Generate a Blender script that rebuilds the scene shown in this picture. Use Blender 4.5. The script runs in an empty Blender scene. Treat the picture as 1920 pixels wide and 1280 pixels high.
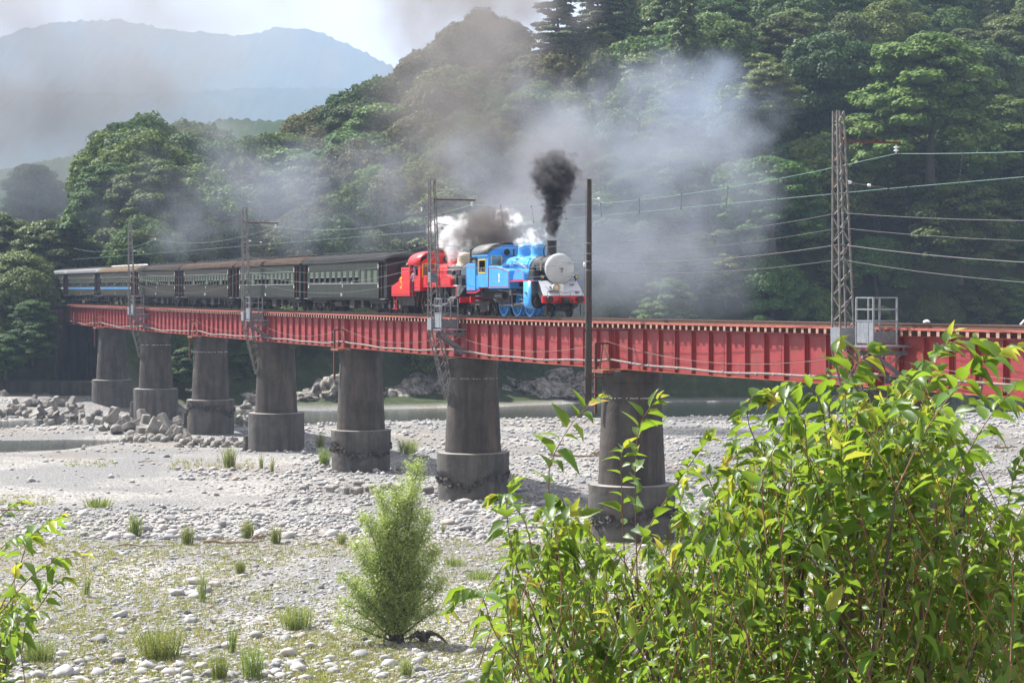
import bpy, math, random
import numpy as np
from mathutils import Vector, Matrix, noise as mnoise
R = math.radians
C = bpy.context.scene.collection
scene = bpy.context.scene
# ------------------------------------------------------------------ camera
F = 3950.0                      # focal length in photo pixels (1920 wide)
CAMZ = 12.0
cd = bpy.data.cameras.new('camera'); cam = bpy.data.objects.new('camera', cd); C.objects.link(cam)
cam.location = (0, 0, CAMZ); cam.rotation_euler = (R(90), 0, 0)
cd.sensor_width = 36.0; cd.lens = F / 1920 * 36.0
cd.shift_y = -90 / 1920.0
cd.clip_start = 0.3; cd.clip_end = 20000
scene.camera = cam
# ------------------------------------------------------------------ light
SUN = Vector((-0.694, 0.479, 1.02)).normalized()
sun_el = math.asin(SUN.z); sun_az = math.atan2(SUN.x, SUN.y)
sd = bpy.data.lights.new('sun', 'SUN'); sd.energy = 5.0; sd.angle = R(0.6); sd.color = (1.0, 0.97, 0.925)
so = bpy.data.objects.new('sun', sd); C.objects.link(so)
so.rotation_euler = SUN.to_track_quat('Z', 'Y').to_euler(); so.location = (-60, 60, 120)
w = bpy.data.worlds.new('World'); scene.world = w; w.use_nodes = True
nt = w.node_tree; nt.nodes.clear()
out = nt.nodes.new('ShaderNodeOutputWorld'); bg = nt.nodes.new('ShaderNodeBackground')
sky = nt.nodes.new('ShaderNodeTexSky'); sky.sky_type = 'NISHITA'; sky.sun_disc = False
sky.sun_elevation = sun_el; sky.sun_rotation = sun_az; sky.dust_density = 2.2; sky.air_density = 1.0
# thin bright summer cloud over the blue
tc = nt.nodes.new('ShaderNodeTexCoord'); mp = nt.nodes.new('ShaderNodeMapping'); mp.inputs['Scale'].default_value = (2.2, 2.2, 6)
no = nt.nodes.new('ShaderNodeTexNoise'); no.inputs['Scale'].default_value = 1.6; no.inputs['Detail'].default_value = 6; no.inputs['Roughness'].default_value = 0.55
rp = nt.nodes.new('ShaderNodeValToRGB'); rp.color_ramp.elements[0].position = 0.22; rp.color_ramp.elements[1].position = 0.62
rp.color_ramp.elements[0].color = (0.62, 0.62, 0.62, 1); rp.color_ramp.elements[1].color = (1, 1, 1, 1)
mx = nt.nodes.new('ShaderNodeMix'); mx.data_type = 'RGBA'
nt.links.new(tc.outputs['Generated'], mp.inputs['Vector']); nt.links.new(mp.outputs[0], no.inputs['Vector'])
nt.links.new(no.outputs['Fac'], rp.inputs['Fac']); nt.links.new(rp.outputs['Color'], mx.inputs[0])
nt.links.new(sky.outputs[0], mx.inputs[6]); mx.inputs[7].default_value = (6.3, 6.2, 6.5, 1)
nt.links.new(mx.outputs[2], bg.inputs['Color']); bg.inputs['Strength'].default_value = 0.060
nt.links.new(bg.outputs[0], out.inputs['Surface'])
vs = scene.view_settings
vs.view_transform = 'Standard'; vs.look = 'None'; vs.exposure = 1.32; vs.gamma = 1.0; vs.use_curve_mapping = False
cy = scene.cycles
cy.use_denoising = True
cy.max_bounces = 6; cy.diffuse_bounces = 3; cy.glossy_bounces = 2; cy.transmission_bounces = 3
cy.transparent_max_bounces = 8; cy.volume_bounces = 2
cy.volume_step_rate = 1.0; cy.volume_max_steps = 96
cy.use_adaptive_sampling = True; cy.adaptive_threshold = 0.01
scene.render.film_transparent = False

# ------------------------------------------------------------------ helpers
def W(x, y, Y):                 # photo pixel + distance -> point
    return Vector(((x - 960) / F * Y, Y, CAMZ + (550 - y) / F * Y))
def tag(o, label=None, cat=None, group=None, kind=None):
    if label: o['label'] = label
    if cat: o['category'] = cat
    if group: o['group'] = group
    if kind: o['kind'] = kind
    return o
def empty(name, loc=(0, 0, 0), rz=0.0):
    o = bpy.data.objects.new(name, None); C.objects.link(o)
    o.location = loc; o.rotation_euler = (0, 0, rz); o.empty_display_size = 0.3
    return o
def copy_tree(o, parent=None):
    c = o.copy(); C.objects.link(c)
    if parent is not None: c.parent = parent
    for ch in KIDS.get(o.name, []):
        copy_tree(ch, c)
    return c
KIDS = {}
class MB:
    def __init__(s): s.v = []; s.f = []; s.m = []
    def add(s, vs_, fs, mi=0, M=None):
        n = len(s.v)
        s.v += [tuple(M @ Vector(p)) if M is not None else tuple(p) for p in vs_]
        s.f += [tuple(i + n for i in f) for f in fs]; s.m += [mi] * len(fs)
        return s
    def box(s, x0, x1, y0, y1, z0, z1, mi=0, M=None):
        v = [(x0, y0, z0), (x1, y0, z0), (x1, y1, z0), (x0, y1, z0), (x0, y0, z1), (x1, y0, z1), (x1, y1, z1), (x0, y1, z1)]
        f = [(0, 3, 2, 1), (4, 5, 6, 7), (0, 1, 5, 4), (1, 2, 6, 5), (2, 3, 7, 6), (3, 0, 4, 7)]
        return s.add(v, f, mi, M)
    def bar(s, p0, p1, a, b=None, mi=0, up=(0, 0, 1)):      # rectangular bar between two points
        b = a if b is None else b
        p0 = Vector(p0); p1 = Vector(p1); d = (p1 - p0)
        if d.length < 1e-6: return s
        dn = d.normalized(); u = Vector(up)
        if abs(dn.dot(u)) > 0.98: u = Vector((1, 0, 0))
        sx = dn.cross(u).normalized() * a / 2; sy = sx.cross(dn).normalized() * b / 2
        v = [p0 - sx - sy, p0 + sx - sy, p0 + sx + sy, p0 - sx + sy, p1 - sx - sy, p1 + sx - sy, p1 + sx + sy, p1 - sx + sy]
        f = [(0, 3, 2, 1), (4, 5, 6, 7), (0, 1, 5, 4), (1, 2, 6, 5), (2, 3, 7, 6), (3, 0, 4, 7)]
        return s.add(v, f, mi)
    def cyl(s, p0, p1, r0, r1=None, n=12, cap=True, mi=0, sc=None):
        r1 = r0 if r1 is None else r1
        p0 = Vector(p0); p1 = Vector(p1); d = (p1 - p0).normalized()
        u = Vector((0, 0, 1)) if abs(d.z) < 0.95 else Vector((0, 1, 0))
        a = d.cross(u).normalized(); b = d.cross(a).normalized()
        v = []
        for p, r in ((p0, r0), (p1, r1)):
            for i in range(n):
                t = 2 * math.pi * i / n; v.append(p + a * (r * math.cos(t)) + b * (r * math.sin(t)))
        f = [(i, i + n, (i + 1) % n + n, (i + 1) % n) for i in range(n)]
        if cap: f += [tuple(range(n)), tuple(range(2 * n - 1, n - 1, -1))]
        return s.add(v, f, mi)
    def tube(s, pts, r, n=6, mi=0, cap=True):
        pts = [Vector(p) for p in pts]; N = len(pts); v = []
        prev = None
        for k, p in enumerate(pts):
            d = (pts[min(k + 1, N - 1)] - pts[max(k - 1, 0)]).normalized()
            if prev is None:
                u = Vector((0, 0, 1)) if abs(d.z) < 0.9 else Vector((1, 0, 0))
                a = d.cross(u).normalized()
            else:
                a = (prev - d * prev.dot(d)).normalized()
            prev = a; b = d.cross(a)
            rr = r[k] if hasattr(r, '__len__') else r
            for i in range(n):
                t = 2 * math.pi * i / n; v.append(p + a * (rr * math.cos(t)) + b * (rr * math.sin(t)))
        f = []
        for k in range(N - 1):
            for i in range(n):
                j = (i + 1) % n; f.append((k * n + i, k * n + j, (k + 1) * n + j, (k + 1) * n + i))
        if cap: f += [tuple(range(n - 1, -1, -1)), tuple((N - 1) * n + i for i in range(n))]
        return s.add(v, f, mi)
    def lathe(s, prof, n=24, M=None, mi=0, cap=True):      # prof = [(r, z)...]
        v = []; f = []
        for r, z in prof:
            for i in range(n):
                t = 2 * math.pi * i / n; v.append((r * math.cos(t), r * math.sin(t), z))
        for k in range(len(prof) - 1):
            for i in range(n):
                j = (i + 1) % n; f.append((k * n + i, k * n + j, (k + 1) * n + j, (k + 1) * n + i))
        if cap: f += [tuple(range(n - 1, -1, -1)), tuple((len(prof) - 1) * n + i for i in range(n))]
        return s.add(v, f, mi, M)
    def prism(s, poly, y0, y1, mi=0, M=None):               # polygon in x,z extruded along y
        n = len(poly)
        v = [(x, y0, z) for x, z in poly] + [(x, y1, z) for x, z in poly]
        f = [(i, (i + 1) % n, (i + 1) % n + n, i + n) for i in range(n)] + [tuple(range(n - 1, -1, -1)), tuple(range(n, 2 * n))]
        return s.add(v, f, mi, M)
    def mesh(s, name, mats, smooth=False, auto=None):
        me = bpy.data.meshes.new(name); me.from_pydata(s.v, [], s.f)
        for m in (mats if isinstance(mats, (list, tuple)) else [mats]): me.materials.append(m)
        if any(s.m): me.polygons.foreach_set('material_index', s.m)
        if smooth: me.polygons.foreach_set('use_smooth', [True] * len(me.polygons))
        me.update()
        if smooth and auto: 
            try: me.set_sharp_from_angle(angle=R(auto))
            except Exception: pass
        return me
    def build(s, name, mats, parent=None, smooth=False, auto=40, bevel=0):
        o = bpy.data.objects.new(name, s.mesh(name, mats, smooth, auto)); C.objects.link(o)
        if parent is not None:
            o.parent = parent; KIDS.setdefault(parent.name, []).append(o)
        if bevel:
            b = o.modifiers.new('bevel', 'BEVEL'); b.width = bevel; b.segments = 1; b.limit_method = 'ANGLE'
        return o
def link(name, me, parent=None, loc=None, rot=None, scale=None):
    o = bpy.data.objects.new(name, me); C.objects.link(o)
    if parent is not None: o.parent = parent; KIDS.setdefault(parent.name, []).append(o)
    if loc is not None: o.location = loc
    if rot is not None: o.rotation_euler = rot
    if scale is not None: o.scale = scale
    return o
def np_mesh(name, verts, faces, mats, smooth=False, mi=None):
    verts = np.ascontiguousarray(verts, dtype=np.float32); faces = np.ascontiguousarray(faces, dtype=np.int32)
    k = faces.shape[1]; nf = len(faces)
    me = bpy.data.meshes.new(name)
    me.vertices.add(len(verts)); me.vertices.foreach_set('co', verts.ravel())
    me.loops.add(nf * k); me.loops.foreach_set('vertex_index', faces.ravel())
    me.polygons.add(nf); me.polygons.foreach_set('loop_start', np.arange(0, nf * k, k, dtype=np.int32))
    for m in (mats if isinstance(mats, (list, tuple)) else [mats]): me.materials.append(m)
    if mi is not None: me.polygons.foreach_set('material_index', np.asarray(mi, dtype=np.int32))
    if smooth: me.polygons.foreach_set('use_smooth', np.ones(nf, dtype=bool))
    me.update(calc_edges=True)
    return me
# ---- materials
def nodes(m):
    m.use_nodes = True; t = m.node_tree; b = t.nodes['Principled BSDF']; return t, b, t.nodes['Material Output']
def N(t, kind, **kw):
    n = t.nodes.new('ShaderNode' + kind)
    for k, v in kw.items():
        if k in n.inputs.keys(): n.inputs[k].default_value = v
        else: setattr(n, k, v)
    return n
def ramp(t, fac, stops):
    r = t.nodes.new('ShaderNodeValToRGB'); e = r.color_ramp.elements
    while len(e) > len(stops): e.remove(e[-1])
    while len(e) < len(stops): e.new(0.5)
    for el, (p, c) in zip(e, stops):
        el.position = p; el.color = (c[0], c[1], c[2], 1) if len(c) == 3 else c
    t.links.new(fac, r.inputs['Fac']); return r.outputs['Color']
def mixc(t, fac, a, b, mode='MIX'):
    m = t.nodes.new('ShaderNodeMix'); m.data_type = 'RGBA'; m.blend_type = mode
    for s, v in ((m.inputs[0], fac), (m.inputs[6], a), (m.inputs[7], b)):
        if isinstance(v, (int, float)): s.default_value = v
        elif isinstance(v, (tuple, list)): s.default_value = (*v[:3], 1)
        else: t.links.new(v, s)
    return m.outputs[2]
def mathn(t, op, a, b=0.0, c=None, clamp=False):
    m = t.nodes.new('ShaderNodeMath'); m.operation = op; m.use_clamp = clamp
    for s, v in zip(m.inputs, (a, b, c)):
        if v is None: continue
        if isinstance(v, (int, float)): s.default_value = v
        else: t.links.new(v, s)
    return m.outputs[0]
def noise_(t, scale, detail=5, rough=0.55, coord=None, sc=None):
    co = t.nodes.new('ShaderNodeNewGeometry').outputs['Position'] if coord is None else coord
    if sc is not None:
        mp_ = t.nodes.new('ShaderNodeMapping'); mp_.inputs['Scale'].default_value = sc; t.links.new(co, mp_.inputs['Vector']); co = mp_.outputs[0]
    n = N(t, 'TexNoise', Scale=scale, Detail=detail, Roughness=rough); t.links.new(co, n.inputs['Vector'])
    return n.outputs['Fac']
def mat(name, c, rough=0.6, metal=0.0, c2=None, scale=3.0, sc=None, bump=0.0, bscale=20.0, spec=0.5, lo=0.35, hi=0.65, dirt=None, dscale=0.8, demph=(0.5, 0.7)):
    m = bpy.data.materials.new(name); t, b, o = nodes(m)
    b.inputs['Roughness'].default_value = rough; b.inputs['Metallic'].default_value = metal
    b.inputs['Specular IOR Level'].default_value = spec
    col = None
    if c2 is not None:
        col = ramp(t, noise_(t, scale, 6, 0.6, sc=sc), [(lo, c), (hi, c2)])
    if dirt is not None:
        f = ramp(t, noise_(t, dscale, 8, 0.7, sc=(1, 1, 0.35)), [(demph[0], (0, 0, 0)), (demph[1], (1, 1, 1))])
        col = mixc(t, f, col if col is not None else c, dirt)
    if col is not None: t.links.new(col, b.inputs['Base Color'])
    else: b.inputs['Base Color'].default_value = (*c, 1)
    if bump:
        bp = N(t, 'Bump', Strength=bump, Distance=0.05); t.links.new(noise_(t, bscale, 6, 0.6), bp.inputs['Height']); t.links.new(bp.outputs[0], b.inputs['Normal'])
    return m
def leafmat(name, c1, c2, trans=0.35, tcol=None, rough=0.5, obj_var=0.25, spec=0.4, c3=None, gloss=0.0):
    m = bpy.data.materials.new(name); t, b, o = nodes(m)
    g = t.nodes.new('ShaderNodeNewGeometry'); ri = g.outputs['Random Per Island']
    stops = [(0.0, c1), (0.85, c2)] + ([(1.0, c3)] if c3 else [])
    col = ramp(t, ri, stops)
    oi = t.nodes.new('ShaderNodeObjectInfo')
    hv = N(t, 'HueSaturation'); t.links.new(col, hv.inputs['Color'])
    t.links.new(mathn(t, 'MULTIPLY_ADD', oi.outputs['Random'], obj_var * 0.16, 0.5 - obj_var * 0.08), hv.inputs['Hue'])
    t.links.new(mathn(t, 'MULTIPLY_ADD', mathn(t, 'FRACT', mathn(t, 'MULTIPLY', oi.outputs['Random'], 7.31)), obj_var * 1.6, 1.0 - obj_var * 0.8), hv.inputs['Value'])
    t.links.new(hv.outputs[0], b.inputs['Base Color'])
    b.inputs['Roughness'].default_value = rough; b.inputs['Specular IOR Level'].default_value = spec
    tr = N(t, 'BsdfTranslucent')
    if tcol: t.links.new(mixc(t, 0.75, hv.outputs[0], tcol), tr.inputs['Color'])
    else: t.links.new(hv.outputs[0], tr.inputs['Color'])
    mxs = t.nodes.new('ShaderNodeMixShader'); mxs.inputs[0].default_value = trans
    t.links.new(b.outputs[0], mxs.inputs[1]); t.links.new(tr.outputs[0], mxs.inputs[2]); t.links.new(mxs.outputs[0], o.inputs['Surface'])
    return m
# ------------------------------------------------------------------ bridge axis
def CP(S, off=0.0, z=0.0):      # point at distance S along the track, off metres to the far side
    a = off + 0.9
    return Vector((45.58 - 0.3673 * S + a * 0.9301, 0.9301 * S + a * 0.3673, z))
def S_at(x, off=-0.9):
    k = (x - 960) / F; a = off + 0.9
    return (45.58 + 0.9301 * a - 0.3673 * k * a) / (0.3673 + 0.9301 * k)
TZ = math.atan2(-0.9301, 0.3673)
def ZR(S):                      # rail level
    Y = S * 0.9301
    return 12 + float(np.interp(Y, [60, 72, 84, 102.7, 123, 144, 164, 184, 227, 260], [-1.06, -1.10, -1.155, -1.235, -1.275, -1.27, -1.27, -1.25, -1.16, -1.1]))
JX = [127, 194, 275, 376, 497, 653, 860, 1153, 1645]
JS = [S_at(x) for x in JX]; JS.append(JS[-1] - 23.5)
# ------------------------------------------------------------------ river bed levels
ZW = -0.8
def yY(y, z): return (CAMZ - z) * F / (y - 550)
def curve(pts): 
    xs = [p[0] for p in pts]; Ys = [yY(p[1], ZW) for p in pts]
    return lambda x: np.interp(x, xs, Ys)
main_near = curve([(-300, 805), (0, 803), (100, 797), (180, 795), (340, 800), (460, 800), (600, 795), (750, 790), (1000, 784), (1300, 781), (1600, 776), (2200, 768)])
main_far = curve([(-300, 790), (0, 789), (180, 783), (250, 777), (340, 770), (450, 768), (600, 770), (760, 766), (930, 762), (1100, 755), (1400, 752), (1900, 742), (2200, 738)])
pool_near = curve([(-300, 852), (0, 848), (120, 843), (235, 827), (300, 826)])
pool_far = curve([(-300, 830), (0, 826), (120, 824), (235, 825), (300, 826)])
SILX = [-400, -100, 0, 60, 110, 150, 200, 290, 370, 430, 520, 600, 680, 750, 790, 830, 900, 960, 1010, 1100, 1300, 2400]
SILY = [500, 470, 470, 480, 470, 410, 300, 235, 245, 285, 265, 205, 180, 150, 110, 60, 28, 10, -20, -110, -260, -330]
def crest(x):                   # terrain height of the hill crest (below the tree tops)
    return 12 + (550 - np.interp(x, SILX, SILY)) / F * 330 - 12.5
def fbm(X, Y, s, seed=0.0):
    X = np.asarray(X, float) * s; Y = np.asarray(Y, float) * s; r = np.zeros_like(X); a = 1.0
    rs = np.random.RandomState(int(seed * 10) + 5)
    for o_ in range(4):
        for q in range(3):
            th = rs.uniform(0, 6.283); ph = rs.uniform(0, 6.283)
            r = r + a * np.sin((X * math.cos(th) + Y * math.sin(th)) * 2 ** o_ + ph + 1.3 * np.sin(X * 0.7 * 2 ** o_ + th))
        a *= 0.5
    return r / 4.0
def ground_z(X, Y):
    X = np.asarray(X, float); Y = np.asarray(Y, float)
    x = X / np.maximum(Y, 1) * F + 960
    n = fbm(X, Y, 0.09, 1) * 0.16 + fbm(X, Y, 0.5, 2) * 0.035
    z = n + np.interp(Y, [0, 40, 60, 90, 150, 200], [0.6, 0.25, 0.05, 0, -0.05, -0.35])
    nr, fr = main_near(x), main_far(x)
    d1 = Y - nr; d2 = fr - Y; inside = np.minimum(d1, d2)
    z = np.where(Y > nr - 14, np.minimum(z, ZW + np.clip(-d1 * 0.055, -1.3, 3)), z)
    z = np.where(inside > 0, ZW - np.clip(inside * 0.15, 0, 1.2), z)
    pn, pf = pool_near(x), pool_far(x); pin = np.minimum(Y - pn, pf - Y)
    wpool = np.clip((300 - x) / 60, 0, 1)
    dist = np.maximum(pn - Y, Y - pf)
    zp = np.where(pin > 0, ZW - np.clip(pin * 0.12, 0, 0.6), ZW + dist * 0.06)
    z = np.where((wpool > 0) & (dist < 12), np.minimum(z, zp * wpool + z * (1 - wpool)), z)
    # hill beyond the river
    d = Y - fr
    rise = crest(x) + 0.8
    slope = np.interp(x, [-400, 120, 400, 700, 1000, 2000], [0.9, 0.9, 0.8, 0.8, 0.95, 1.0])
    bank = np.interp(x, [-400, 98, 110, 192, 212, 330, 600, 1000, 1250, 1400, 2400], [12, 11, 36, 36, 8, 10, 12, 12, 4, 2, 2])
    dd = np.clip(d - bank, 0, None)
    h = np.minimum(np.clip(d, 0, None) * 0.12, 1.6) + rise * (1 - np.exp(-dd * slope / np.maximum(rise, 4) * 1.15)) + fbm(X, Y, 0.05, 3) * np.clip(dd * 0.05, 0, 1.5)
    z = np.where(d > 0, ZW + h, z)
    return z
def gz(X, Y): return float(ground_z(np.array([X]), np.array([Y]))[0])
_gz0 = ground_z
def ground_z(X, Y):
    z = _gz0(X, Y); X = np.asarray(X, float); Y = np.asarray(Y, float)
    x = X / np.maximum(Y, 1) * F + 960
    m = np.clip((106 - x) / 5, 0, 1) * (Y > 222)
    st = np.where(Y < 236.5, 1.6 + np.clip((Y - 224) / 4, 0, 1) * 0.8 - (Y < 226) * 0.0, np.where(Y < 239.5, 10.15, 10.2 + np.clip(Y - 262, 0, 60) * 0.22))
    st = np.where(Y < 232, 1.0, st)
    # the track bed stays level under the rails
    off = (X - 45.58) * 0.9301 + 0 * Y
    return np.where(m > 0, z * (1 - m) + st * m, z)
# ------------------------------------------------------------------ materials (shared)
M = {}
M['girder'] = mat('girder_red', (0.235, 0.024, 0.027), 0.55, c2=(0.30, 0.034, 0.036), scale=2.0, dirt=(0.20, 0.055, 0.032), dscale=1.9, demph=(0.50, 0.72))
M['girder_rust'] = mat('flange_rust', (0.32, 0.07, 0.03), 0.7, c2=(0.42, 0.13, 0.05), scale=2.5, bump=0.2)
M['rail'] = mat('rail_steel', (0.09, 0.045, 0.03), 0.6, c2=(0.14, 0.07, 0.045), scale=3)
M['railhead'] = mat('rail_head', (0.20, 0.13, 0.09), 0.4, 0.6)
M['guard'] = mat('guard_timber', (0.33, 0.07, 0.045), 0.6, c2=(0.42, 0.11, 0.07), scale=4)
M['tie'] = mat('sleeper_wood', (0.045, 0.024, 0.015), 0.85, c2=(0.09, 0.048, 0.03), scale=9, bump=0.4)
M['tieend'] = mat('sleeper_end', (0.27, 0.15, 0.11), 0.85, c2=(0.42, 0.27, 0.21), scale=14)
M['steel'] = mat('galvanised_steel', (0.20, 0.215, 0.235), 0.5, 0.35, c2=(0.29, 0.305, 0.325), scale=6)
M['steeld'] = mat('dull_steel', (0.14, 0.15, 0.16), 0.55, 0.3, c2=(0.20, 0.21, 0.22), scale=6)
M['mast'] = mat('mast_steel', (0.095, 0.09, 0.086), 0.65, 0.1, c2=(0.19, 0.18, 0.17), scale=5, dirt=(0.22, 0.12, 0.07), dscale=2.6, demph=(0.56, 0.66))
M['rust'] = mat('rusty_iron', (0.14, 0.04, 0.022), 0.8, c2=(0.24, 0.085, 0.04), scale=6)
M['drkrust'] = mat('dark_rust', (0.075, 0.025, 0.02), 0.8, c2=(0.12, 0.045, 0.03), scale=6)
M['pipe'] = mat('pipe_grey', (0.14, 0.125, 0.11), 0.6, c2=(0.22, 0.195, 0.17), scale=4, dirt=(0.17, 0.09, 0.05), dscale=1.5)
M['cable'] = mat('cable', (0.20, 0.12, 0.08), 0.7)
M['wire_g'] = mat('wire_verdigris', (0.13, 0.24, 0.20), 0.7)
M['wire_d'] = mat('wire_dark', (0.07, 0.07, 0.068), 0.6)
M['wood'] = mat('pole_wood', (0.025, 0.018, 0.014), 0.85, c2=(0.075, 0.06, 0.048), scale=3, sc=(6, 6, 0.5), bump=0.5)
M['porc'] = mat('porcelain', (0.75, 0.76, 0.78), 0.25)
M['black'] = mat('black_paint', (0.010, 0.010, 0.011), 0.42, c2=(0.022, 0.021, 0.021), scale=5)
M['under'] = mat('underframe_grime', (0.020, 0.018, 0.017), 0.7, c2=(0.048, 0.042, 0.038), scale=4)
M['blue'] = mat('sky_blue_paint', (0.040, 0.27, 0.66), 0.34, c2=(0.055, 0.33, 0.74), scale=2, dirt=(0.035, 0.13, 0.26), dscale=2.4, demph=(0.56, 0.82))
M['blued'] = mat('blue_wheel_paint', (0.035, 0.25, 0.62), 0.4)
M['red'] = mat('signal_red_paint', (0.55, 0.011, 0.013), 0.35, c2=(0.66, 0.016, 0.017), scale=2, dirt=(0.22, 0.016, 0.015), dscale=2.4, demph=(0.56, 0.82))
M['lining'] = mat('lining_red', (0.42, 0.02, 0.04), 0.4)
M['liningk'] = mat('lining_black', (0.03, 0.008, 0.008), 0.4)
M['yellow'] = mat('yellow_paint', (0.80, 0.52, 0.02), 0.4)
M['cream'] = mat('cream_paint', (0.50, 0.43, 0.31), 0.4)
M['face'] = mat('pale_grey_paint', (0.50, 0.52, 0.52), 0.42, c2=(0.44, 0.455, 0.455), scale=2.5)
M['whitegrey'] = mat('deck_grey_paint', (0.50, 0.51, 0.55), 0.45, c2=(0.56, 0.57, 0.61), scale=3)
M['chrome'] = mat('polished_steel', (0.5, 0.48, 0.46), 0.3, 0.9)
M['brass'] = mat('brass', (0.55, 0.38, 0.16), 0.3, 0.9)
M['rod'] = mat('rod_steel', (0.20, 0.19, 0.185), 0.45, 0.6)
M['lampglass'] = mat('lamp_glass', (0.60, 0.55, 0.42), 0.1, 0.2)
M['white'] = mat('white_enamel', (0.75, 0.75, 0.74), 0.4)
M['roofgrey'] = mat('cab_roof_grey', (0.085, 0.085, 0.085), 0.6, c2=(0.12, 0.12, 0.12), scale=3)
M['green'] = mat('coach_dark_olive', (0.017, 0.021, 0.016), 0.6, spec=0.22, c2=(0.027, 0.032, 0.025), scale=1.6, sc=(1, 1, .5), dirt=(0.034, 0.030, 0.021), dscale=1.1, demph=(0.5, 0.8))
M['olive'] = mat('coach_brown_olive', (0.019, 0.018, 0.012), 0.62, spec=0.2, c2=(0.029, 0.026, 0.018), scale=1.6)
M['coachdark'] = mat('coach_end_black', (0.010, 0.011, 0.012), 0.6)
M['roofA'] = mat('roof_charcoal', (0.015, 0.0145, 0.015), 0.85, spec=0.12, c2=(0.023, 0.022, 0.023), scale=2)
M['roofB'] = mat('roof_rusty_brown', (0.062, 0.038, 0.025), 0.9, spec=0.1, c2=(0.034, 0.023, 0.017), scale=1.2)
M['roofC'] = mat('roof_dark_rust', (0.036, 0.026, 0.020), 0.9, spec=0.1, c2=(0.022, 0.018, 0.015), scale=1.0)
M['roofD'] = mat('roof_tan', (0.13, 0.09, 0.052), 0.85, spec=0.1, c2=(0.085, 0.06, 0.038), scale=1.2)
M['roofE'] = mat('roof_silver', (0.062, 0.065, 0.072), 0.7, 0.0, c2=(0.045, 0.047, 0.053), scale=1.0)
M['stripeb'] = mat('blue_stripe', (0.035, 0.17, 0.36), 0.6)
M['stripew'] = mat('cream_stripe', (0.42, 0.42, 0.38), 0.5)
M['sill'] = mat('window_sill_grey', (0.22, 0.22, 0.21), 0.5)
g = bpy.data.materials.new('window_glass'); t, b, o = nodes(g)
b.inputs['Base Color'].default_value = (0.10, 0.13, 0.11, 1); b.inputs['Roughness'].default_value = 0.06; b.inputs['Specular IOR Level'].default_value = 1.0
M['glass'] = g
M['skin'] = mat('skin', (0.48, 0.27, 0.19), 0.6)
M['hair'] = mat('dark_hair', (0.02, 0.015, 0.012), 0.6)
M['shirt'] = mat('white_shirt', (0.62, 0.63, 0.66), 0.8)
M['navy'] = mat('navy_cloth', (0.03, 0.035, 0.06), 0.8)
M['bluecap'] = mat('blue_cap', (0.07, 0.13, 0.40), 0.7)
def plaid():
    m = bpy.data.materials.new('plaid_cloth'); t, b, o = nodes(m)
    tcn = t.nodes.new('ShaderNodeTexCoord'); ck = N(t, 'TexChecker', Scale=14.0); t.links.new(tcn.outputs['Object'], ck.inputs['Vector'])
    ck.inputs['Color1'].default_value = (0.5, 0.5, 0.55, 1); ck.inputs['Color2'].default_value = (0.25, 0.05, 0.06, 1)
    t.links.new(ck.outputs['Color'], b.inputs['Base Color']); b.inputs['Roughness'].default_value = 0.85
    return m
M['plaid'] = plaid()
# pier concrete: water stains and a paler lime line
def concrete(name, c1, c2, stain=(0.05, 0.045, 0.04)):
    m = bpy.data.materials.new(name); t, b, o = nodes(m)
    b.inputs['Roughness'].default_value = 0.9; b.inputs['Specular IOR Level'].default_value = 0.2
    base = ramp(t, noise_(t, 0.9, 8, 0.65), [(0.3, c1), (0.7, c2)])
    st = ramp(t, noise_(t, 2.2, 6, 0.6, sc=(1, 1, 0.12)), [(0.42, (0, 0, 0)), (0.68, (1, 1, 1))])
    col = mixc(t, mathn(t, 'MULTIPLY', st, 0.75), base, stain)
    rs = ramp(t, noise_(t, 1.3, 5, 0.6, sc=(1, 1, 0.2)), [(0.55, (0, 0, 0)), (0.75, (1, 1, 1))])
    col = mixc(t, mathn(t, 'MULTIPLY', rs, 0.5), col, (0.17, 0.115, 0.08))
    sp = ramp(t, noise_(t, 14, 4, 0.7), [(0.62, (0, 0, 0)), (0.72, (1, 1, 1))])
    col = mixc(t, mathn(t, 'MULTIPLY', sp, 0.35), col, (0.26, 0.25, 0.23))
    t.links.new(col, b.inputs['Base Color'])
    bp = N(t, 'Bump', Strength=0.5, Distance=0.06); t.links.new(noise_(t, 5, 10, 0.7), bp.inputs['Height']); t.links.new(bp.outputs[0], b.inputs['Normal'])
    return m
M['conc'] = concrete('pier_concrete', (0.052, 0.046, 0.041), (0.105, 0.094, 0.083), (0.03, 0.027, 0.025))
M['conc2'] = concrete('collar_concrete', (0.075, 0.070, 0.065), (0.135, 0.127, 0.117), (0.045, 0.042, 0.039))
M['crust'] = mat('broken_concrete', (0.05, 0.046, 0.042), 0.95, c2=(0.13, 0.12, 0.11), scale=4, bump=1.0, bscale=8)
M['lime'] = mat('lime_deposit', (0.42, 0.40, 0.37), 0.9)
M['block'] = mat('block_concrete', (0.17, 0.158, 0.142), 0.9, c2=(0.29, 0.275, 0.25), scale=1.2, bump=0.4, bscale=6, dirt=(0.12, 0.10, 0.08), dscale=0.9)
M['wall'] = concrete('old_wall_masonry', (0.05, 0.045, 0.04), (0.085, 0.078, 0.07), (0.02, 0.02, 0.018))
M['rock'] = mat('bank_rock', (0.09, 0.082, 0.070), 0.9, c2=(0.30, 0.275, 0.24), scale=1.6, bump=1.0, bscale=2.2, dirt=(0.04, 0.037, 0.032), dscale=1.3, lo=.4, hi=.6)
M['drift'] = mat('driftwood', (0.20, 0.14, 0.09), 0.9, c2=(0.34, 0.27, 0.20), scale=5)
M['trunk'] = mat('tree_bark', (0.05, 0.04, 0.03), 0.9, c2=(0.09, 0.075, 0.06), scale=5)
M['twig'] = mat('red_brown_twig', (0.20, 0.085, 0.035), 0.7, c2=(0.12, 0.06, 0.03), scale=6)
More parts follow.
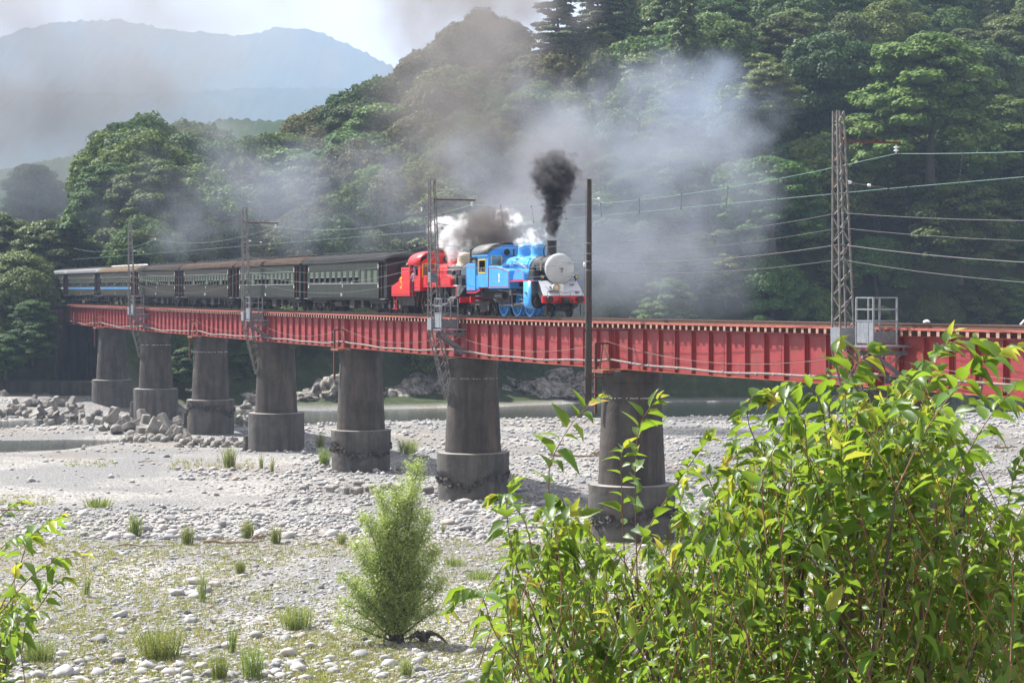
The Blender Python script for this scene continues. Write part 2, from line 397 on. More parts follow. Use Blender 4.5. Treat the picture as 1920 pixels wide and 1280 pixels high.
M['leafA'] = leafmat('foliage_green', (0.050, 0.100, 0.018), (0.120, 0.185, 0.036), 0.34, rough=0.65, spec=0.2, c3=(0.17, 0.23, 0.05), obj_var=0.45)
M['leafB'] = leafmat('foliage_blue_green', (0.048, 0.096, 0.019), (0.112, 0.170, 0.034), 0.32, rough=0.6, spec=0.25, c3=(0.16, 0.22, 0.075), obj_var=0.45)
M['leafC'] = leafmat('foliage_brownish', (0.068, 0.086, 0.025), (0.135, 0.142, 0.046), 0.28, rough=0.7, spec=0.2, c3=(0.19, 0.155, 0.08))
M['leafD'] = leafmat('foliage_conifer', (0.034, 0.066, 0.014), (0.085, 0.125, 0.028), 0.18, rough=0.6, c3=(0.10, 0.13, 0.04))
M['leafY'] = leafmat('foliage_yellow_green', (0.085, 0.13, 0.020), (0.16, 0.21, 0.040), 0.34, rough=0.55, c3=(0.20, 0.24, 0.06))
M['willow'] = leafmat('willow_leaf', (0.27, 0.36, 0.08), (0.42, 0.50, 0.15), 0.5, rough=0.5, c3=(0.36, 0.42, 0.16), obj_var=0)
M['cherry'] = leafmat('glossy_leaf', (0.036, 0.090, 0.013), (0.082, 0.158, 0.022), 0.40, tcol=(0.36, 0.53, 0.04), rough=0.45, spec=0.45, c3=(0.22, 0.30, 0.05), obj_var=0.3)
M['young'] = leafmat('young_leaf', (0.20, 0.29, 0.03), (0.40, 0.38, 0.06), 0.42, tcol=(0.50, 0.52, 0.05), rough=0.4, c3=(0.60, 0.34, 0.10), obj_var=0.1)
M['grass'] = leafmat('weed_green', (0.13, 0.19, 0.035), (0.26, 0.31, 0.06), 0.45, rough=0.6, c3=(0.42, 0.40, 0.12), obj_var=0.2)
M['dry'] = leafmat('dry_grass', (0.36, 0.33, 0.16), (0.48, 0.43, 0.24), 0.3, rough=0.7, c3=(0.40, 0.24, 0.13), obj_var=0.1)
# river stones: colour per stone
def stonemat(name, dark=1.0):
    m = bpy.data.materials.new(name); t, b, o = nodes(m)
    g_ = t.nodes.new('ShaderNodeNewGeometry')
    oi = t.nodes.new('ShaderNodeObjectInfo')
    r_ = mathn(t, 'FRACT', mathn(t, 'ADD', g_.outputs['Random Per Island'], oi.outputs['Random']))
    col = ramp(t, r_, [(0.0, (0.09, 0.09, 0.09)), (0.10, (0.20, 0.20, 0.205)), (0.40, (0.31, 0.306, 0.302)), (0.70, (0.44, 0.434, 0.426)), (0.86, (0.45, 0.405, 0.36)), (0.93, (0.53, 0.52, 0.51)), (0.98, (0.34, 0.22, 0.15)), (1.0, (0.66, 0.65, 0.63))])
    col = mixc(t, 0.35, col, ramp(t, noise_(t, 8, 4, 0.6), [(0.3, (0.22, 0.22, 0.22)), (0.7, (0.46, 0.45, 0.44))]))
    t.links.new(col, b.inputs['Base Color']); b.inputs['Roughness'].default_value = 0.85; b.inputs['Specular IOR Level'].default_value = 0.25
    return m
M['stone'] = stonemat('river_stone')
# ground
def groundmat():
    m = bpy.data.materials.new('river_gravel'); t, b, o = nodes(m)
    pos = t.nodes.new('ShaderNodeNewGeometry').outputs['Position']
    v = N(t, 'TexVoronoi', Scale=7.0); v.feature = 'F1'; t.links.new(pos, v.inputs['Vector'])
    cs = N(t, 'SeparateColor'); t.links.new(v.outputs['Color'], cs.inputs[0])
    peb = ramp(t, cs.outputs[0], [(0.0, (0.09, 0.088, 0.085)), (0.35, (0.21, 0.205, 0.198)), (0.7, (0.35, 0.342, 0.33)), (0.88, (0.31, 0.27, 0.225)), (1.0, (0.48, 0.47, 0.455))])
    v2 = N(t, 'TexVoronoi', Scale=22.0); t.links.new(pos, v2.inputs['Vector'])
    cs2 = N(t, 'SeparateColor'); t.links.new(v2.outputs['Color'], cs2.inputs[0])
    fine = ramp(t, cs2.outputs[0], [(0.0, (0.07, 0.07, 0.07)), (0.5, (0.165, 0.163, 0.160)), (1.0, (0.34, 0.335, 0.33))])
    col = mixc(t, ramp(t, noise_(t, 0.09, 4, 0.5), [(0.44, (0, 0, 0)), (0.56, (1, 1, 1))]), fine, peb)
    sand = ramp(t, noise_(t, 0.11, 5, 0.6, sc=(0.6, 0.35, 1)), [(0.52, (0, 0, 0)), (0.62, (1, 1, 1))])
    col = mixc(t, mathn(t, 'MULTIPLY', sand, 0.75), col, (0.185, 0.165, 0.145))
    # vegetated hill above z
    sp = N(t, 'SeparateXYZ'); t.links.new(pos, sp.inputs[0])
    hz_ = mathn(t, 'MULTIPLY_ADD', sp.outputs['Z'], 2.5, 1.9, clamp=True)
    fy = mathn(t, 'MULTIPLY_ADD', sp.outputs['Y'], 0.1, -22.6, clamp=True)
    hill = mathn(t, 'MULTIPLY', hz_, fy)
    gcol = ramp(t, noise_(t, 0.8, 6, 0.7), [(0.3, (0.018, 0.028, 0.010)), (0.55, (0.04, 0.055, 0.018)), (0.72, (0.09, 0.085, 0.05))])
    col = mixc(t, hill, col, gcol)
    t.links.new(col, b.inputs['Base Color']); b.inputs['Roughness'].default_value = 0.95; b.inputs['Specular IOR Level'].default_value = 0.15
    bp = N(t, 'Bump', Strength=0.9, Distance=0.08); t.links.new(v.outputs['Distance'], bp.inputs['Height']); bp.invert = True
    t.links.new(bp.outputs[0], b.inputs['Normal'])
    return m
M['ground'] = groundmat()
def watermat():
    m = bpy.data.materials.new('river_water'); t, b, o = nodes(m)
    col = ramp(t, noise_(t, 0.08, 3, 0.5), [(0.35, (0.012, 0.022, 0.020)), (0.65, (0.030, 0.034, 0.026))])
    foam = ramp(t, noise_(t, 2.0, 6, 0.75, sc=(0.5, 1.6, 1)), [(0.69, (0, 0, 0)), (0.76, (1, 1, 1))])
    col = mixc(t, mathn(t, 'MULTIPLY', foam, 0.55), col, (0.6, 0.62, 0.62))
    t.links.new(col, b.inputs['Base Color']); b.inputs['Roughness'].default_value = 0.07
    bp = N(t, 'Bump', Strength=0.35, Distance=0.06); t.links.new(noise_(t, 1.6, 6, 0.7, sc=(0.5, 1.3, 1)), bp.inputs['Height']); t.links.new(bp.outputs[0], b.inputs['Normal'])
    return m
M['water'] = watermat()
def hillmat(name, a, b_, sc):
    m = bpy.data.materials.new(name); t, b, o = nodes(m)
    col = ramp(t, noise_(t, sc, 8, 0.7), [(0.3, a), (0.7, b_)])
    t.links.new(col, b.inputs['Base Color']); b.inputs['Roughness'].default_value = 1.0; b.inputs['Specular IOR Level'].default_value = 0.0
    return m
M['mount'] = hillmat('mountain_forest', (0.010, 0.022, 0.016), (0.026, 0.042, 0.026), 0.01)
M['midhill'] = hillmat('hill_forest', (0.018, 0.032, 0.014), (0.045, 0.065, 0.025), 0.06)
# ------------------------------------------------------------------ terrain
def fan(name, xs, Ys, zf, mats, smooth=True):
    xs = np.asarray(xs, float); Ys = np.asarray(Ys, float)
    kx, YY = np.meshgrid((xs - 960) / F, Ys); X = kx * YY
    Z = zf(X, YY); n, m_ = X.shape
    v = np.stack([X, YY, Z], -1).reshape(-1, 3)
    i = np.arange(n * m_).reshape(n, m_)
    f = np.stack([i[:-1, :-1], i[:-1, 1:], i[1:, 1:], i[1:, :-1]], -1).reshape(-1, 4)
    return link(name, np_mesh(name, v, f, mats, smooth))
Yg = np.concatenate([np.linspace(2, 55, 20), np.linspace(57, 165, 150), np.linspace(165.8, 262, 130), np.linspace(264, 420, 70), np.linspace(440, 700, 14)])
gr = fan('ground', np.linspace(-1500, 3600, 280), Yg, ground_z, M['ground']); tag(gr, kind='structure')
def far_z(X, Y):                # the land beyond, down to the horizon
    return np.full_like(X, 9.0) + fbm(X, Y, 0.002, 4) * 6
fg = fan('far_ground', np.linspace(-6000, 8000, 60), np.linspace(660, 5600, 40), far_z, M['midhill']); tag(fg, kind='structure')
wt = fan('river', np.linspace(-1500, 3600, 120), np.concatenate([np.linspace(160, 300, 60)]), lambda X, Y: np.full_like(X, ZW), M['water']); tag(wt, kind='structure')
def ridge(name, ppts, Yc, depth, matn, base=0.0, bump=4.0, bs=0.02, nx=220):
    xs = np.linspace(ppts[0][0], ppts[-1][0], nx)
    ys = np.interp(xs, [p[0] for p in ppts], [p[1] for p in ppts])
    # smooth the polyline
    k = np.ones(7) / 7; ys = np.convolve(np.pad(ys, 3, 'edge'), k, 'valid')
    T = np.linspace(-1, 1, 44); verts = []
    Xc = (xs - 960) / F * Yc; H = CAMZ + (550 - ys) / F * Yc
    T2, XX = np.meshgrid(T, Xc); _, HH = np.meshgrid(T, H)
    YY = Yc + T2 * depth
    prof = np.clip(1 - np.abs(T2) ** 1.25, 0, 1)
    Z = base + (HH - base) * prof + fbm(XX, YY, bs, 6) * bump * (0.3 + 0.7 * np.abs(T2)) * (prof > 0.02)
    rs = np.random.RandomState(3); Z = Z + rs.rand(*Z.shape) * bump * 0.35
    n, m_ = XX.shape
    v = np.stack([XX, YY, Z], -1).reshape(-1, 3); i = np.arange(n * m_).reshape(n, m_)
    f = np.stack([i[:-1, :-1], i[:-1, 1:], i[1:, 1:], i[1:, :-1]], -1).reshape(-1, 4)[:, ::-1]
    o = link(name, np_mesh(name, v, f, M[matn], True)); tag(o, kind='structure'); return o
ridge('mountain', [(-900, 230), (-500, 150), (-200, 120), (0, 80), (50, 55), (100, 46), (160, 40), (220, 40), (280, 47), (330, 60), (400, 62), (440, 72), (480, 70), (510, 57), (550, 53), (600, 62), (660, 90), (720, 122), (770, 150), (900, 210), (1100, 290), (1500, 330)], 4600, 1500, 'mount', base=5, bump=26, bs=0.004, nx=330)
ridge('foothill', [(-900, 200), (-300, 180), (0, 172), (160, 176), (280, 182), (400, 172), (520, 166), (640, 168), (800, 180), (1100, 230), (1500, 300)], 3500, 900, 'mount', base=5, bump=16, bs=0.006, nx=300)
ridge('dark_hill', [(-900, 340), (-300, 320), (-60, 318), (20, 316), (80, 304), (120, 296), (180, 288), (240, 280), (330, 262), (420, 225), (520, 226), (600, 215), (700, 230), (1000, 300)], 900, 200, 'midhill', base=8, bump=4.0, bs=0.05, nx=420)
# ------------------------------------------------------------------ hillside trees
def blob_core(rs, lobes, f=0.8):
    # low-poly lumps added inside each leaf cluster to block light like inner foliage
    me = bpy.data.meshes.new('t'); import bmesh
    bm = bmesh.new(); bmesh.ops.create_icosphere(bm, subdivisions=1, radius=1)
    v0 = np.array([v.co[:] for v in bm.verts]); f0 = np.array([[v.index for v in fc.verts] for fc in bm.faces]); bm.free()
    V = []; Fa = []; n = 0
    for (cx, cy_, cz, rx, ry, rz) in lobes:
        d = v0 * (1 + (rs.rand(len(v0), 1) - .5) * .3)
        V.append(d * np.array([rx, ry, rz]) * (f if rx < 2.45 else f * .6) + np.array([cx, cy_, cz])); Fa.append(f0 + n); n += len(v0)
    return np.concatenate(V), np.concatenate(Fa)
def crown_mesh(name, lobes, seed, size, per, material, flat=0.35, low=-0.35, core=0.78, droop=0.0):
    rs = np.random.RandomState(seed)
    L = np.array(lobes); vol = (L[:, 3] * L[:, 4] + L[:, 3] * L[:, 5]) ; wts = vol / vol.sum()
    n = int(per * len(lobes)); li = rs.choice(len(lobes), n, p=wts)
    d = rs.normal(size=(n, 3)); d /= np.linalg.norm(d, axis=1)[:, None]
    bad = d[:, 2] < low; d[bad, 2] *= -0.6
    d /= np.linalg.norm(d, axis=1)[:, None]
    lump = 1 + 0.13 * np.sin(d[:, 0] * 7 + li) * np.cos(d[:, 1] * 6 + li * 2)
    rad = (0.80 + 0.28 * rs.rand(n)) * lump
    rad = np.where(rs.rand(n) < 0.06, rad * 1.12, rad)
    p = L[li, :3] + d * L[li, 3:] * rad[:, None]
    nn = d * 0.75 + np.array([0, 0, flat]) + rs.normal(size=(n, 3)) * 0.38
    nn /= np.linalg.norm(nn, axis=1)[:, None]
    a = np.cross(nn, rs.normal(size=(n, 3))); a /= np.linalg.norm(a, axis=1)[:, None]
    b = np.cross(nn, a)
    s = size * (0.55 + 0.8 * rs.rand(n))[:, None]
    e = 0.55 + 0.4 * rs.rand(n)[:, None]
    v = np.stack([p - a * s, p - b * s * e + nn * s * .15, p + a * s, p + b * s * e - nn * s * .2], 1).reshape(-1, 3)
    f = np.arange(4 * n).reshape(n, 4)
    f = np.concatenate([f[:, [0, 1, 2]], f[:, [0, 2, 3]]])
    cv, cf = blob_core(rs, lobes, core)
    f = np.concatenate([f, cf + len(v)]); v = np.concatenate([v, cv])
    return np_mesh(name, v, f, material)
def dome_lobes(seed, R0=5.5, H=6.0, n=34, lr=(1.2, 2.3), rz=0.85, z0=5.0):
    rs = np.random.RandomState(seed); L = [(0, 0, z0 + H * .35, R0 * .7, R0 * .7, H * .62)]
    for i in range(n):
        th = i * 2.39996 + rs.rand() * .5; u = (i + .5) / n
        el = math.asin(min(1, 0.02 + u * 0.98)) * 1.0
        r = R0 * (0.72 + .28 * rs.rand()); q = rs.uniform(*lr)
        L.append((math.cos(th) * math.cos(el) * r, math.sin(th) * math.cos(el) * r, z0 + math.sin(el) * H * (0.8 + .25 * rs.rand()), q, q, q * rz))
    for i in range(n // 3):     # skirt
        th = rs.rand() * 6.283; r = R0 * (0.6 + .35 * rs.rand()); q = rs.uniform(*lr) * .8
        L.append((math.cos(th) * r, math.sin(th) * r, z0 - rs.rand() * H * .35, q, q, q * rz))
    return L
def layered_lobes(seed, R0=6.0, H=10.3, n=62, z0=2.0):
    rs = np.random.RandomState(seed); L = []
    for i in range(n):
        u = (i + .5) / n; th = i * 2.39996 + rs.rand()
        z = z0 + H * u; rr = R0 * (1 - u ** 2.2) ** .5 * (0.55 + .5 * rs.rand()); q = rs.uniform(1.1, 2.1)
        L.append((math.cos(th) * rr, math.sin(th) * rr, z, q, q, q * .42))
    L.append((0, 0, z0 + H * .4, R0 * .6, R0 * .6, H * .42))
    return L
def cone_lobes(seed, R0=3.0, H=12, n=46, z0=2.5, tilt=.3):
    rs = np.random.RandomState(seed); L = [(0, 0, z0 + H * .4, R0 * .35, R0 * .35, H * .42)]
    for i in range(n):
        u = (i + .5) / n; th = i * 2.39996 + rs.rand() * .6
        rr = R0 * (1 - u) ** .8 * (0.55 + .45 * rs.rand()) ; q = .35 + 0.75 * (1 - u) * (.6 + .5 * rs.rand())
        L.append((math.cos(th) * rr, math.sin(th) * rr, z0 + H * u, q, q, q * .6))
    return L
def pine_lobes(seed, n=64, H=13):
    rs = np.random.RandomState(seed); L = []
    for i in range(n):
        u = (i + .5) / n; th = i * 2.39996; rr = 4.8 * (1 - u * .6) * (0.15 + .85 * rs.rand()); q = rs.uniform(.6, 1.35)
        L.append((math.cos(th) * rr, math.sin(th) * rr, 4.5 + (H - 4.5) * u + rs.rand() * .5, q, q, q * rs.uniform(.22, .4)))
    return L
def trunk_mesh(seed, h, r, limbs=6, spread=3.2, material='trunk', lowest=.35):
    rs = np.random.RandomState(seed); m = MB(); x = y = 0; pts = []
    for i in range(7):
        u = i / 6; pts.append((x, y, h * u)); x += rs.normal() * .12; y += rs.normal() * .12
    m.tube(pts, [r * (1.25 - u) if u > 0 else r * 1.4 for u in [i / 6 for i in range(7)]], 7)
    for i in range(limbs):
        u = lowest + (.95 - lowest) * i / limbs; k = u * 6; a = pts[int(k)]; th = i * 2.4 + rs.rand()
        s = spread * (1.1 - u * .6)
        m.tube([(a[0], a[1], h * u), (a[0] + math.cos(th) * s * .5, a[1] + math.sin(th) * s * .5, h * u + s * .3), (a[0] + math.cos(th) * s, a[1] + math.sin(th) * s, h * u + s * .5)], [r * .45 * (1.2 - u), r * .3 * (1.2 - u), r * .1], 5)
    return m.mesh('trunk', M[material], True)
PROTO = {
 'dome1': (crown_mesh('crown', dome_lobes(1), 1, .20, 760, M['leafA']), trunk_mesh(1, 8.5, .32), 'broadleaf_tree'),
 'dome2': (crown_mesh('crown', dome_lobes(2, 6.2, 6.8, 42), 2, .20, 720, M['leafB']), trunk_mesh(2, 9, .36), 'broadleaf_tree'),
 'brown1': (crown_mesh('crown', dome_lobes(3, 5.6, 5.6, 40, (1.0, 1.9)), 3, .19, 680, M['leafC']), trunk_mesh(3, 8, .3), 'brownish_tree'),
 'layer1': (crown_mesh('crown', layered_lobes(4), 4, .195, 540, M['leafA'], flat=.9, low=-.2, core=.62), trunk_mesh(4, 10.5, .34, 8, 4), 'spreading_tree'),
 'layer2': (crown_mesh('crown', layered_lobes(5, 5.2, 9.4, 54), 5, .19, 540, M['leafB'], flat=.9, low=-.2, core=.62), trunk_mesh(5, 9.5, .3, 8, 3.6), 'spreading_tree'),
 'yellow': (crown_mesh('crown', layered_lobes(6, 4.6, 8.4, 44), 6, .175, 520, M['leafY'], flat=.8, low=-.2, core=.6), trunk_mesh(6, 8.5, .25, 7, 3.2), 'light_green_tree'),
 'cone': (crown_mesh('crown', cone_lobes(7), 7, .19, 420, M['leafD'], flat=.3, low=-.5, core=.7), trunk_mesh(7, 13.5, .25, 3, 1.2), 'cedar_tree'),
 'pine': (crown_mesh('crown', pine_lobes(8), 8, .19, 290, M['leafD'], flat=1.2, low=-.1, core=.45), trunk_mesh(8, 12.5, .28, 12, 4.2, lowest=.4), 'pine_tree'),
}
LBL = {'broadleaf_tree': ('rounded dark green broadleaf tree in the forest on the slope behind the bridge', 'rounded trees on the wooded slope'),
 'brownish_tree': ('rounded olive brown tree half veiled by smoke above the coaches', 'olive brown trees on the slope behind the train'),
 'spreading_tree': ('tree with tiered spreading green foliage on the slope behind the bridge', 'tiered trees on the wooded slope'),
 'light_green_tree': ('lighter yellow green tree among the dark forest on the slope', 'yellow green trees on the wooded slope'),
 'cedar_tree': ('pointed dark conifer standing among the rounded trees of the slope', 'conifers on the slope'),
 'pine_tree': ('tall pine with flat needle tiers at the top of the slope behind the smoke', 'pines on the crest')}
rt = random.Random(11)
def tree(kind, X, Y, z=None, s=1.0, rz=None, label=None, group=True, sz=None):
    cm, tm, nm = PROTO[kind]
    e = empty(nm, (X, Y, (gz(X, Y) if z is None else z) - .3), rt.random() * 6.28 if rz is None else rz)
    e.scale = (s, s, sz or s)
    tag(e, label or LBL[nm][0], 'tree', LBL[nm][1] if group is True and (label is None or label.split()[-1] != '!') else None)
    link('crown', cm, e); link('trunk', tm, e)
    return e
def treelabel(kind, x, d):
    a = {'broadleaf_tree': 'rounded dark green broadleaf tree', 'brownish_tree': 'rounded olive brown tree', 'spreading_tree': 'tree with tiered green branches', 'light_green_tree': 'light yellow green tree', 'cedar_tree': 'pointed dark conifer', 'pine_tree': 'tall pine'}[PROTO[kind][2]]
    b = 'low on the bank' if d < 22 else ('low on the slope' if d < 50 else ('halfway up the slope' if d < 80 else 'high on the slope'))
    for lim, c in ((130, 'at the far left'), (330, 'behind the last coaches'), (480, 'behind the middle coaches'), (600, 'behind the second coach'), (740, 'behind the first coach'), (870, 'behind the red engine'), (1050, 'behind the blue engine'), (1200, 'behind the wooden pole'), (1330, 'behind the long girder'), (1470, 'right of the smoke'), (1640, 'behind the nearest mast'), (1800, 'behind the nearest platform'), (9999, 'at the right edge')):
        if x < lim: return f'{a} {b} {c}'
row = 0; d = 3.0
while d < 112:
    x = -260 + (row % 2) * 60; step = 92 if d < 60 else 104
    while x < 2140:
        xx = x + rt.uniform(-30, 30); Yf = float(main_far(xx)); Y = Yf + d + rt.uniform(-3, 3)
        bankx = float(np.interp(xx, [-400, 120, 200, 330, 600, 1000, 1250, 1400, 2400], [30, 30, 20, 12, 13, 15, 5, 2, 2]))
        X = (xx - 960) / F * Y
        # keep clear of the track beyond the bridge
        offt = (X - (45.58 - 0.39494 * Y))
        ok = d > bankx and not (abs(offt) < 7.5 and Y < 300) and not (xx < 200 and Y < 264)
        z = gz(X, Y)
        dcrest = (crest(xx) + .8)
        if ok and z > 1.0 and not (xx < 1150 and d > 95) :
            if xx > 1180:
                kind = rt.choice(['layer1', 'layer1', 'layer2', 'dome1', 'dome2', 'layer2', 'dome2', 'yellow'])
                if d > 70 and rt.random() < .2: kind = 'cone'
            elif xx > 780:
                kind = rt.choice(['dome1', 'brown1', 'dome2', 'brown1', 'layer2'])
            elif xx > 430:
                kind = rt.choice(['dome2', 'brown1', 'dome1', 'brown1', 'layer2'])
            elif xx > 130: kind = rt.choice(['dome1', 'dome2', 'layer1', 'dome2'])
            else: kind = rt.choice(['yellow', 'layer1', 'layer2', 'dome1'])
            s = rt.uniform(.72, 1.12)
            if d < 8: s *= .42
            elif d < 22: s *= .62
            tree(kind, X, Y, z, s, label=treelabel(kind, xx, d), group=True)
        x += step
    d += 6.0 if d < 14 else 7.4; row += 1
def tree_px(kind, x, ytop, Y, s, label=None, h=None):
    H = {'dome1': 11.6, 'dome2': 12.4, 'brown1': 11.4, 'layer1': 13, 'layer2': 12, 'yellow': 11, 'cone': 15, 'pine': 13.6}[kind]
    p = W(x, ytop, Y); return tree(kind, p.x, p.y, p.z - H * s + .3, s, None, label or treelabel(kind, x, 15 if y > 540 else 30))
tree_px('dome1', 285, 236, 300, 1.55, 'large domed pale green tree rising highest above the dark coaches at the left')
tree_px('dome2', 205, 350, 275, 1.0, 'rounded tree just right of the far end of the bridge, above the last coaches')
tree_px('cone', 400, 226, 330, .75, 'small pointed conifer on the skyline beside the large domed tree')
tree_px('cone', 345, 233, 340, .6, 'tiny pointed conifer behind the left shoulder of the domed tree')
tree_px('brown1', 520, 270, 300, 1.25, 'broad olive brown tree above the middle coaches')
tree_px('brown1', 590, 205, 325, 1.1, 'olive brown tree on the skyline left of the tall green tree')
tree_px('dome1', 700, 160, 320, 1.35, 'tall pale green tree on the skyline between the brown trees')
tree_px('brown1', 800, 100, 335, 1.2, 'smoke dimmed tree on the skyline where the slope steepens')
tree_px('brown1', 905, 28, 345, 1.5, 'big smoke dimmed rounded tree on the skyline left of the pines')
tree_px('pine', 1050, -30, 315, 1.35, 'leftmost tall pine on the skyline, its flat branches against the sky')
tree_px('pine', 1130, -40, 322, 1.3, 'tall pine right beside the leftmost skyline pine')
tree_px('cone', 1290, -20, 285, 1.45, 'big bright conifer with drooping sprays at the top right of the smoke')
tree_px('layer1', 1745, 60, 268, 1.55, 'huge tiered tree whose bright crown fills the slope above the right end of the bridge')
tree_px('layer2', 1800, 335, 262, 1.1, 'tiered tree in front of the trunk of the huge tiered tree')
tree_px('dome2', 1560, 60, 285, 1.1, 'rounded tree left of the huge tiered tree near the top of the picture')
tree_px('yellow', 1445, 115, 275, .8, 'yellow green tree beside the right edge of the smoke cloud')
tree_px('layer1', 1450, 290, 262, 1.0, 'pale green layered tree behind the four wires right of the smoke')
tree_px('yellow', 90, 410, 262, .95, 'yellow green tree above the hidden tail of the train at the far left')
tree_px('yellow', -10, 395, 268, 1.05, 'hazy light green tree cut by the left edge of the picture')
tree_px('layer2', 35, 470, 244, .7, 'bushy tree on the river wall at the left edge below the hazy tree')
tree_px('layer1', 60, 560, 233, .42, 'low bright bush hanging over the river wall at the far left')
tree_px('layer2', -20, 545, 236, .55, 'dark bush on the river wall cut by the left edge')
tree_px('layer2', 50, 505, 241.5, .5, 'dark bush hiding the track just before the bridge starts')
# low bank shrubs behind the rocks
for i, (x, y, Y, s) in enumerate([(600, 640, 252, .4), (470, 640, 246, .42), (350, 650, 238, .4), (960, 655, 262, .42), (1010, 672, 262, .36), (1090, 690, 262, .35), (1140, 670, 266, .45), (760, 650, 258, .4), (1320, 640, 268, .5), (1480, 650, 270, .5), (1630, 650, 272, .55), (1790, 650, 276, .55)]):
    tree_px(['layer2', 'layer1', 'yellow'][i % 3] if x in (960, 1010, 1090) else 'layer2', x, y, Y, s)

for (x, y, Y, s_, k) in [(44, 500, 243, .62, 'layer2'), (30, 470, 250, .8, 'dome2'), (60, 600, 231, .42, 'layer2'), (10, 625, 229, .42, 'layer2'), (-40, 600, 231, .5, 'dome1'), (40, 500, 240, .6, 'dome2'), (72, 575, 235.5, .3, 'layer2'), (150, 440, 266, .75, 'dome2')]:
    tree_px(k, x, y, Y, s_, None)
# ------------------------------------------------------------------ bridge
names_span = ['girder span meeting the dark abutment at the far left', 'girder span left of the leftmost lattice mast', 'girder span right of the leftmost lattice mast', 'girder span left of the second lattice mast', 'girder span right of the second lattice mast', 'girder span left of the mast before the red engine', 'girder span carrying the blue engine', 'girder span between the wooden pole and the nearest lattice mast', 'girder span nearest of all, leaving the picture at the right']
def hexa(m, quad0, quad1):      # 4 corner profile at each end
    v = list(quad0) + list(quad1)
    m.add(v, [(0, 3, 2, 1), (4, 5, 6, 7), (0, 1, 5, 4), (1, 2, 6, 5), (2, 3, 7, 6), (3, 0, 4, 7)])
for j in range(9):
    S0, S1 = JS[j], JS[j + 1]; L = S0 - S1 - 0.12
    c = CP(S0, 0, ZR(S0)); e = empty('girder_span', c, TZ)
    e.rotation_euler = (0, -math.atan2(ZR(S1) - ZR(S0), L), TZ)
    tag(e, 'red riveted ' + names_span[j], 'bridge girder', 'girder spans of the railway bridge')
    for y in (-.9, .9):
        MB().box(.06, L, y - .007, y + .007, -2.40, -.477).build('web', M['girder'], e)
        MB().box(.06, L, y - .18, y + .18, -.482, -.442).build('top_flange', M['girder'], e)
        MB().box(.06, L, y - .18, y + .18, -2.45, -2.412).build('bottom_flange', M['girder_rust'], e)
    m = MB(); m.box(.06, L, -.925, -.9072, -2.412, -2.26); m.box(.06, L, -.925, -.9072, -.60, -.482)
    m.build('flange_angle', M['girder'], e)
    np_ = max(4, round(L / 1.72)); st = None
    for k in range(np_ + 1):
        x = .12 + (L - .2) * k / np_
        if st is None:
            m = MB(); m.box(-.012, .012, -1.06, -.9265, -2.40, -.484); m.box(.012, .10, -.944, -.9265, -2.255, -.605)
            me = m.mesh('stiffener', M['girder'])
            st = me
        link('stiffener', me, e, loc=(x, 0, 0))
        if k in (0, np_): link('stiffener', me, e, loc=(x + (.2 if k == 0 else -.22), 0, 0))
    m = MB()                      # bracing between the two girders, with stiffeners of the far one
    for k in range(np_ + 1):
        x = .12 + (L - .2) * k / np_
        m.box(x - .01, x + .01, .91, 1.05, -2.40, -.42)
        if k % 2 == 0:
            m.bar((x, -.89, -2.3), (x, .89, -.5), .07); m.bar((x, .89, -2.3), (x, -.89, -.5), .07)
            m.bar((x, -.89, -2.35), (x, .89, -2.35), .08)
        if k < np_: m.bar((x, -.89 if k % 2 else .89, -2.36), (x + (L - .2) / np_, .89 if k % 2 else -.89, -2.36), .07)
    m.build('cross_bracing', M['girder'], e)
    if j >= 3:                    # rivets
        m = MB()
        def rv(x, z, y=-.9255, s=.017):
            m.add([(x - s, y, z - s), (x + s, y, z - s), (x + s, y, z + s), (x - s, y, z + s), (x, y - .016, z)], [(0, 1, 4), (1, 2, 4), (2, 3, 4), (3, 0, 4)])
        x = .2
        while x < L - .1:
            rv(x, -2.31); rv(x + .07, -2.375); rv(x, -.54); x += .15
        if j >= 5:
            for k in range(np_ + 1):
                xx = .12 + (L - .2) * k / np_ + .055; z = -.70
                while z > -2.2: rv(xx, z, -.9445, .014); z -= .12
            for q in (3, 6, 9):
                xx = .12 + (L - .2) * (q + .62) / np_
                if xx < L - .5:
                    z = -.70
                    while z > -2.2:
                        for dx in (-.09, .0, .09): rv(xx + dx, z, -.9195, .016)
                        z -= .125
        o = m.build('rivets', M['girder'], e); tag(o, kind='stuff')
        if j >= 5:
            for q in (3, 6, 9):
                xx = .12 + (L - .2) * (q + .62) / np_
                if xx < L - .5: MB().box(xx - .16, xx + .16, -.919, -.9075, -2.255, -.605).build('splice_plate', M['girder'], e)
# ---- track
track = empty('railway_track', CP(120, 0, ZR(120)), TZ); tag(track, 'single railway track of rusty rails on open timber sleepers along the bridge top', 'railway track')
Sfar, Snear = 330.0, JS[9]
def tl(S, off, z): return (120 - S, off, ZR(S) - ZR(120) + z)
Ssamp = [Sfar, 300, 280] + JS[:1] + [JS[0] - (JS[0] - JS[9]) * i / 24 for i in range(1, 25)]
for y in (-.5335, .5335):
    m = MB(); mh = MB(); mw = MB()
    for a, b_ in zip(Ssamp[:-1], Ssamp[1:]):
        def q(S, y0, y1, z0, z1): return [tl(S, y0, z0), tl(S, y1, z0), tl(S, y1, z1), tl(S, y0, z1)]
        hexa(m, q(a, y - .055, y + .055, -.232, -.205), q(b_, y - .055, y + .055, -.232, -.205))
        hexa(m, q(a, y - .009, y + .009, -.205, -.035), q(b_, y - .009, y + .009, -.205, -.035))
        hexa(mh, q(a, y - .032, y + .032, -.035, 0), q(b_, y - .032, y + .032, -.035, 0))
    r_ = m.build('rail', M['rail'], track); mh.build('rail_head', M['railhead'], r_)
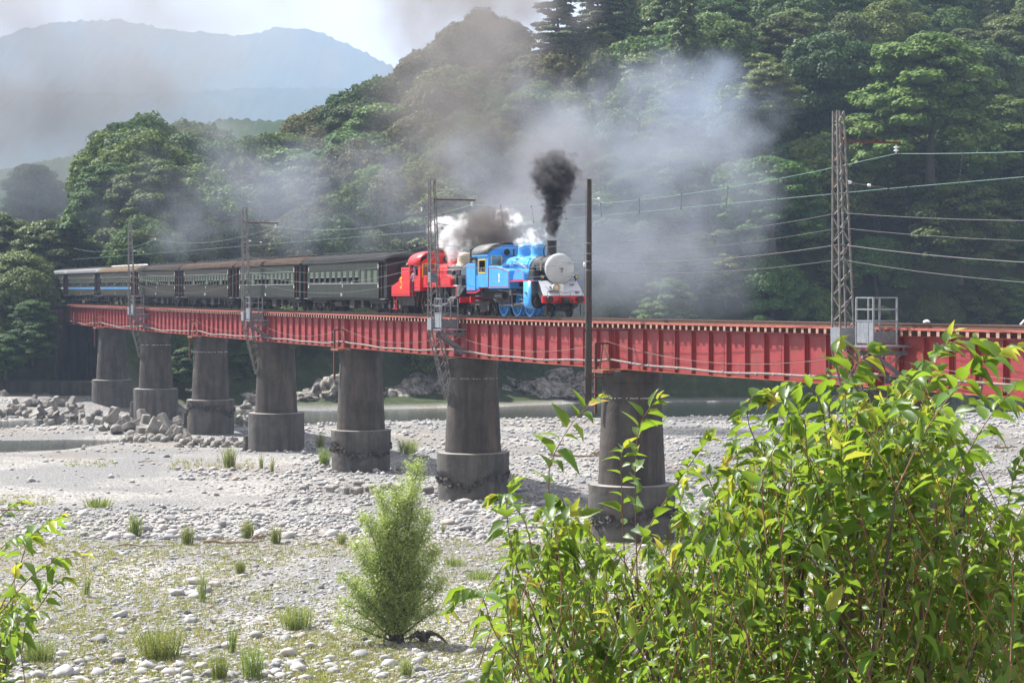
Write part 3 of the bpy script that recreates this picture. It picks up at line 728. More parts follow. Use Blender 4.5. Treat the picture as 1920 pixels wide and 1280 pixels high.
for y in (-1.20, 1.20):
    m = MB()
    for a, b_ in zip(Ssamp[:-1], Ssamp[1:]):
        def q(S, y0, y1, z0, z1): return [tl(S, y0, z0), tl(S, y1, z0), tl(S, y1, z1), tl(S, y0, z1)]
        hexa(m, q(a, y - .06, y + .06, -.232, -.150), q(b_, y - .06, y + .06, -.232, -.150))
    m.build('guard_timber', M['guard'], track)
m = MB(); m.box(-.1, .1, -1.24, 1.24, -.438, -.236); m.box(-.1, .1, -1.243, -1.24, -.43, -.24, 1)
tie = m.mesh('sleeper', [M['tie'], M['tieend']])
S = Snear + .3; k = 0; rest = MB(); rj = random.Random(4)
while S < 262:
    if k < 300:
        link('sleeper', tie, track, loc=tl(S, rj.uniform(-.012, .012), rj.uniform(-.003, .003)), rot=(0, 0, rj.uniform(-.01, .01)))
    else:
        x, y, z = tl(S, 0, 0); rest.box(x - .1, x + .1, -1.24, 1.24, z - .438, z - .236); rest.box(x - .1, x + .1, -1.243, -1.24, z - .43, z - .24, 1)
    S += .617; k += 1
tag(rest.build('far_sleepers', [M['tie'], M['tieend']], track), kind='stuff')
# small bearing blocks under the tie ends seen along the flange
# ---- piers
pier_lbl = ['pier farthest left, standing before the dark abutment', 'pier with armour blocks heaped at its foot', 'pier with a chipped collar and small blocks before it', 'pier under the second lattice mast', 'pier with a narrow broken collar beside a weed patch', 'pier with ragged collar under the mast before the red engine', 'pier right behind the wooden pole', 'pier nearest of all, almost hidden in the leafy tree']
for j in range(1, 9):
    S = JS[j]; c = CP(S, 0, 0); e = empty('bridge_pier', (c.x, c.y, 0), TZ)
    tag(e, 'tapered round concrete ' + pier_lbl[j - 1], 'bridge pier', 'piers of the railway bridge')
    rs = np.random.RandomState(j)
    zt = ZR(S) - 2.53
    m = MB(); prof = [(1.46, 0)] 
    nb = 30; pr = [(1.66 - .235 * i / nb + rs.normal() * .004 - (.014 if i % 7 == 3 else 0), 2.7 + (zt - .55 - 2.7) * i / nb) for i in range(nb + 1)]
    m.lathe(pr, 48); m.build('shaft', M['conc'], e, True, 30)
    MB().lathe([(1.44, zt - .5501), (1.485, zt - .53), (1.485, zt), (1.40, zt + .03)], 48).build('cap', M['conc'], e, True, 30)
    base = min(gz(c.x, c.y), -.2) - 1.2
    rc = [2.12, 2.15, 2.1, 2.18, 2.05, 2.12, 2.12, 2.12][j - 1]
    # collar with worn belt
    m = MB(); n = 64; rows = 26; v = []; f = []
    zz = [base + (2.7 - base) * i / rows for i in range(rows + 1)]
    belt = {3: 1.9, 5: 1.3, 6: 1.15, 7: 1.2}.get(j, None)
    for a, z in enumerate(zz):
        for i in range(n):
            th = 2 * math.pi * i / n; r = rc + .012 * rs.normal()
            if belt is not None:
                bz = belt + .28 * math.sin(th * 2 + j) + .14 * math.sin(th * 5 + 1)
                dz = z - bz
                if abs(dz) < .30: r += -.20 + .16 * rs.rand()
                if dz < -.2: r -= .06
            v.append((r * math.cos(th), r * math.sin(th), z))
    for a in range(rows):
        for i in range(n):
            q = (i + 1) % n; f.append((a * n + i, a * n + q, (a + 1) * n + q, (a + 1) * n + i))
    m.add(v, f); co = m.build('collar', M['conc2'], e, True, 45)
    MB().lathe([(rc - .03, 2.695), (rc - .06, 2.72), (1.6, 2.74)], 48).build('collar_top', M['block'], co, True, 30)
    if belt is not None:
        m = MB()
        for i in range(320):
            th = 2 * math.pi * i / 320 + rs.rand() * .03; z = belt + .28 * math.sin(th * 2 + j) + .14 * math.sin(th * 5 + 1) + rs.normal() * .10
            r = rc - .05; s = .06 + rs.rand() * .14; p = Vector((r * math.cos(th), r * math.sin(th), z))
            q = [Vector(rs.normal(size=3)).normalized() * s for _ in range(5)]
            m.add([p + a for a in q], [(0, 1, 2), (0, 2, 3), (0, 3, 1), (4, 2, 1), (4, 3, 2), (4, 1, 3)])
        tag(m.build('crust', M['crust'], co), kind='stuff')
    # lime lines
    if j in (2, 3, 6, 7):
        zl = [None, None, 7.0, 6.9, None, None, 7.05, 6.95][j]
        m = MB(); n = 90
        rr = lambda z: 1.66 - .235 * (z - 2.7) / (zt - .55 - 2.7)
        for i in range(n):
            if rs.rand() < .3: continue
            t0 = 2 * math.pi * i / n; t1 = 2 * math.pi * (i + 1) / n; h = .02 + rs.rand() * .045
            zc = zl + rs.normal() * .008; r0 = rr(zc) + .004; 
            m.add([(r0 * math.cos(t0), r0 * math.sin(t0), zc - h), (r0 * math.cos(t1), r0 * math.sin(t1), zc - h * rs.rand()), (r0 * math.cos(t1), r0 * math.sin(t1), zc + .015), (r0 * math.cos(t0), r0 * math.sin(t0), zc + .015)], [(0, 1, 2, 3)])
        m.build('lime_line', M['lime'], e)
    # narrow concrete posts set against some collars
    if j in (2, 3, 4):
        for dx, z1 in ((0, {2: 1.4, 3: 1.6, 4: .9}[j]),):
            th = R(180 + 70)
            # towards the left edge of the collar as seen
            px = Vector((-1, 0)) ; a = math.atan2(-.9301, .3673)
            lx_, ly_ = (-.3673 * rc * 1.03, -.9301 * rc * 1.03)
            m = MB(); m.lathe([(.36, base), (.36, -.1 + z1 * .45), (.31, z1 * .45), (.31, z1)], 8, Matrix.Translation((lx_, ly_, 0)))
            m.build('foot_post', M['conc2'], e, False)
# ---- abutment and river walls
def wallblock(name, x0, x1, Y0, Y1, z0, z1, material, label, cat, parts=True):
    a = (x0 - 960) / F * Y0; b_ = (x1 - 960) / F * Y0
    m = MB(); m.box(a, b_, Y0, Y1, z0, z1); o = m.build(name, M[material], None, bevel=.08); tag(o, label, cat); return o
wallblock('river_wall', -420, 107, 236.6, 240, -1, 10.1, 'wall', 'tall dark stone river wall below the trees left of the bridge', 'wall')
wallblock('river_wall', -420, 182, 231.5, 236.4, -1.5, 2.3, 'wall', 'low dark concrete ledge along the foot of the tall river wall', 'wall')
c = CP(JS[0] + 1.5, 0, 0); e = empty('abutment', (c.x, c.y, 0), TZ); tag(e, 'dark weathered concrete abutment carrying the far left end of the bridge', 'abutment')
MB().box(-5, 1.1, -4.6, 6.2, -1, ZR(JS[0]) - 2.56).build('wall_body', M['wall'], e, bevel=.05)
MB().box(-5, .55, -3.1, 3.1, ZR(JS[0]) - 2.56, ZR(JS[0]) - .42).build('back_wall', M['wall'], e)
MB().box(1.1, 1.5, -2.6, -1.8, -1, 6.2).build('buttress', M['wall'], e); MB().box(1.1, 1.5, 1.6, 2.4, -1, 6.2).build('buttress', M['wall'], e)
m = MB(); a_ = CP(JS[0] + 3, -3.2, 0)
# ---- hung pipe with its catenary cable
pp = empty('service_pipe', CP(JS[5], -1.22, 9), TZ); tag(pp, 'long grey brown pipe slung along the near face of the red girders', 'pipe')
def loc(S, off, z): return (JS[5] - S, off + 1.22, z - 9)
pts = []; rr = random.Random(8)
hp = MB()
for j in range(0, 9):
    S0, S1 = JS[j], JS[j + 1]
    for k in range(16 if j < 8 else 17):
        u = k / 16; S = S0 + (S1 - S0) * u; z = ZR(S) - 2.0 - .22 * (4 * u * (1 - u)) + (.03 * math.sin(u * 19 + j * 2)) + (.05 if j < 5 else .0) * math.sin(u * 9 + j)
        if j == 8: z = ZR(S) - 1.92 - .1 * math.sin(u * 3)
        pts.append(loc(S, -1.22, z))
pip = MB().tube(pts, .052, 8).build('pipe', M['pipe'], pp, True)
m = MB(); cl = MB()
cpts = []
for j in range(0, 9):
    S0, S1 = JS[j], JS[j + 1]; zt0 = ZR(S0) - 1.12; cp = []
    for k in range(17):
        u = k / 16; S = S0 + (S1 - S0) * u; z = ZR(S) - 1.12 - .72 * (4 * u * (1 - u)); cp.append(loc(S, -1.26, z))
        if 0 < k < 16:
            zp = ZR(S) - 2.0 - .22 * (4 * u * (1 - u))
            cl.bar(loc(S, -1.26, z), loc(S, -1.24, zp + .04), .012)
            cl.cyl(loc(S, -1.26, z - .03), loc(S, -1.26, z + .03), .03, n=5)
            cl.cyl(loc(S - .05, -1.22, zp), loc(S + .05, -1.22, zp), .066, n=8)
    m.tube(cp, .011, 5)
m.build('suspension_cable', M['cable'], pp); cl.build('pipe_hangers', M['steel'], pp)
# ---- rusty frames at the odd piers
for j, lb in ((1, 'first rusty frame, at the pier nearest the abutment'), (3, 'rusty pipe frame at the third pier from the left'), (5, 'rusty pipe frame at the pier with the narrow collar'), (7, 'large dark red pipe frame beside the wooden pole')):
    S = JS[j]; e = empty('pipe_support_frame', CP(S, -1.5, ZR(S)), TZ); tag(e, lb + ', with a bent plate', 'frame', 'rusty pipe frames at the piers')
    MB().bar((-.35, -.28, -1.2), (-.35, -.28, -4.6), .12).build('post', M['drkrust'], e)
    MB().bar((-.35, -.28, -1.2), (-.35, .45, -1.2), .10).build('top_bar', M['drkrust'], e)
    MB().bar((-.35, .12, -1.22), (-.35, -.05, -2.45), .05).build('strut', M['drkrust'], e)
    m = MB(); m.add([(-.2, .1, -1.22), (.05, .18, -1.25), (.28, .2, -2.0), (.38, .22, -2.5), (.2, .22, -2.5), (.05, .2, -1.95)], [(0, 1, 2, 5), (5, 2, 3, 4)])
    o = m.build('bent_plate', M['rust'], e); so_ = o.modifiers.new('s', 'SOLIDIFY'); so_.thickness = .02
    MB().box(-1.0, .7, -.35, .55, -2.62, -2.47).build('shelf', M['rust'], e)
# ---- lattice masts with service platforms
def lattice(m, p0, p1, w0, w1, n, leg=.06, br=.035, d0=None, d1=None, horiz=False):
    p0 = Vector(p0); p1 = Vector(p1); d0 = d0 or w0; d1 = d1 or w1
    cs = [(-1, -1), (1, -1), (1, 1), (-1, 1)]
    def corner(u, c): 
        p = p0.lerp(p1, u); w = w0 + (w1 - w0) * u; d = d0 + (d1 - d0) * u
        return Vector((p.x + c[0] * w / 2, p.y + c[1] * d / 2, p.z))
    legs = []
    for c in cs: legs.append((corner(0, c), corner(1, c)))
    for a, b_ in legs: m.bar(a, b_, leg)
    for k in range(n):
        u0, u1 = k / n, (k + 1) / n
        for q in range(4):
            a, b_ = cs[q], cs[(q + 1) % 4]
            if (k + q) % 2 == 0: a, b_ = b_, a
            m.bar(corner(u0, a), corner(u1, b_), br, .012)
            if horiz or n <= 12: m.bar(corner(u0, b_), corner(u1, a), br, .012)
            if horiz: m.bar(corner(u1, a), corner(u1, b_), br, .012)
OFFM = -2.35
mast_info = [(2, 'leftmost lattice mast, thin and far away, before the blue striped coach'), (4, 'lattice mast in front of the third coach from the engines'), (6, 'lattice mast standing in front of the red engine'), (8, 'nearest and tallest lattice mast, at the right before the forest')]
MAST = {}
for j, lb in mast_info:
    S = JS[j] + (.15 if j != 8 else .1); zr = ZR(S); e = empty('lattice_mast', CP(S, OFFM, zr), TZ)
    tag(e, 'grey rust streaked ' + lb, 'lattice mast', 'lattice catenary masts on the bridge'); MAST[j] = (S, zr)
    top = 8.05 if j == 8 else 7.95
    # x along the track (towards camera), y to the track
    m = MB(); lattice(m, (0, .02, -.45), (-.12, -.12, top), .60, .29, 17, .062, .042); m.build('upper_lattice', M['mast'], e)
    MB().box(-.17, -.07, -.17, -.07, top - .02, top + .02).build('cap_plate', M['mast'], e)
    m = MB(); z0, z1 = -.85, -.15; 
    w0, w1 = .70, .66
    m.add([(-.34, -.33, z0), (.34, -.33, z0), (.34, .37, z0), (-.34, .37, z0), (-.35, -.33, z1), (.35, -.33, z1), (.35, .37, z1), (-.35, .37, z1)], [(0, 3, 2, 1), (4, 5, 6, 7), (0, 1, 5, 4), (1, 2, 6, 5), (2, 3, 7, 6), (3, 0, 4, 7)])
    m.build('gusset_box', M['steel'], e)
    m = MB(); lattice(m, (0, .02, -.85), (.05, .95, -5.0), .66, .44, 7, .062, .044, horiz=True); m.build('lower_lattice', M['mast'], e)
    m = MB(); m.bar((0, .5, -2.6), (.05, 1.25, -2.62), .09); m.bar((.3, .6, -3.1), (.3, 1.3, -2.62), .07); m.build('pier_bracket', M['drkrust'], e)
    # bracket arm over the track
    za = 6.9 if j == 8 else 6.75
    ar = MB().bar((-.02, -.05, za), (-.02, 2.55, za), .075, .085).build('bracket_arm', M['drkrust'], e)
    MB().bar((-.1, 0, top - .15), (-.04, 1.75, za + .03), .018).build('tie_rod', M['cable'], ar)
    m = MB(); 
    m.lathe([(.012, -.06), (.012, -.14), (.085, -.16), (.095, -.19), (.03, -.2), (.03, -.26), (.085, -.28), (.095, -.31), (.03, -.33), (.02, -.40)], 12, Matrix.Translation((-.02, 2.35, za)))
    m.build('insulator', M['porc'], e, True)
    # registration arm low down
    zc = 5.35
    m = MB(); m.bar((0, .15, zc), (0, 1.1, zc - .1), .03); m.bar((0, 1.1, zc - .1), (0, 2.35, zc - .25), .02)
    m.build('steady_arm', M['steeld'], e)
    m = MB(); m.lathe([(.03, -.1), (.07, -.06), (.07, .06), (.03, .1)], 10, Matrix.Translation((0, .28, zc)) @ Matrix.Rotation(R(90), 4, 'X')); m.lathe([(.02, -.08), (.055, -.05), (.055, .05), (.02, .08)], 10, Matrix.Translation((0, 1.15, zc - .1)) @ Matrix.Rotation(R(90), 4, 'X'))
    m.build('post_insulator', M['porc'], e, True)
    if j == 6:
        MB().box(-.25, .2, -.32, .12, 1.9, 2.5).build('switch_box', M['steeld'], e, bevel=.02)
        m = MB(); m.bar((0, -.1, 6.0), (-.15, -.9, 6.0), .05); m.bar((0, -.15, 5.2), (-.15, -.85, 5.97), .03); m.build('side_bracket', M['steel'], e)
        MB().lathe([(.02, 0), (.05, .05), (.05, .12), (.02, .14), (.05, .18), (.04, .26)], 10, Matrix.Translation((-.12, -.75, 6.03))).build('pin_insulator', M['porc'], e, True)
        MB().bar((.3, .55, -.2), (.3, .55, 1.9), .03).build('conduit', M['steel'], e)
    # platform
    p = empty('service_platform', CP(S, OFFM, zr), TZ)
    tag(p, {2: 'small grey railed platform beside the leftmost lattice mast', 4: 'grey railed platform beside the mast before the third coach', 6: 'grey railed platform below the red engine beside the lattice mast', 8: 'nearest grey railed platform, bare steel cage right of the tallest mast'}[j], 'platform', 'railed service platforms on brackets')
    x0, x1, y0, y1 = (1.25, 2.45, -.15, .85) if j == 8 else (.45, 1.65, -.15, .85)
    zd = -.78; zt_ = .98
    for (a, b_) in ((x0, y0), (x1, y0), (x0, y1), (x1, y1)):
        MB().bar((a, b_, zd), (a, b_, zt_), .06).build('rail_post', M['steel'], p)
    MB().bar(((x0 + x1) / 2 + .25, y0, zd), ((x0 + x1) / 2 + .25, y0, zt_), .05).build('rail_post', M['steel'], p)
    for z in (.98, .55, .12):
        for a, b_ in (((x0, y0), (x1, y0)), ((x1, y0), (x1, y1)), ((x0, y1), (x1, y1)), ((x0, y0), (x0, y1))):
            if z == .12 and a == (x0, y1): continue
            MB().bar((a[0], a[1], z), (b_[0], b_[1], z), .05).build('handrail', M['steel'], p)
    MB().box(x1 - .01, x1 + .012, y0 + .05, y1 - .05, -.7, -.25).build('side_panel', M['steeld'], p)
    MB().box(x0 + .05, x1 - .05, y0 - .012, y0 + .01, -.70, .08).build('kick_panel', M['steel'], p)
    MB().box(x0 - .1, x1 + .1, y0 - .08, y1 + .75, -.86, -.79).build('deck', M['steel'], p)
    for a in (x0 + .1, x1 - .1):
        MB().bar((a, -.1, -1.07), (a, 1.35, -1.07), .08, .16).build('bearer', M['steeld'], p)
        MB().bar((a, .05, -1.2), (a, 1.40, -2.1), .07, .16).build('diagonal_brace', M['steeld'], p)
        for q in (0., .6, 1.2): MB().bar((a, q, -.99), (a, q, -.86), .05).build('stub_post', M['steel'], p)
        MB().box(a - .02, a + .02, 1.0, 1.40, -2.25, -1.95).build('bracket_plate', M['steeld'], p)
        MB().bar((a, .55, -1.5), (a, 1.1, -1.12), .05).build('strut', M['steel'], p)
# ---- wooden pole
xw = 1103; OW = -3.0; SW = S_at(1100, OW); zr = ZR(SW)
pw = empty('wooden_pole', CP(SW, OW, 0)); pw.rotation_euler = (R(.3), R(.45), 0)
tag(pw, 'dark weathered wooden pole standing just right of the blue engine', 'utility pole')
m = MB(); m.tube([(0, 0, 6.75), (0.01, 0, 9), (.0, 0, 12), (-.02, 0, 17.45)], [.18, .17, .15, .115], 12); m.build('pole', M['wood'], pw, True)
PWZ = [14.39, 13.90, 13.52, 13.10]
for z in PWZ: MB().lathe([(.155, z - .03), (.165, z), (.155, z + .03)], 12).build('band', M['steeld'], pw)
for z, l in ((zr - .52, 2.2), (8.0, .8), (7.2, .8)):
    MB().bar((-.25, -.1, z), (l, .5, z + .02), .07).build('clamp_bar', M['drkrust'], pw)
m = MB(); m.bar((0, 0, 16.55), (.45, .17, 16.5), .03); m.lathe([(.02, 0), (.07, .04), (.07, .1), (.02, .14)], 10, Matrix.Translation((.45, .17, 16.45))); m.build('insulator', M['porc'], pw)
# ---- wires
def sag(a, b_, s, n=18):
    a = Vector(a); b_ = Vector(b_); out_ = []
    for i in range(n + 1):
        u = i / n; p = a.lerp(b_, u); p.z -= s * 4 * u * (1 - u); out_.append(p)
    return out_
MS = sorted([(MAST[j][0], MAST[j][1], j) for j in MAST], reverse=True)
# supports from far to near, with one beyond each end
sup = [(MAST[2][0] + 46, 10.85)] + [(s, z) for s, z, j in MS] + [(MAST[8][0] - 45, 10.9)]
def messenger():
    o = MB(); dr = MB(); ct = MB(); lab = []
    pts = []; cpts = []
    for i in range(len(sup) - 1):
        (Sa, za), (Sb, zb) = sup[i], sup[i + 1]
        ha = za + (6.48 if i != 4 else 6.48); hb = zb + 6.48
        if i + 1 == 4: hb = zb + 6.5
        q = sag(CP(Sa, 0.0, ha), CP(Sb, 0.0, hb), .75, 20); pts += q[:-1] if i < len(sup) - 2 else q
        zca, zcb = za + 5.15, zb + 5.15
        offa = .2 if i % 2 else -.2
        c_ = [CP(Sa, offa, zca).lerp(CP(Sb, -offa, zcb), u / 20) for u in range(21)]
        cpts += c_[:-1] if i < len(sup) - 2 else c_
        for k in range(2, 20, 2):
            dr.bar(q[k], c_[k], .014)
            dr.cyl(q[k] + Vector((0, 0, -.05)), q[k] + Vector((0, 0, .05)), .028, n=5); dr.cyl(c_[k] + Vector((0, 0, -.05)), c_[k] + Vector((0, 0, .05)), .028, n=5)
    a = o.tube(pts, .0115, 5).build('overhead_wire', M['wire_g']); tag(a, 'pale green sagging overhead wire hung from the arms of the lattice masts', 'wire')
    b_ = ct.tube(cpts, .0105, 5).build('overhead_wire', M['wire_g']); tag(b_, 'straight pale green contact wire running just above the engines', 'wire')
    d_ = dr.build('wire_droppers', M['wire_d']); tag(d_, 'thin droppers joining the sagging green wire and the contact wire', 'wire clips')
messenger()
lbw = ['top', 'second', 'third', 'lowest']
posts = [(MAST[2][0] + 30, -2.6, [12.8, 12.3, 11.8, 11.3])] + [(s, OFFM - .1, [z + 1.25 + v for v in (2.9, 2.35, 1.75, 1.15)]) for s, z, j in MS[:3]] + [(SW, OW + .1, PWZ)] + [(MS[3][0], OFFM - .1, [15.05, 14.48, 13.85, 13.28])] + [(MS[3][0] - 45, OFFM - .1, [15.0, 14.4, 13.8, 13.2])]
for i in range(4):
    pts = []
    for q in range(len(posts) - 1):
        Sa, oa, za = posts[q]; Sb, ob, zb = posts[q + 1]
        ln = Sa - Sb; s_ = .9 * (ln / 46) ** 2 * (1 + .12 * i)
        pl = sag(CP(Sa, oa, za[i]), CP(Sb, ob, zb[i]), s_, 16); pts += pl[:-1] if q < len(posts) - 2 else pl
    o = MB().tube(pts, [.010, .008, .015, .010][i], 5).build('side_cable', M['wire_d'])
    tag(o, f'{lbw[i]} of the four dark cables strung from mast to mast on the near side', 'cable')
g0 = CP(SW, OW, 17.0) ; g1 = CP(SW - .2, -1.1, zr - .1)
o = MB().bar(CP(SW + .3, OW + .1, 17.0), CP(SW + 3.6, -1.6, zr - .3), .014).build('guy_wire', M['wire_d']); tag(o, 'thin slanting guy wire left of the wooden pole', 'wire')
gi = MB().lathe([(.02, -.12), (.07, -.07), (.07, .07), (.02, .12)], 10, Matrix.Translation((CP(SW + .3, OW + .1, 17.0)).lerp(CP(SW + 3.6, -1.6, zr - .3), .55))).build('guy_insulator', M['porc'], o)
# white things by the track at the far right
q = CP(S_at(1733, .4), .5, ZR(70) - .02); o = MB().lathe([(.14, 0), (.12, .06), (.05, .1), (0.01, .11)], 12, Matrix.Translation(q)).build('track_marker', M['white'], None, True); tag(o, 'small white knob on the track right of the nearest platform', 'track marker')
q = CP(S_at(1915, .9), 1.0, ZR(66)); o = MB().bar(q + Vector((-.12, 0, -.05)), q + Vector((.35, 0, .45)), .13, .05).build('slanted_board', M['white']); tag(o, 'white slanted board at the right edge of the picture beside the track', 'board')
# ------------------------------------------------------------------ train parts
def ring(m, x, y, z, r0, r1, w, n=28, mi=0):
    v = []; 
    for yy in (y - w / 2, y + w / 2):
        for r in (r0, r1):
            for i in range(n):
                t = 2 * math.pi * i / n; v.append((x + r * math.cos(t), yy, z + r * math.sin(t)))
    f = []
    for i in range(n):
        j = (i + 1) % n
        f += [(i, j, n + j, n + i), (2 * n + i, 3 * n + i, 3 * n + j, 2 * n + j), (n + i, n + j, 3 * n + j, 3 * n + i), (i, 2 * n + i, 2 * n + j, j)]
    m.add(v, f, mi)
def spoked(parent, x, y, r, material, n=15, name='driving_wheel', tyre=None):
    m = MB(); ring(m, x, y, r, r * .86, r * .95, .12)
    m.cyl((x, y - .09, r), (x, y + .07, r), r * .17, n=16)
    for i in range(n):
        t = 2 * math.pi * i / n
        m.bar((x + math.cos(t) * r * .14, y, r + math.sin(t) * r * .14), (x + math.cos(t) * r * .84, y, r + math.sin(t) * r * .84), .042, .05)
    # counterweight
    k = [(x + math.cos(t) * q, r + math.sin(t) * q) for q, t in [(r * .82, R(60 + a)) for a in range(0, 61, 12)]]
    m.prism(k, y - .04, y + .05)
    o = m.build(name, material, parent, True, 40)
    mt = MB(); ring(mt, x, y, r, r * .95, r * 1.0, .13); ring(mt, x, y + (.05 if y < 0 else -.05), r, r * .9, r * 1.035, .03)
    mt.build('tyre', tyre or material, o, True, 40)
    return o
def disc(parent, x, y, r, name='wheel', material=None, n=24):
    m = MB(); M_ = Matrix.Translation((x, y, r)) @ Matrix.Rotation(R(90), 4, 'X')
    s = 1 if y < 0 else -1
    m.lathe([(r * .2, .10 * s), (r * .22, .06 * s), (r * .75, .0), (r * .84, .055 * s), (r, .06 * s), (r, -.05 * s), (r * 1.06, -.055 * s), (r * 1.06, -.075 * s)], n, M_)
    return m.build(name, material or M['under'], parent, True, 35)
def bogie(parent, x, wb=2.45, r=.43, name='bogie', frame=True):
    m = MB()
    for s in (-1, 1):
        y = s * .92
        m.box(x - wb / 2 - .55, x + wb / 2 + .55, y - .06, y + .06, .62, .80)
        m.prism([(x - .75, .62), (x + .75, .62), (x + .55, .28), (x - .55, .28)], y - .05, y + .05)
        for q in (-1, 1):
            m.box(x + q * wb / 2 - .15, x + q * wb / 2 + .15, y - .13, y + .05, .30, .62)
        for q in (-.3, 0, .3): m.cyl((x + q, y - .1, .34), (x + q, y - .1, .60), .09, n=8)
    m.box(x - .35, x + .35, -.95, .95, .5, .82)
    for q in (-1, 1): m.cyl((x + q * wb / 2, -.6, r), (x + q * wb / 2, .6, r), .07, n=8)
    b = m.build(name, M['under'], parent, False, bevel=.012)
    for q in (-1, 1):
        for s in (-1, 1): disc(b, x + q * wb / 2, s * .56, r)
        MB().box(x + q * wb / 2 - .09, x + q * wb / 2 + .09, -1.065, -1.052, .40, .46).build('axlebox_cover', M['sill'], b)
    return b
def arc_roof(L0, L1, w, z0, z1, n=14, thick=.04, end_curve=0.0, xs=None, closed=True):
    # curved roof between x=L0..L1, eaves at z0 and crown z1
    m = MB(); v = []; f = []
    xs = xs or [L0 + (L1 - L0) * i / 24 for i in range(25)]
    rows = len(xs)
    for x in xs:
        e = 0.0
        if end_curve:
            dd = min(x - L0, L1 - x); e = max(0, 1 - dd / end_curve); e = 1 - math.sqrt(max(0, 1 - e * e))
        for i in range(n + 1):
            u = -1 + 2 * i / n; yy = w * math.sin(u * math.pi / 2) if abs(u) < 1 else w * u
            zz = z0 + (z1 - z0) * (math.cos(u * math.pi / 2) ** .72) * (1 - .62 * e) - .02 * e
            v.append((x, yy, zz))
    for a in range(rows - 1):
        for i in range(n): f.append((a * (n + 1) + i, a * (n + 1) + i + 1, (a + 1) * (n + 1) + i + 1, (a + 1) * (n + 1) + i))
    if not closed: m.add(v, f); return m
    f.append(tuple(range(n, -1, -1))); f.append(tuple((rows - 1) * (n + 1) + i for i in range(n + 1)))
    f.append((0, n, (rows - 1) * (n + 1) + n, (rows - 1) * (n + 1)))
    m.add(v, f); return m
def panel_with_holes(m, x0, x1, z0, z1, holes, y, t, mi=0):
    # wall along x with rectangular openings (sorted, same z range)
    if not holes: m.box(x0, x1, y, y + t, z0, z1, mi); return
    za = min(h[2] for h in holes); zb = max(h[3] for h in holes)
    m.box(x0, x1, y, y + t, z0, za, mi); m.box(x0, x1, y, y + t, zb, z1, mi)
    x = x0
    for h in sorted(holes):
        m.box(x, h[0], y, y + t, za, zb, mi); x = h[1]
    m.box(x, x1, y, y + t, za, zb, mi)
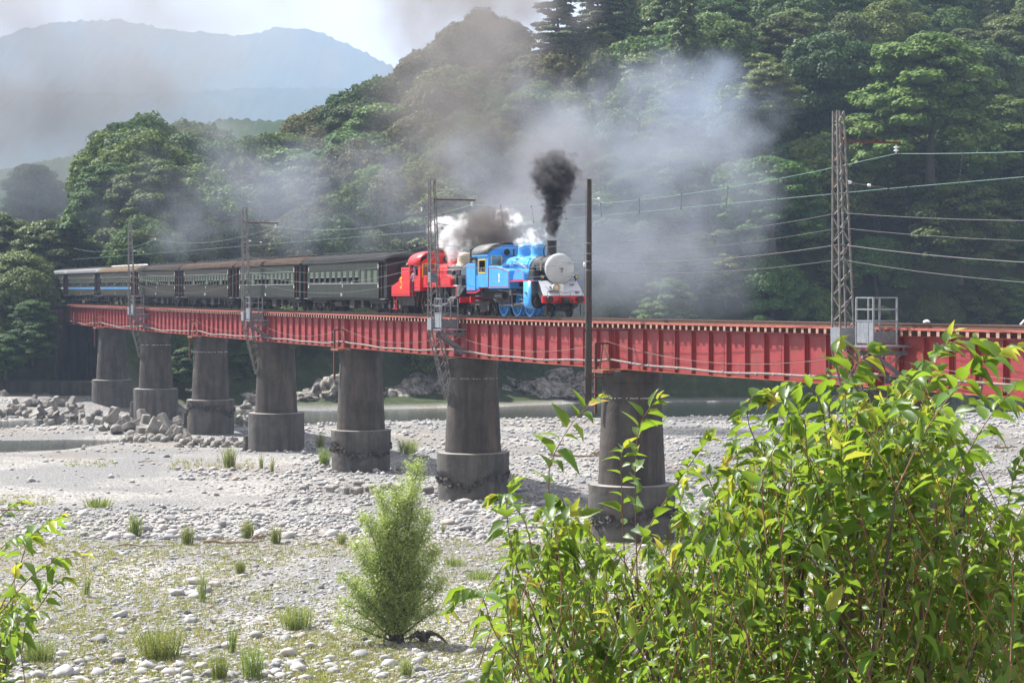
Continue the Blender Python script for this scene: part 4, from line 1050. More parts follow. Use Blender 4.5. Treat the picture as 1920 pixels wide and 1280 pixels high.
# ------------------------------------------------------------------ coaches
def bust_mesh():
    m = MB(); m.lathe([(.05, 0), (.20, .02), (.21, .2), (.18, .36), (.08, .42), (.055, .46), (.075, .50), (.098, .57), (.10, .63), (.07, .70), (.01, .72)], 10, Matrix.Diagonal((.7, 1, 1, 1)))
    return m
def coach(idx, S_front, wallm, roofm, stripe, label, nwin, ventm='black', L=19.25, number=None, openw=None):
    S_c = S_front + L / 2; a = CP(S_front, 0, ZR(S_front)); b_ = CP(S_front + L, 0, ZR(S_front + L))
    e = empty('passenger_coach', a, math.atan2((a - b_).y, (a - b_).x)); e.rotation_euler.y = -math.atan2(a.z - b_.z, L)
    tag(e, label, 'railway coach', 'old passenger coaches behind the two engines')
    W2 = 1.41; v = 1.45                              # vestibule length
    x1 = -v; x0 = -(L - v); W_ = M[wallm]
    z0, z1 = .98, 3.42
    # window openings
    pitch = (x1 - x0 - .25) / nwin; holes = []
    for i in range(nwin):
        c_ = x0 + .12 + pitch * (i + .5); hw = pitch * (.31 if nwin < 16 else .29); holes.append((c_ - hw, c_ + hw, 1.97, 2.80))
    m = MB()
    panel_with_holes(m, x0, x1, z0, z1, holes, -W2, .05); panel_with_holes(m, x0, x1, z0, z1, holes, W2 - .05, .05)
    m.box(x0, x1, -W2 + .05, W2 - .05, z0, z0 + .06)
    body = m.build('body', W_, e)
    m = MB()
    for x in (x0, x1): m.box(x - .03, x + .03, -W2 + .051, W2 - .051, z0 + .06, z1)
    m.box(x0 + .1, x1 - .1, -.02, .02, 1.0, 1.9)
    m.build('bulkheads', M['coachdark'], e)
    # seats as inner mass, seen through the windows
    m = MB(); 
    x = x0 + .5
    while x < x1 - .5:
        m.box(x - .05, x + .05, -1.3, -.4, 1.1, 2.25); m.box(x - .05, x + .05, .4, 1.3, 1.1, 2.25); x += pitch
    m.build('seats', M['navy'], e)
    for i, h in enumerate(holes):
        op = (openw is None and i % 5 != 3) or (openw is not None and i < openw)
        zb = 2.40 if op else 1.99
        MB().box(h[0] + .012, h[1] - .012, -W2 + .018, -W2 + .03, zb, 2.79).build('window_pane', M['glass'], e)
        if op: MB().box(h[0] + .002, h[1] - .002, -W2 + .012, -W2 + .036, zb - .045, zb).build('window_sash', M['sill'], e)
        MB().box(h[0] + .01, h[1] - .01, W2 - .04, W2 - .03, 2.4 if op else 1.99, 2.79).build('window_pane', M['glass'], e)
    MB().box(x0, x1, -W2 - .018, -W2 - .001, 1.90, 1.955).build('sill_rail', M['sill'] if idx in (0, 1) else W_, e)
    MB().box(x0, x1, -W2 - .014, -W2 - .001, 2.83, 2.87).build('upper_rail', W_ if idx in (0,) else M['sill'], e)
    if stripe: MB().box(x0 + .1, x1 - .1, -W2 - .006, -W2 - .001, 1.62, 1.84).build('stripe', M[stripe], e)
    # vestibules: recessed doors, end wall, steps
    for q, (xa, xb) in enumerate(((x1, 0.0), (-L, x0))):
        m = MB(); sgn = 1 if q == 0 else -1; xe = xb if q == 0 else xa
        m.box(xe - .08 * sgn if sgn > 0 else xe, xe if sgn > 0 else xe + .08, -W2 + .06, -.45, z0, z1); m.box(min(xe, xe - .08 * sgn), max(xe, xe - .08 * sgn), .45, W2 - .06, z0, z1)
        m.box(min(xe, xe - .08 * sgn), max(xe, xe - .08 * sgn), -.45, .45, 3.0, z1)
        m.box(xa, xb, -W2 + .25, -W2 + .30, z0, 3.3); m.box(xa, xb, W2 - .30, W2 - .25, z0, 3.3)
        m.box(xa, xb, -1.1, 1.1, z0, z0 + .06); m.box(xa, xb, -W2, W2, 3.30, z1)
        m.build('vestibule', M['coachdark'], e)
        MB().bar(((xa + xb) / 2 - .35, -W2 + .06, 1.0), ((xa + xb) / 2 - .35, -W2 + .06, 3.3), .03).build('grab_rail', M['rust'], e)
        MB().box(xa + .2, xb - .15, -W2 + .02, -W2 + .3, .88, .93).build('step', M['steeld'], e)
        m = MB(); m.box(xe if sgn > 0 else xe - .28, xe + .28 if sgn > 0 else xe, -.5, .5, 1.05, 3.05); m.build('gangway_bellows', M['black'], e)
        m = MB(); m.box(xe - .1, xe + .1, -.8, .8, .75, .95); m.bar((xe, 0, .82), (xe + .38 * sgn, 0, .82), .18); m.build('coupler', M['under'], e)
    r_ = arc_roof(-L, 0, 1.47, 3.40, 3.98, end_curve=1.3, xs=[-L, -L + .12, -L + .35, -L + .7, -L + 1.1, -L + 1.5] + [-L + 2.2 + i * (L - 4.4) / 10 for i in range(11)] + [-1.5, -1.1, -.7, -.35, -.12, 0]).build('roof', M[roofm], e, True, 35)
    nv = 8
    for i in range(nv):
        c_ = -1.9 - (L - 3.8) * i / (nv - 1)
        m = MB(); m.box(c_ - .62, c_ + .62, -.16, .16, 3.95, 4.04); m.prism([(c_ - .8, 4.04), (c_ + .8, 4.04), (c_ + .62, 4.13), (c_ - .62, 4.13)], -.21, .21)
        m.build('ventilator', M[ventm], r_)
    # underframe
    m = MB(); m.box(x0 - .6, x1 + .6, -1.25, 1.25, .82, .979); m.build('underframe', M['under'], e)
    for c_, w_, zz, yy in ((-L * .42, 1.1, .3, -1.0), (-L * .30, .55, .35, -1.05), (-L * .60, 1.7, .38, -.9)):
        m = MB(); 
        if w_ > 1.5: m.cyl((c_ - w_ / 2, -.85, .58), (c_ + w_ / 2, -.85, .58), .24, n=14)
        else: m.box(c_ - w_ / 2, c_ + w_ / 2, -1.15, -.5, zz, .82)
        m.build('equipment_box', M['under'], e, bevel=.01)
    m = MB(); m.bar((x0 + 3.2, -.9, .82), (x0 + 5.5, -.9, .45), .05); m.bar((x1 - 3.2, -.9, .82), (x1 - 5.5, -.9, .45), .05); m.bar((x0 + 5.5, -.9, .45), (x1 - 5.5, -.9, .45), .05); m.build('truss_rod', M['under'], e)
    bogie(e, -2.9); bogie(e, -L + 2.9)
    # small plates and lettering specks
    c_ = (x0 + x1) / 2
    for (xx, zz, w_, h_) in ((c_ + .2, 1.78, .28, .18), (x1 - .12, 3.0, .08, .30), (x0 + .12, 2.95, .08, .3), (x1 - .12, 1.75, .12, .2), (x0 + .12, 1.75, .12, .2)):
        MB().box(xx - w_ / 2, xx + w_ / 2, -W2 - .012, -W2 - .0065, zz - h_ / 2, zz + h_ / 2).build('plate', M['white'] if w_ < .2 else M['steel'], e)
    digits(e, number or '', c_ - .28, -W2 - .008, 1.10, .16, M['white'], 'coach_number')
    return e
SEG = {'0': 'abcdef', '1': 'bc', '2': 'abged', '3': 'abgcd', '4': 'fgbc', '5': 'afgcd', '6': 'afgedc', '7': 'abc', '8': 'abcdefg', '9': 'abcdfg'}
def digits(parent, s, x, y, z, h, material, name):
    if not s: return
    m = MB(); w = h * .55; t_ = h * .16
    for ch in s:
        P = {'a': ((0, h), (w, h)), 'b': ((w, h), (w, h / 2)), 'c': ((w, h / 2), (w, 0)), 'd': ((0, 0), (w, 0)), 'e': ((0, 0), (0, h / 2)), 'f': ((0, h / 2), (0, h)), 'g': ((0, h / 2), (w, h / 2))}
        for q in SEG[ch]:
            (a, b_), (c_, d_) = P[q]
            m.box(min(x + a, x + c_) - t_ / 2, max(x + a, x + c_) + t_ / 2, y, y + .004, min(z + b_, z + d_) - t_ / 2, max(z + b_, z + d_) + t_ / 2)
        x += w + h * .35
    m.build(name, material, parent)
SF = 144.75; PT = 20.04
cdef = [('green', 'roofA', None, 'dark olive coach right behind the red engine, charcoal roof and half open windows', 12, 'black', '186', 9),
 ('green', 'roofB', None, 'second coach behind the red engine, rust brown roof, pale line above its windows', 14, 'black', '188', None),
 ('olive', 'roofB', None, 'third coach from the engines, brown roof, crossed by a lattice mast at its front end', 16, 'black', '380', None),
 ('olive', 'roofC', None, 'fourth coach from the engines, dark rusty roof, no stripe, next to the tan roofed one', 16, 'black', '45', None),
 ('olive', 'roofD', 'stripeb', 'blue striped coach with a tan roof and pale ventilators', 18, 'white', '6', None),
 ('olive', 'roofE', 'stripeb', 'blue striped coach with a silver grey roof near the far end of the train', 18, 'black', '6', None),
 ('olive', 'roofE', 'stripew', 'last visible coach with a cream stripe, vanishing behind the trees at the left', 16, 'black', None, None)]
coaches = []
for i, (wm, rm, st, lb, nw, vm, num, ow) in enumerate(cdef):
    coaches.append(coach(i, SF + PT * i, wm, rm, st, lb, nw, vm, number=num, openw=ow))
# passengers leaning at the open windows
rp_ = random.Random(5)
bm_ = bust_mesh()
pl = [(0, 2, 'shirt'), (0, 3, 'navy'), (0, 5, 'plaid'), (0, 7, 'shirt'), (1, 4, 'navy'), (1, 5, 'shirt'), (1, 8, 'shirt'), (1, 9, 'navy'), (2, 10, 'shirt'), (2, 11, 'plaid'), (2, 4, 'shirt'), (3, 10, 'shirt'), (3, 11, 'bluecap'), (3, 13, 'navy')]
colr = {'shirt': 'white', 'navy': 'dark', 'plaid': 'checked', 'bluecap': 'blue'}
for ci, wi, cl in pl:
    nw = cdef[ci][4]; L = 19.25; x0 = -(L - 1.45); x1 = -1.45; pitch = (x1 - x0 - .25) / nw
    mb = MB(); mb.v = list(bm_.v); mb.f = list(bm_.f); mb.m = [1 if min(bm_.v[k][2] for k in f) > .41 else 0 for f in bm_.f]
    Sx = SF + PT * ci - (x0 + .12 + pitch * (wi + .5)); p = CP(Sx, -1.18, ZR(Sx) + 1.62)
    o = mb.build('person', [M[cl], M['skin']], None, True); o.location = p; o.rotation_euler = (0, 0, TZ)
    h = MB(); h.lathe([(.09, .59), (.108, .63), (.10, .69), (.05, .735), (.01, .74)], 10, Matrix.Diagonal((.8, 1, 1, 1))); h.build('hair', M['hair'], o, True)
    tag(o, f'passenger in {colr[cl]} top, ' + ['first coach', 'second coach', 'third coach', 'fourth coach'][ci] + f' behind the engines, {["first","second","third","fourth","fifth","sixth","seventh","eighth","ninth","tenth","eleventh","twelfth","thirteenth","fourteenth"][wi]} window', 'person')
# ------------------------------------------------------------------ blue engine
SB = S_at(1018, -1.22)
def lx(px, off): return SB - S_at(px, off)
def engine_root(name, S, label):
    a = CP(S, 0, ZR(S)); b_ = CP(S + 12, 0, ZR(S + 12)); e = empty(name, a, TZ); e.rotation_euler.y = -math.atan2(a.z - b_.z, 12); tag(e, label, 'steam locomotive', 'two steam engines at the head of the train'); return e
bl = engine_root('steam_locomotive', SB, 'bright blue tank engine with number 1 leading the train, black smoke pouring from its chimney')
CZ = 2.56
bx = lx(955, -1.4)                # front of the side tank
cabf = lx(915.5, -1.4); cabr = lx(890, -1.4); rear = lx(874.5, -1.4)
# buffer beam and front
MB().box(-.16, 0, -1.24, 1.24, .74, 1.13).build('buffer_beam', M['red'], bl, bevel=.02)
for s in (-1, 1):
    m = MB(); m.cyl((0.0, s * .87, .94), (.12, s * .87, .94), .17, .17, 20); m.cyl((.12, s * .87, .94), (.17, s * .87, .94), .19, .18, 20); m.build('buffer', M['black'], bl, True, 40)
m = MB(); m.box(0, .14, -.2, .2, .72, 1.05); m.prism([(.10, .66), (.42, .72), (.46, .92), (.36, 1.04), (.1, 1.04)], -.17, .17); m.build('coupler', M['black'], bl, bevel=.03)
m = MB(); m.tube([(.05, -.35, .95), (.12, -.36, .62), (.10, -.33, .42), (.06, -.40, .58)], .025, 6); m.tube([(.05, .42, .95), (.14, .45, .6), (.10, .50, .45), (.06, .55, .7)], .025, 6); m.tube([(.05, 1.28, .72), (.1, 1.28, .45), (.08, 1.28, .22), (.12, 1.15, .2)], .03, 6); m.build('brake_hose', M['black'], bl, True)
m = MB()
yl = [-1.0, -.45, .45, 1.0]
for a, b_ in ((-1.0, -.30), (.30, 1.0)):
    m.tube([(.08, a, 1.02), (.10, a, 1.36), (.10, b_, 1.36), (.08, b_, 1.02)], .013, 5)
m.tube([(.10, -.3, 1.33), (.12, 0, 1.27), (.10, .3, 1.33)], .012, 5)
m.tube([(.03, -.75, .86), (.08, -.72, .83), (.08, -.35, .83), (.03, -.3, .86)], .014, 5); m.tube([(.03, .75, .9), (.08, .72, .87), (.08, .35, .87), (.03, .3, .9)], .014, 5)
m.build('coupling_levers', M['liningk'], bl)
# sloping apron plate
m = MB(); ap = [(-.02, -1.16, 1.135), (-.02, 1.16, 1.135), (-.92, 1.10, 1.93), (-.92, -1.10, 1.93)]
m.add(ap + [(p[0] - .03, p[1], p[2] - .05) for p in ap], [(0, 1, 2, 3), (7, 6, 5, 4), (0, 4, 5, 1), (1, 5, 6, 2), (2, 6, 7, 3), (3, 7, 4, 0)])
apr = m.build('front_apron', M['whitegrey'], bl)
MB().box(-1.45, -.925, -1.12, 1.12, 1.88, 1.93).build('front_deck', M['whitegrey'], bl)
for (y, u) in ((-.55, .55), (.7, .72), (-.72, .25), (.8, .2)):
    x = -.02 - .9 * u; z = 1.135 + .795 * u; MB().box(x - .06, x + .10, y - .1, y + .1, z, z + .05).build('step_bracket', M['steeld'], apr)
m = MB(); m.prism([(-.9, 1.9), (-.04, 1.12), (-.04, .74), (-.3, .74), (-1.0, 1.3), (-1.0, 1.9)], -1.13, -1.10); m.prism([(-.9, 1.9), (-.04, 1.12), (-.04, .74), (-.3, .74), (-1.0, 1.3), (-1.0, 1.9)], 1.10, 1.13); m.build('frame_plate', M['black'], bl)
# smokebox front: plain round door
hx = -.62
Mx = Matrix.Translation((hx, 0, CZ)) @ Matrix.Rotation(R(90), 4, 'Y')
m = MB(); m.lathe([(.80, -.16), (.815, -.05), (.80, .02), (.74, .09), (.64, .16), (.5, .23), (.3, .29), (.12, .315), (.01, .32)], 48, Mx); fr = m.build('smokebox_door', M['face'], bl, True, 50)
m = MB(); m.lathe([(.70, -.35), (.785, -.33), (.785, -.155), (.5, -.15)], 40, Mx); m.build('door_ring', M['black'], fr, True, 40)
m = MB(); 
for z in (.34, -.34): m.box(hx + .12, hx + .30, .05, .70, CZ + z - .035, CZ + z + .035)
m.cyl((hx + .05, .72, CZ - .45), (hx + .05, .72, CZ + .45), .03, n=8); m.build('hinge_straps', M['face'], fr)
m = MB(); m.cyl((hx + .25, 0, CZ), (hx + .40, 0, CZ), .05, n=10); m.bar((hx + .36, 0, CZ), (hx + .36, -.02, CZ - .22), .03); m.bar((hx + .39, 0, CZ), (hx + .39, -.2, CZ + .05), .03); m.build('door_handle', M['steeld'], fr)
m = MB(); m.cyl((-.8, 0, CZ), (-3.05, 0, CZ), .74, n=40); m.build('smokebox', M['black'], bl, True, 40)
m = MB(); 
for x in (-1.0, -1.9, -3.0): ring(m, x, 0, CZ, .735, .755, .05, 40) if False else m.cyl((x - .03, 0, CZ), (x + .03, 0, CZ), .752, n=40)
m.build('smokebox_bands', M['black'], bl, True, 40)
m = MB(); m.box(-2.6, -1.1, -.55, .55, 1.35, 1.95); m.build('saddle', M['black'], bl)
m = MB(); m.cyl((-3.05, 0, CZ), (cabf + .3, 0, CZ + .03), .745, n=40); boil = m.build('boiler', M['blue'], bl, True, 40)
for x in (-3.1, -4.0, -4.9, -5.8, -6.6):
    m = MB(); m.cyl((x - .025, 0, CZ), (x + .025, 0, CZ), .762, n=40); m.build('boiler_band', M['blue'], boil, True, 40)
m = MB(); m.tube([(-3.1, -.80, CZ + .26), (-5.0, -.80, CZ + .30), (cabf + .1, -.80, CZ + .30)], .035, 8)
m.tube([(-3.0, -.88, CZ - .08), (-3.15, -.9, CZ - .3), (-3.2, -.93, 1.95)], .04, 8)
m.tube([(-3.05, -.86, CZ + .02), (-3.6, -.86, CZ + .16), (-4.6, -.84, CZ + .42), (-5.6, -.8, CZ + .47), (-6.0, -.7, CZ + .5)], .035, 8)
m.build('handrail_pipes', M['chrome'], bl, True)
m = MB(); m.tube([(-1.6, -.78, CZ + .15), (-1.55, -.80, CZ + .36), (-1.3, -.77, CZ + .42), (-1.28, -.82, CZ - .1)], .03, 6); m.build('lubricator_pipe', M['cream'], bl, True)
# chimney and domes
chx = lx(1035, 0.0)
m = MB(); m.lathe([(.34, CZ + .66), (.27, CZ + .78), (.245, CZ + .95), (.245, 3.98), (.275, 4.02), (.275, 4.07), (.22, 4.07)], 28, Matrix.Translation((chx, 0, 0))); m.build('chimney', M['black'], bl, True, 40)
for q, (px, r, top) in enumerate(((1009.5, .40, 4.02), (985.5, .43, 4.0))):
    x = lx(px, 0)
    m = MB(); m.lathe([(r + .14, CZ + .60), (r + .04, CZ + .76), (r, CZ + .86), (r, top - .30), (r * .985, top - .22), (r * .9, top - .12), (r * .7, top - .045), (r * .35, top - .005), (.01, top)], 32, Matrix.Translation((x, 0, 0))); m.build('sand_dome' if q else 'steam_dome', M['blue'], bl, True, 60)
    m = MB(); m.tube([(x, -.46, 3.1), (x + .02, -.66, 2.9), (x + .05, -.77, 2.6)], .02, 6); m.tube([(x + .2, -.42, 3.2), (x + .2, -.64, 3.0), (x + .22, -.78, 2.6)], .02, 6); m.build('sand_pipes', M['blue'], bl, True)
x = lx(968, 0); m = MB(); m.cyl((x, -.15, CZ + .7), (x, -.15, 3.72), .05, n=10); m.cyl((x, .12, CZ + .7), (x, .12, 3.6), .045, n=10); m.box(x - .12, x + .12, -.3, .3, CZ + .70, CZ + .80); m.build('safety_valves', M['black'], bl, True)
m = MB(); m.tube([(chx - .35, -.30, CZ + .68), (chx - .35, -.34, CZ + .95), (chx - .33, -.30, CZ + 1.2), (chx - .3, -.2, CZ + 1.28)], .035, 8); m.tube([(chx + .34, .3, CZ + .6), (chx + .36, .32, CZ + .85)], .03, 6); m.build('exhaust_pipe', M['black'], bl, True)
# headlamp & marker lamps
m = MB(); mt = Matrix.Translation((-.12, -.42, 1.55)) @ Matrix.Rotation(R(90), 4, 'Y'); m.lathe([(.12, -.26), (.19, -.18), (.21, 0), (.21, .05), (.18, .055), (.175, .0)], 24, mt); m.bar((-.25, -.42, 1.4), (-.3, -.42, 1.15), .08)
hl = m.build('headlamp', M['whitegrey'], bl, True, 40); MB().lathe([(.178, 0), (.15, .035), (.08, .055), (.01, .06)], 20, mt).build('lens', M['lampglass'], hl, True, 60)
MB().lathe([(.212, .05), (.218, .06), (.18, .065)], 24, mt, cap=False).build('lamp_rim', M['brass'], hl, True)
MB().box(-.5, -.1, -.25, -.0, 1.15, 1.75).build('valve_box', M['white'], bl)
for s in (-1, 1):
    m = MB(); m.lathe([(.07, -.1), (.11, -.05), (.11, .08), (.07, .09)], 14, Matrix.Translation((-.72, s * .97, 2.12)) @ Matrix.Rotation(R(90), 4, 'Y')); m.bar((-.75, s * .97, 2.05), (-.75, s * .97, 1.9), .05); o = m.build('marker_lamp', M['black'], bl, True, 40)
    MB().lathe([(.075, .091), (.04, .115), (.01, .12)], 12, Matrix.Translation((-.72, s * .97, 2.12)) @ Matrix.Rotation(R(90), 4, 'Y')).build('lens', M['brass'], o, True)
# running board
m = MB(); m.box(bx, -.93, -1.35, -.78, 1.90, 1.955); m.box(bx, -.93, .78, 1.35, 1.90, 1.955); m.build('running_board', M['blue'], bl)
MB().box(bx, -.93, -1.372, -1.351, 1.88, 1.965).build('lining_strip', M['lining'], bl)
m = MB(); m.box(-2.1, -1.35, -1.2, -.78, 1.956, 2.5); m.cyl((-1.75, -1.0, 2.5), (-1.75, -1.0, 2.75), .12, n=12); m.build('air_pump', M['black'], bl, bevel=.03)
# arched casing on the running board
def arch(x0, x1, z0, h, n=14): 
    c_ = (x0 + x1) / 2; r = (x1 - x0) / 2; return [(c_ + r * math.cos(math.pi * i / n), z0 + h * math.sin(math.pi * i / n) ** .8) for i in range(n + 1)]
a0, a1 = lx(963, -1.3), lx(984, -1.3)
ac = MB().prism(arch(a0, a1, 1.956, .62), -1.33, -.85).build('arched_casing', M['blue'], bl)
def outline(parent, poly, y, material, w=.03, closed=True, name='lining'):
    m = MB(); n = len(poly)
    for i in range(n if closed else n - 1):
        (xa, za), (xb, zb) = poly[i], poly[(i + 1) % n]; m.bar((xa, y, za), (xb, y, zb), .006, w, up=(0, 0, 1)) if abs(xb - xa) > 1e-6 else m.bar((xa, y, za), (xb, y, zb), w, .006, up=(1, 0, 0))
    return m.build(name, material, parent)
outline(ac, [(x * 1.0, z) for x, z in arch(a0 + .1, a1 - .1, 2.0, .48)], -1.333, M['lining'])
# side tanks
tz = 1.53
for s in (-1, 1):
    y0, y1 = (-1.4, -.80) if s < 0 else (.80, 1.4)
    tk = MB().prism([(cabf, tz), (bx, tz), (bx, 2.50), (cabf + 1.3, 2.78), (cabf, 2.80)], y0, y1).build('side_tank', M['blue'], bl, bevel=.03)
    if s < 0:
        outline(tk, [(cabf + .08, tz + .09), (bx - .08, tz + .09), (bx - .08, 2.42), (cabf + 1.3, 2.68), (cabf + .08, 2.70)], -1.403, M['lining'], .035)
        # number 1 : outlined numeral
        xc = lx(936, -1.4)
        m = MB(); m.box(xc - .07, xc + .07, -1.409, -1.403, 1.90, 2.36); m.box(xc - .12, xc + .12, -1.409, -1.403, 1.88, 1.94); m.prism([(xc - .14, 2.24), (xc - .06, 2.37), (xc - .06, 2.27)], -1.409, -1.403); nm = m.build('number', M['yellow'], tk)
        m = MB(); m.box(xc - .045, xc + .045, -1.4125, -1.409, 1.92, 2.345); m.build('number_inlay', M['white'], nm)
    MB().cyl((cabf + 1.9, s * 1.1, 2.7), (cabf + 1.9, s * 1.1, 2.84), .22, n=16).build('filler_cap', M['blue'], tk, True, 40)
# cab
zc0 = 1.62; ze = 3.46
m = MB(); door0, door1 = lx(891, -1.4), lx(896.5, -1.4)
wx0, wx1 = lx(898.5, -1.4), lx(911.5, -1.4)
for s in (-1, 1):
    y = -1.42 if s < 0 else 1.38
    panel_with_holes(m, door1, cabf, zc0, ze, [(wx0, wx1, 2.42, 3.15)], y, .04)
cab = m.build('cab', M['blue'], bl)
m = MB(); w_ = .06
for a, b_ in (((wx0, 2.42), (wx1, 2.42)), ((wx1, 2.42), (wx1, 3.15)), ((wx1, 3.15), (wx0, 3.15)), ((wx0, 3.15), (wx0, 2.42))):
    if a[0] == b_[0]: m.bar((a[0], -1.425, a[1]), (b_[0], -1.425, b_[1]), w_, .03, up=(1, 0, 0))
    else: m.bar((a[0], -1.425, a[1]), (b_[0], -1.425, b_[1]), .03, w_)
m.build('window_frame', M['yellow'], cab)
# front wall with two lights
def frontwall(xw_, eave, crown, halfw, zb, parent, material, rectw, round_):
    m = MB(); n = 20
    top = lambda y: eave + (crown - eave) * (math.cos(max(-1, min(1, y / halfw)) * math.pi / 2) ** .72 if abs(y) < halfw else 0)
    ys = sorted(set([-halfw + 2 * halfw * i / n for i in range(n + 1)] + [rectw[0], rectw[1]]))
    for a, b_ in zip(ys[:-1], ys[1:]):
        c_ = (a + b_) / 2
        segs = [(zb, None)]
        if rectw[0] <= c_ <= rectw[1]: rngs = [(zb, rectw[2], rectw[2]), (rectw[3], None, None)]
        else: rngs = [(zb, None, None)]
        for q in rngs:
            z0_ = q[0]; ta, tb = (q[1], q[1]) if q[1] else (top(a) - .02, top(b_) - .02)
            if ta <= z0_: continue
            v = [(xw_ - .02, a, z0_), (xw_ + .02, a, z0_), (xw_ + .02, b_, z0_), (xw_ - .02, b_, z0_), (xw_ - .02, a, ta), (xw_ + .02, a, ta), (xw_ + .02, b_, tb), (xw_ - .02, b_, tb)]
            m.add(v, [(0, 3, 2, 1), (4, 5, 6, 7), (0, 1, 5, 4), (1, 2, 6, 5), (2, 3, 7, 6), (3, 0, 4, 7)])
    o = m.build('cab_front', material, parent)
    f = MB(); (a, b_, c_, d_) = rectw; x = xw_ + .03
    for p, q in (((a, c_), (b_, c_)), ((b_, c_), (b_, d_)), ((b_, d_), (a, d_)), ((a, d_), (a, c_))): f.bar((x, p[0], p[1]), (x, q[0], q[1]), .055, .03 if p[1] == q[1] else .055)
    f.build('window_frame', M['yellow'], o)
    MB().box(xw_ - .005, xw_ + .005, a, b_, c_, d_).build('window_pane', M['glass'], o)
    if round_:
        y, z, r = round_
        mt = Matrix.Translation((xw_ + .02, y, z)) @ Matrix.Rotation(R(90), 4, 'Y')
        MB().lathe([(r + .07, 0), (r + .07, .025), (r, .03)], 24, mt).build('porthole_ring', material, o, True, 30)
        MB().lathe([(r, .031), (.01, .0335)], 24, mt).build('porthole_glass', M['coachdark'], o)
    return o
frontwall(cabf, ze, 4.02, 1.42, 2.80, bl, M['blue'], (-1.22, -.62, 2.86, 3.36), (-.30, 3.56, .19))
m = MB(); m.box(door1 - .02, cabf - .03, -1.35, 1.35, 1.63, 1.70); m.box(door1, door1 + .04, -1.35, 1.35, 1.7, 3.3) ; m.build('cab_floor', M['coachdark'], bl)
rf = arc_roof(door0 - .35, cabf + .12, 1.47, ze - .02, 4.08, xs=[door0 - .35, (door0 + cabf) / 2, cabf + .12], closed=False).build('cab_roof', M['roofgrey'], bl, True, 35); rf.modifiers.new('s', 'SOLIDIFY').thickness = .035
MB().box(door0 - .3, cabf + .1, -1.49, -1.44, ze - .12, ze + .04).build('gutter', M['blue'], rf)
MB().box(cabf - 1.6, cabf - .6, -.5, .5, 4.03, 4.14).build('roof_hatch', M['black'], rf)
MB().box(cabf - .0, cabf + .14, .35, .9, 3.72, 3.86).build('number_plate', M['black'], rf)
# rear bunker
bk = MB().prism([(rear, 1.42), (door0, 1.42), (door0, 2.98), (rear + .2, 2.98), (rear, 2.9)], -1.4, 1.4).build('coal_bunker', M['blue'], bl, bevel=.02)
outline(bk, [(rear + .05, 1.5), (door0 - .05, 1.5)], -1.403, M['lining'], .04, False); outline(bk, [(rear + .05, 2.76), (door0 - .05, 2.76)], -1.403, M['lining'], .04, False)
MB().box(door0 + .08, door1 - .05, -1.36, -1.3, 1.5, 2.3).build('cab_door', M['blued'], bl)
MB().prism([(rear + .02, 1.36), (door0, 1.36), (door1 + .1, 1.5), (door1 + .1, 1.62), (cabf, 1.62), (cabf, 1.56), (door1 + .2, 1.56), (door1 + .2, 1.42), (door0, 1.28), (rear + .02, 1.28)], -1.39, -1.30).build('valance', M['lining'], bl)
MB().box(rear, rear + .16, -1.2, 1.2, .74, 1.1).build('rear_beam', M['red'], bl)
m = MB(); m.box(rear + .2, -.3, -.55, .55, .95, 1.35); m.box(rear + .3, bx, -1.0, 1.0, 1.35, 1.52); m.box(cabf - .2, cabf + 2.2, -.95, .95, .75, 1.35); m.build('main_frame', M['under'], bl)
for q in range(3): MB().box(door0 - .1, door1 + .1, -1.36, -1.12, .62 + .24 * q, .65 + .24 * q).build('step', M['steeld'], bl)
# wheels
for px in (945.7, 970.8, 994.6):
    x = lx(px, -.62)
    spoked(bl, x, -.60, .76, M['blued']); spoked(bl, x, .60, .76, M['blued'])
    MB().cyl((x, -.55, .76), (x, .55, .76), .09, n=10).build('axle', M['under'], bl)
w1, w3 = lx(945.7, -.62), lx(994.6, -.62); w2 = lx(970.8, -.62)
m = MB(); m.bar((w1, -.76, .62), (w3, -.76, .62), .04, .10); 
for x in (w1, w2, w3): m.cyl((x, -.82, .62), (x, -.66, .62), .10, n=12)
m.build('coupling_rod', M['rod'], bl, True, 40)
m = MB(); m.bar((w2, -.90, .62), (-2.6, -.95, .80), .05, .12); m.cyl((w2, -.96, .62), (w2, -.84, .62), .12, n=12); m.bar((-2.7, -.98, .93), (-3.9, -.98, .93), .06, .05); m.build('connecting_rod', M['rod'], bl, True, 40)
m = MB(); m.bar((w2 + .1, -1.0, 1.25), (-2.3, -1.0, 1.1), .04, .06); m.bar((w2, -.96, .62), (w2 + .12, -1.0, 1.35), .04, .07); m.bar((w1 + .2, -1.05, 1.45), (w2 + .3, -1.05, 1.35), .05, .05); m.box(w2 - .1, w2 + .25, -1.1, -.9, 1.15, 1.5); m.build('valve_gear', M['rod'], bl)
# cylinder in its blue jacket
cx0, cx1 = -2.35, -1.25
m = MB(); m.cyl((cx0, -.98, .80), (cx1, -.98, .80), .36, n=28); m.cyl((cx1, -.98, .80), (cx1 + .1, -.98, .80), .30, .22, 24); m.cyl((cx0 + .05, -.85, 1.30), (cx1 + .12, -.85, 1.30), .18, n=18); m.box(cx0, cx1, -1.0, -.5, .6, 1.88); m.build('cylinder', M['black'], bl, True, 40)
m = MB(); m.cyl((cx0, .98, .80), (cx1 + .1, .98, .80), .36, n=24); m.box(cx0, cx1, .5, 1.0, .6, 1.88); m.build('cylinder', M['black'], bl, True, 40)
pts = [(-1.375, 1.90), (-1.375, .85)] + [(-.98 - .395 * math.cos(R(a)), .80 - .395 * math.sin(R(a))) for a in range(10, 131, 12)]
m = MB(); v = []; 
for x in (cx0 - .02, cx1 - .02): v += [(x, y, z) for y, z in pts]
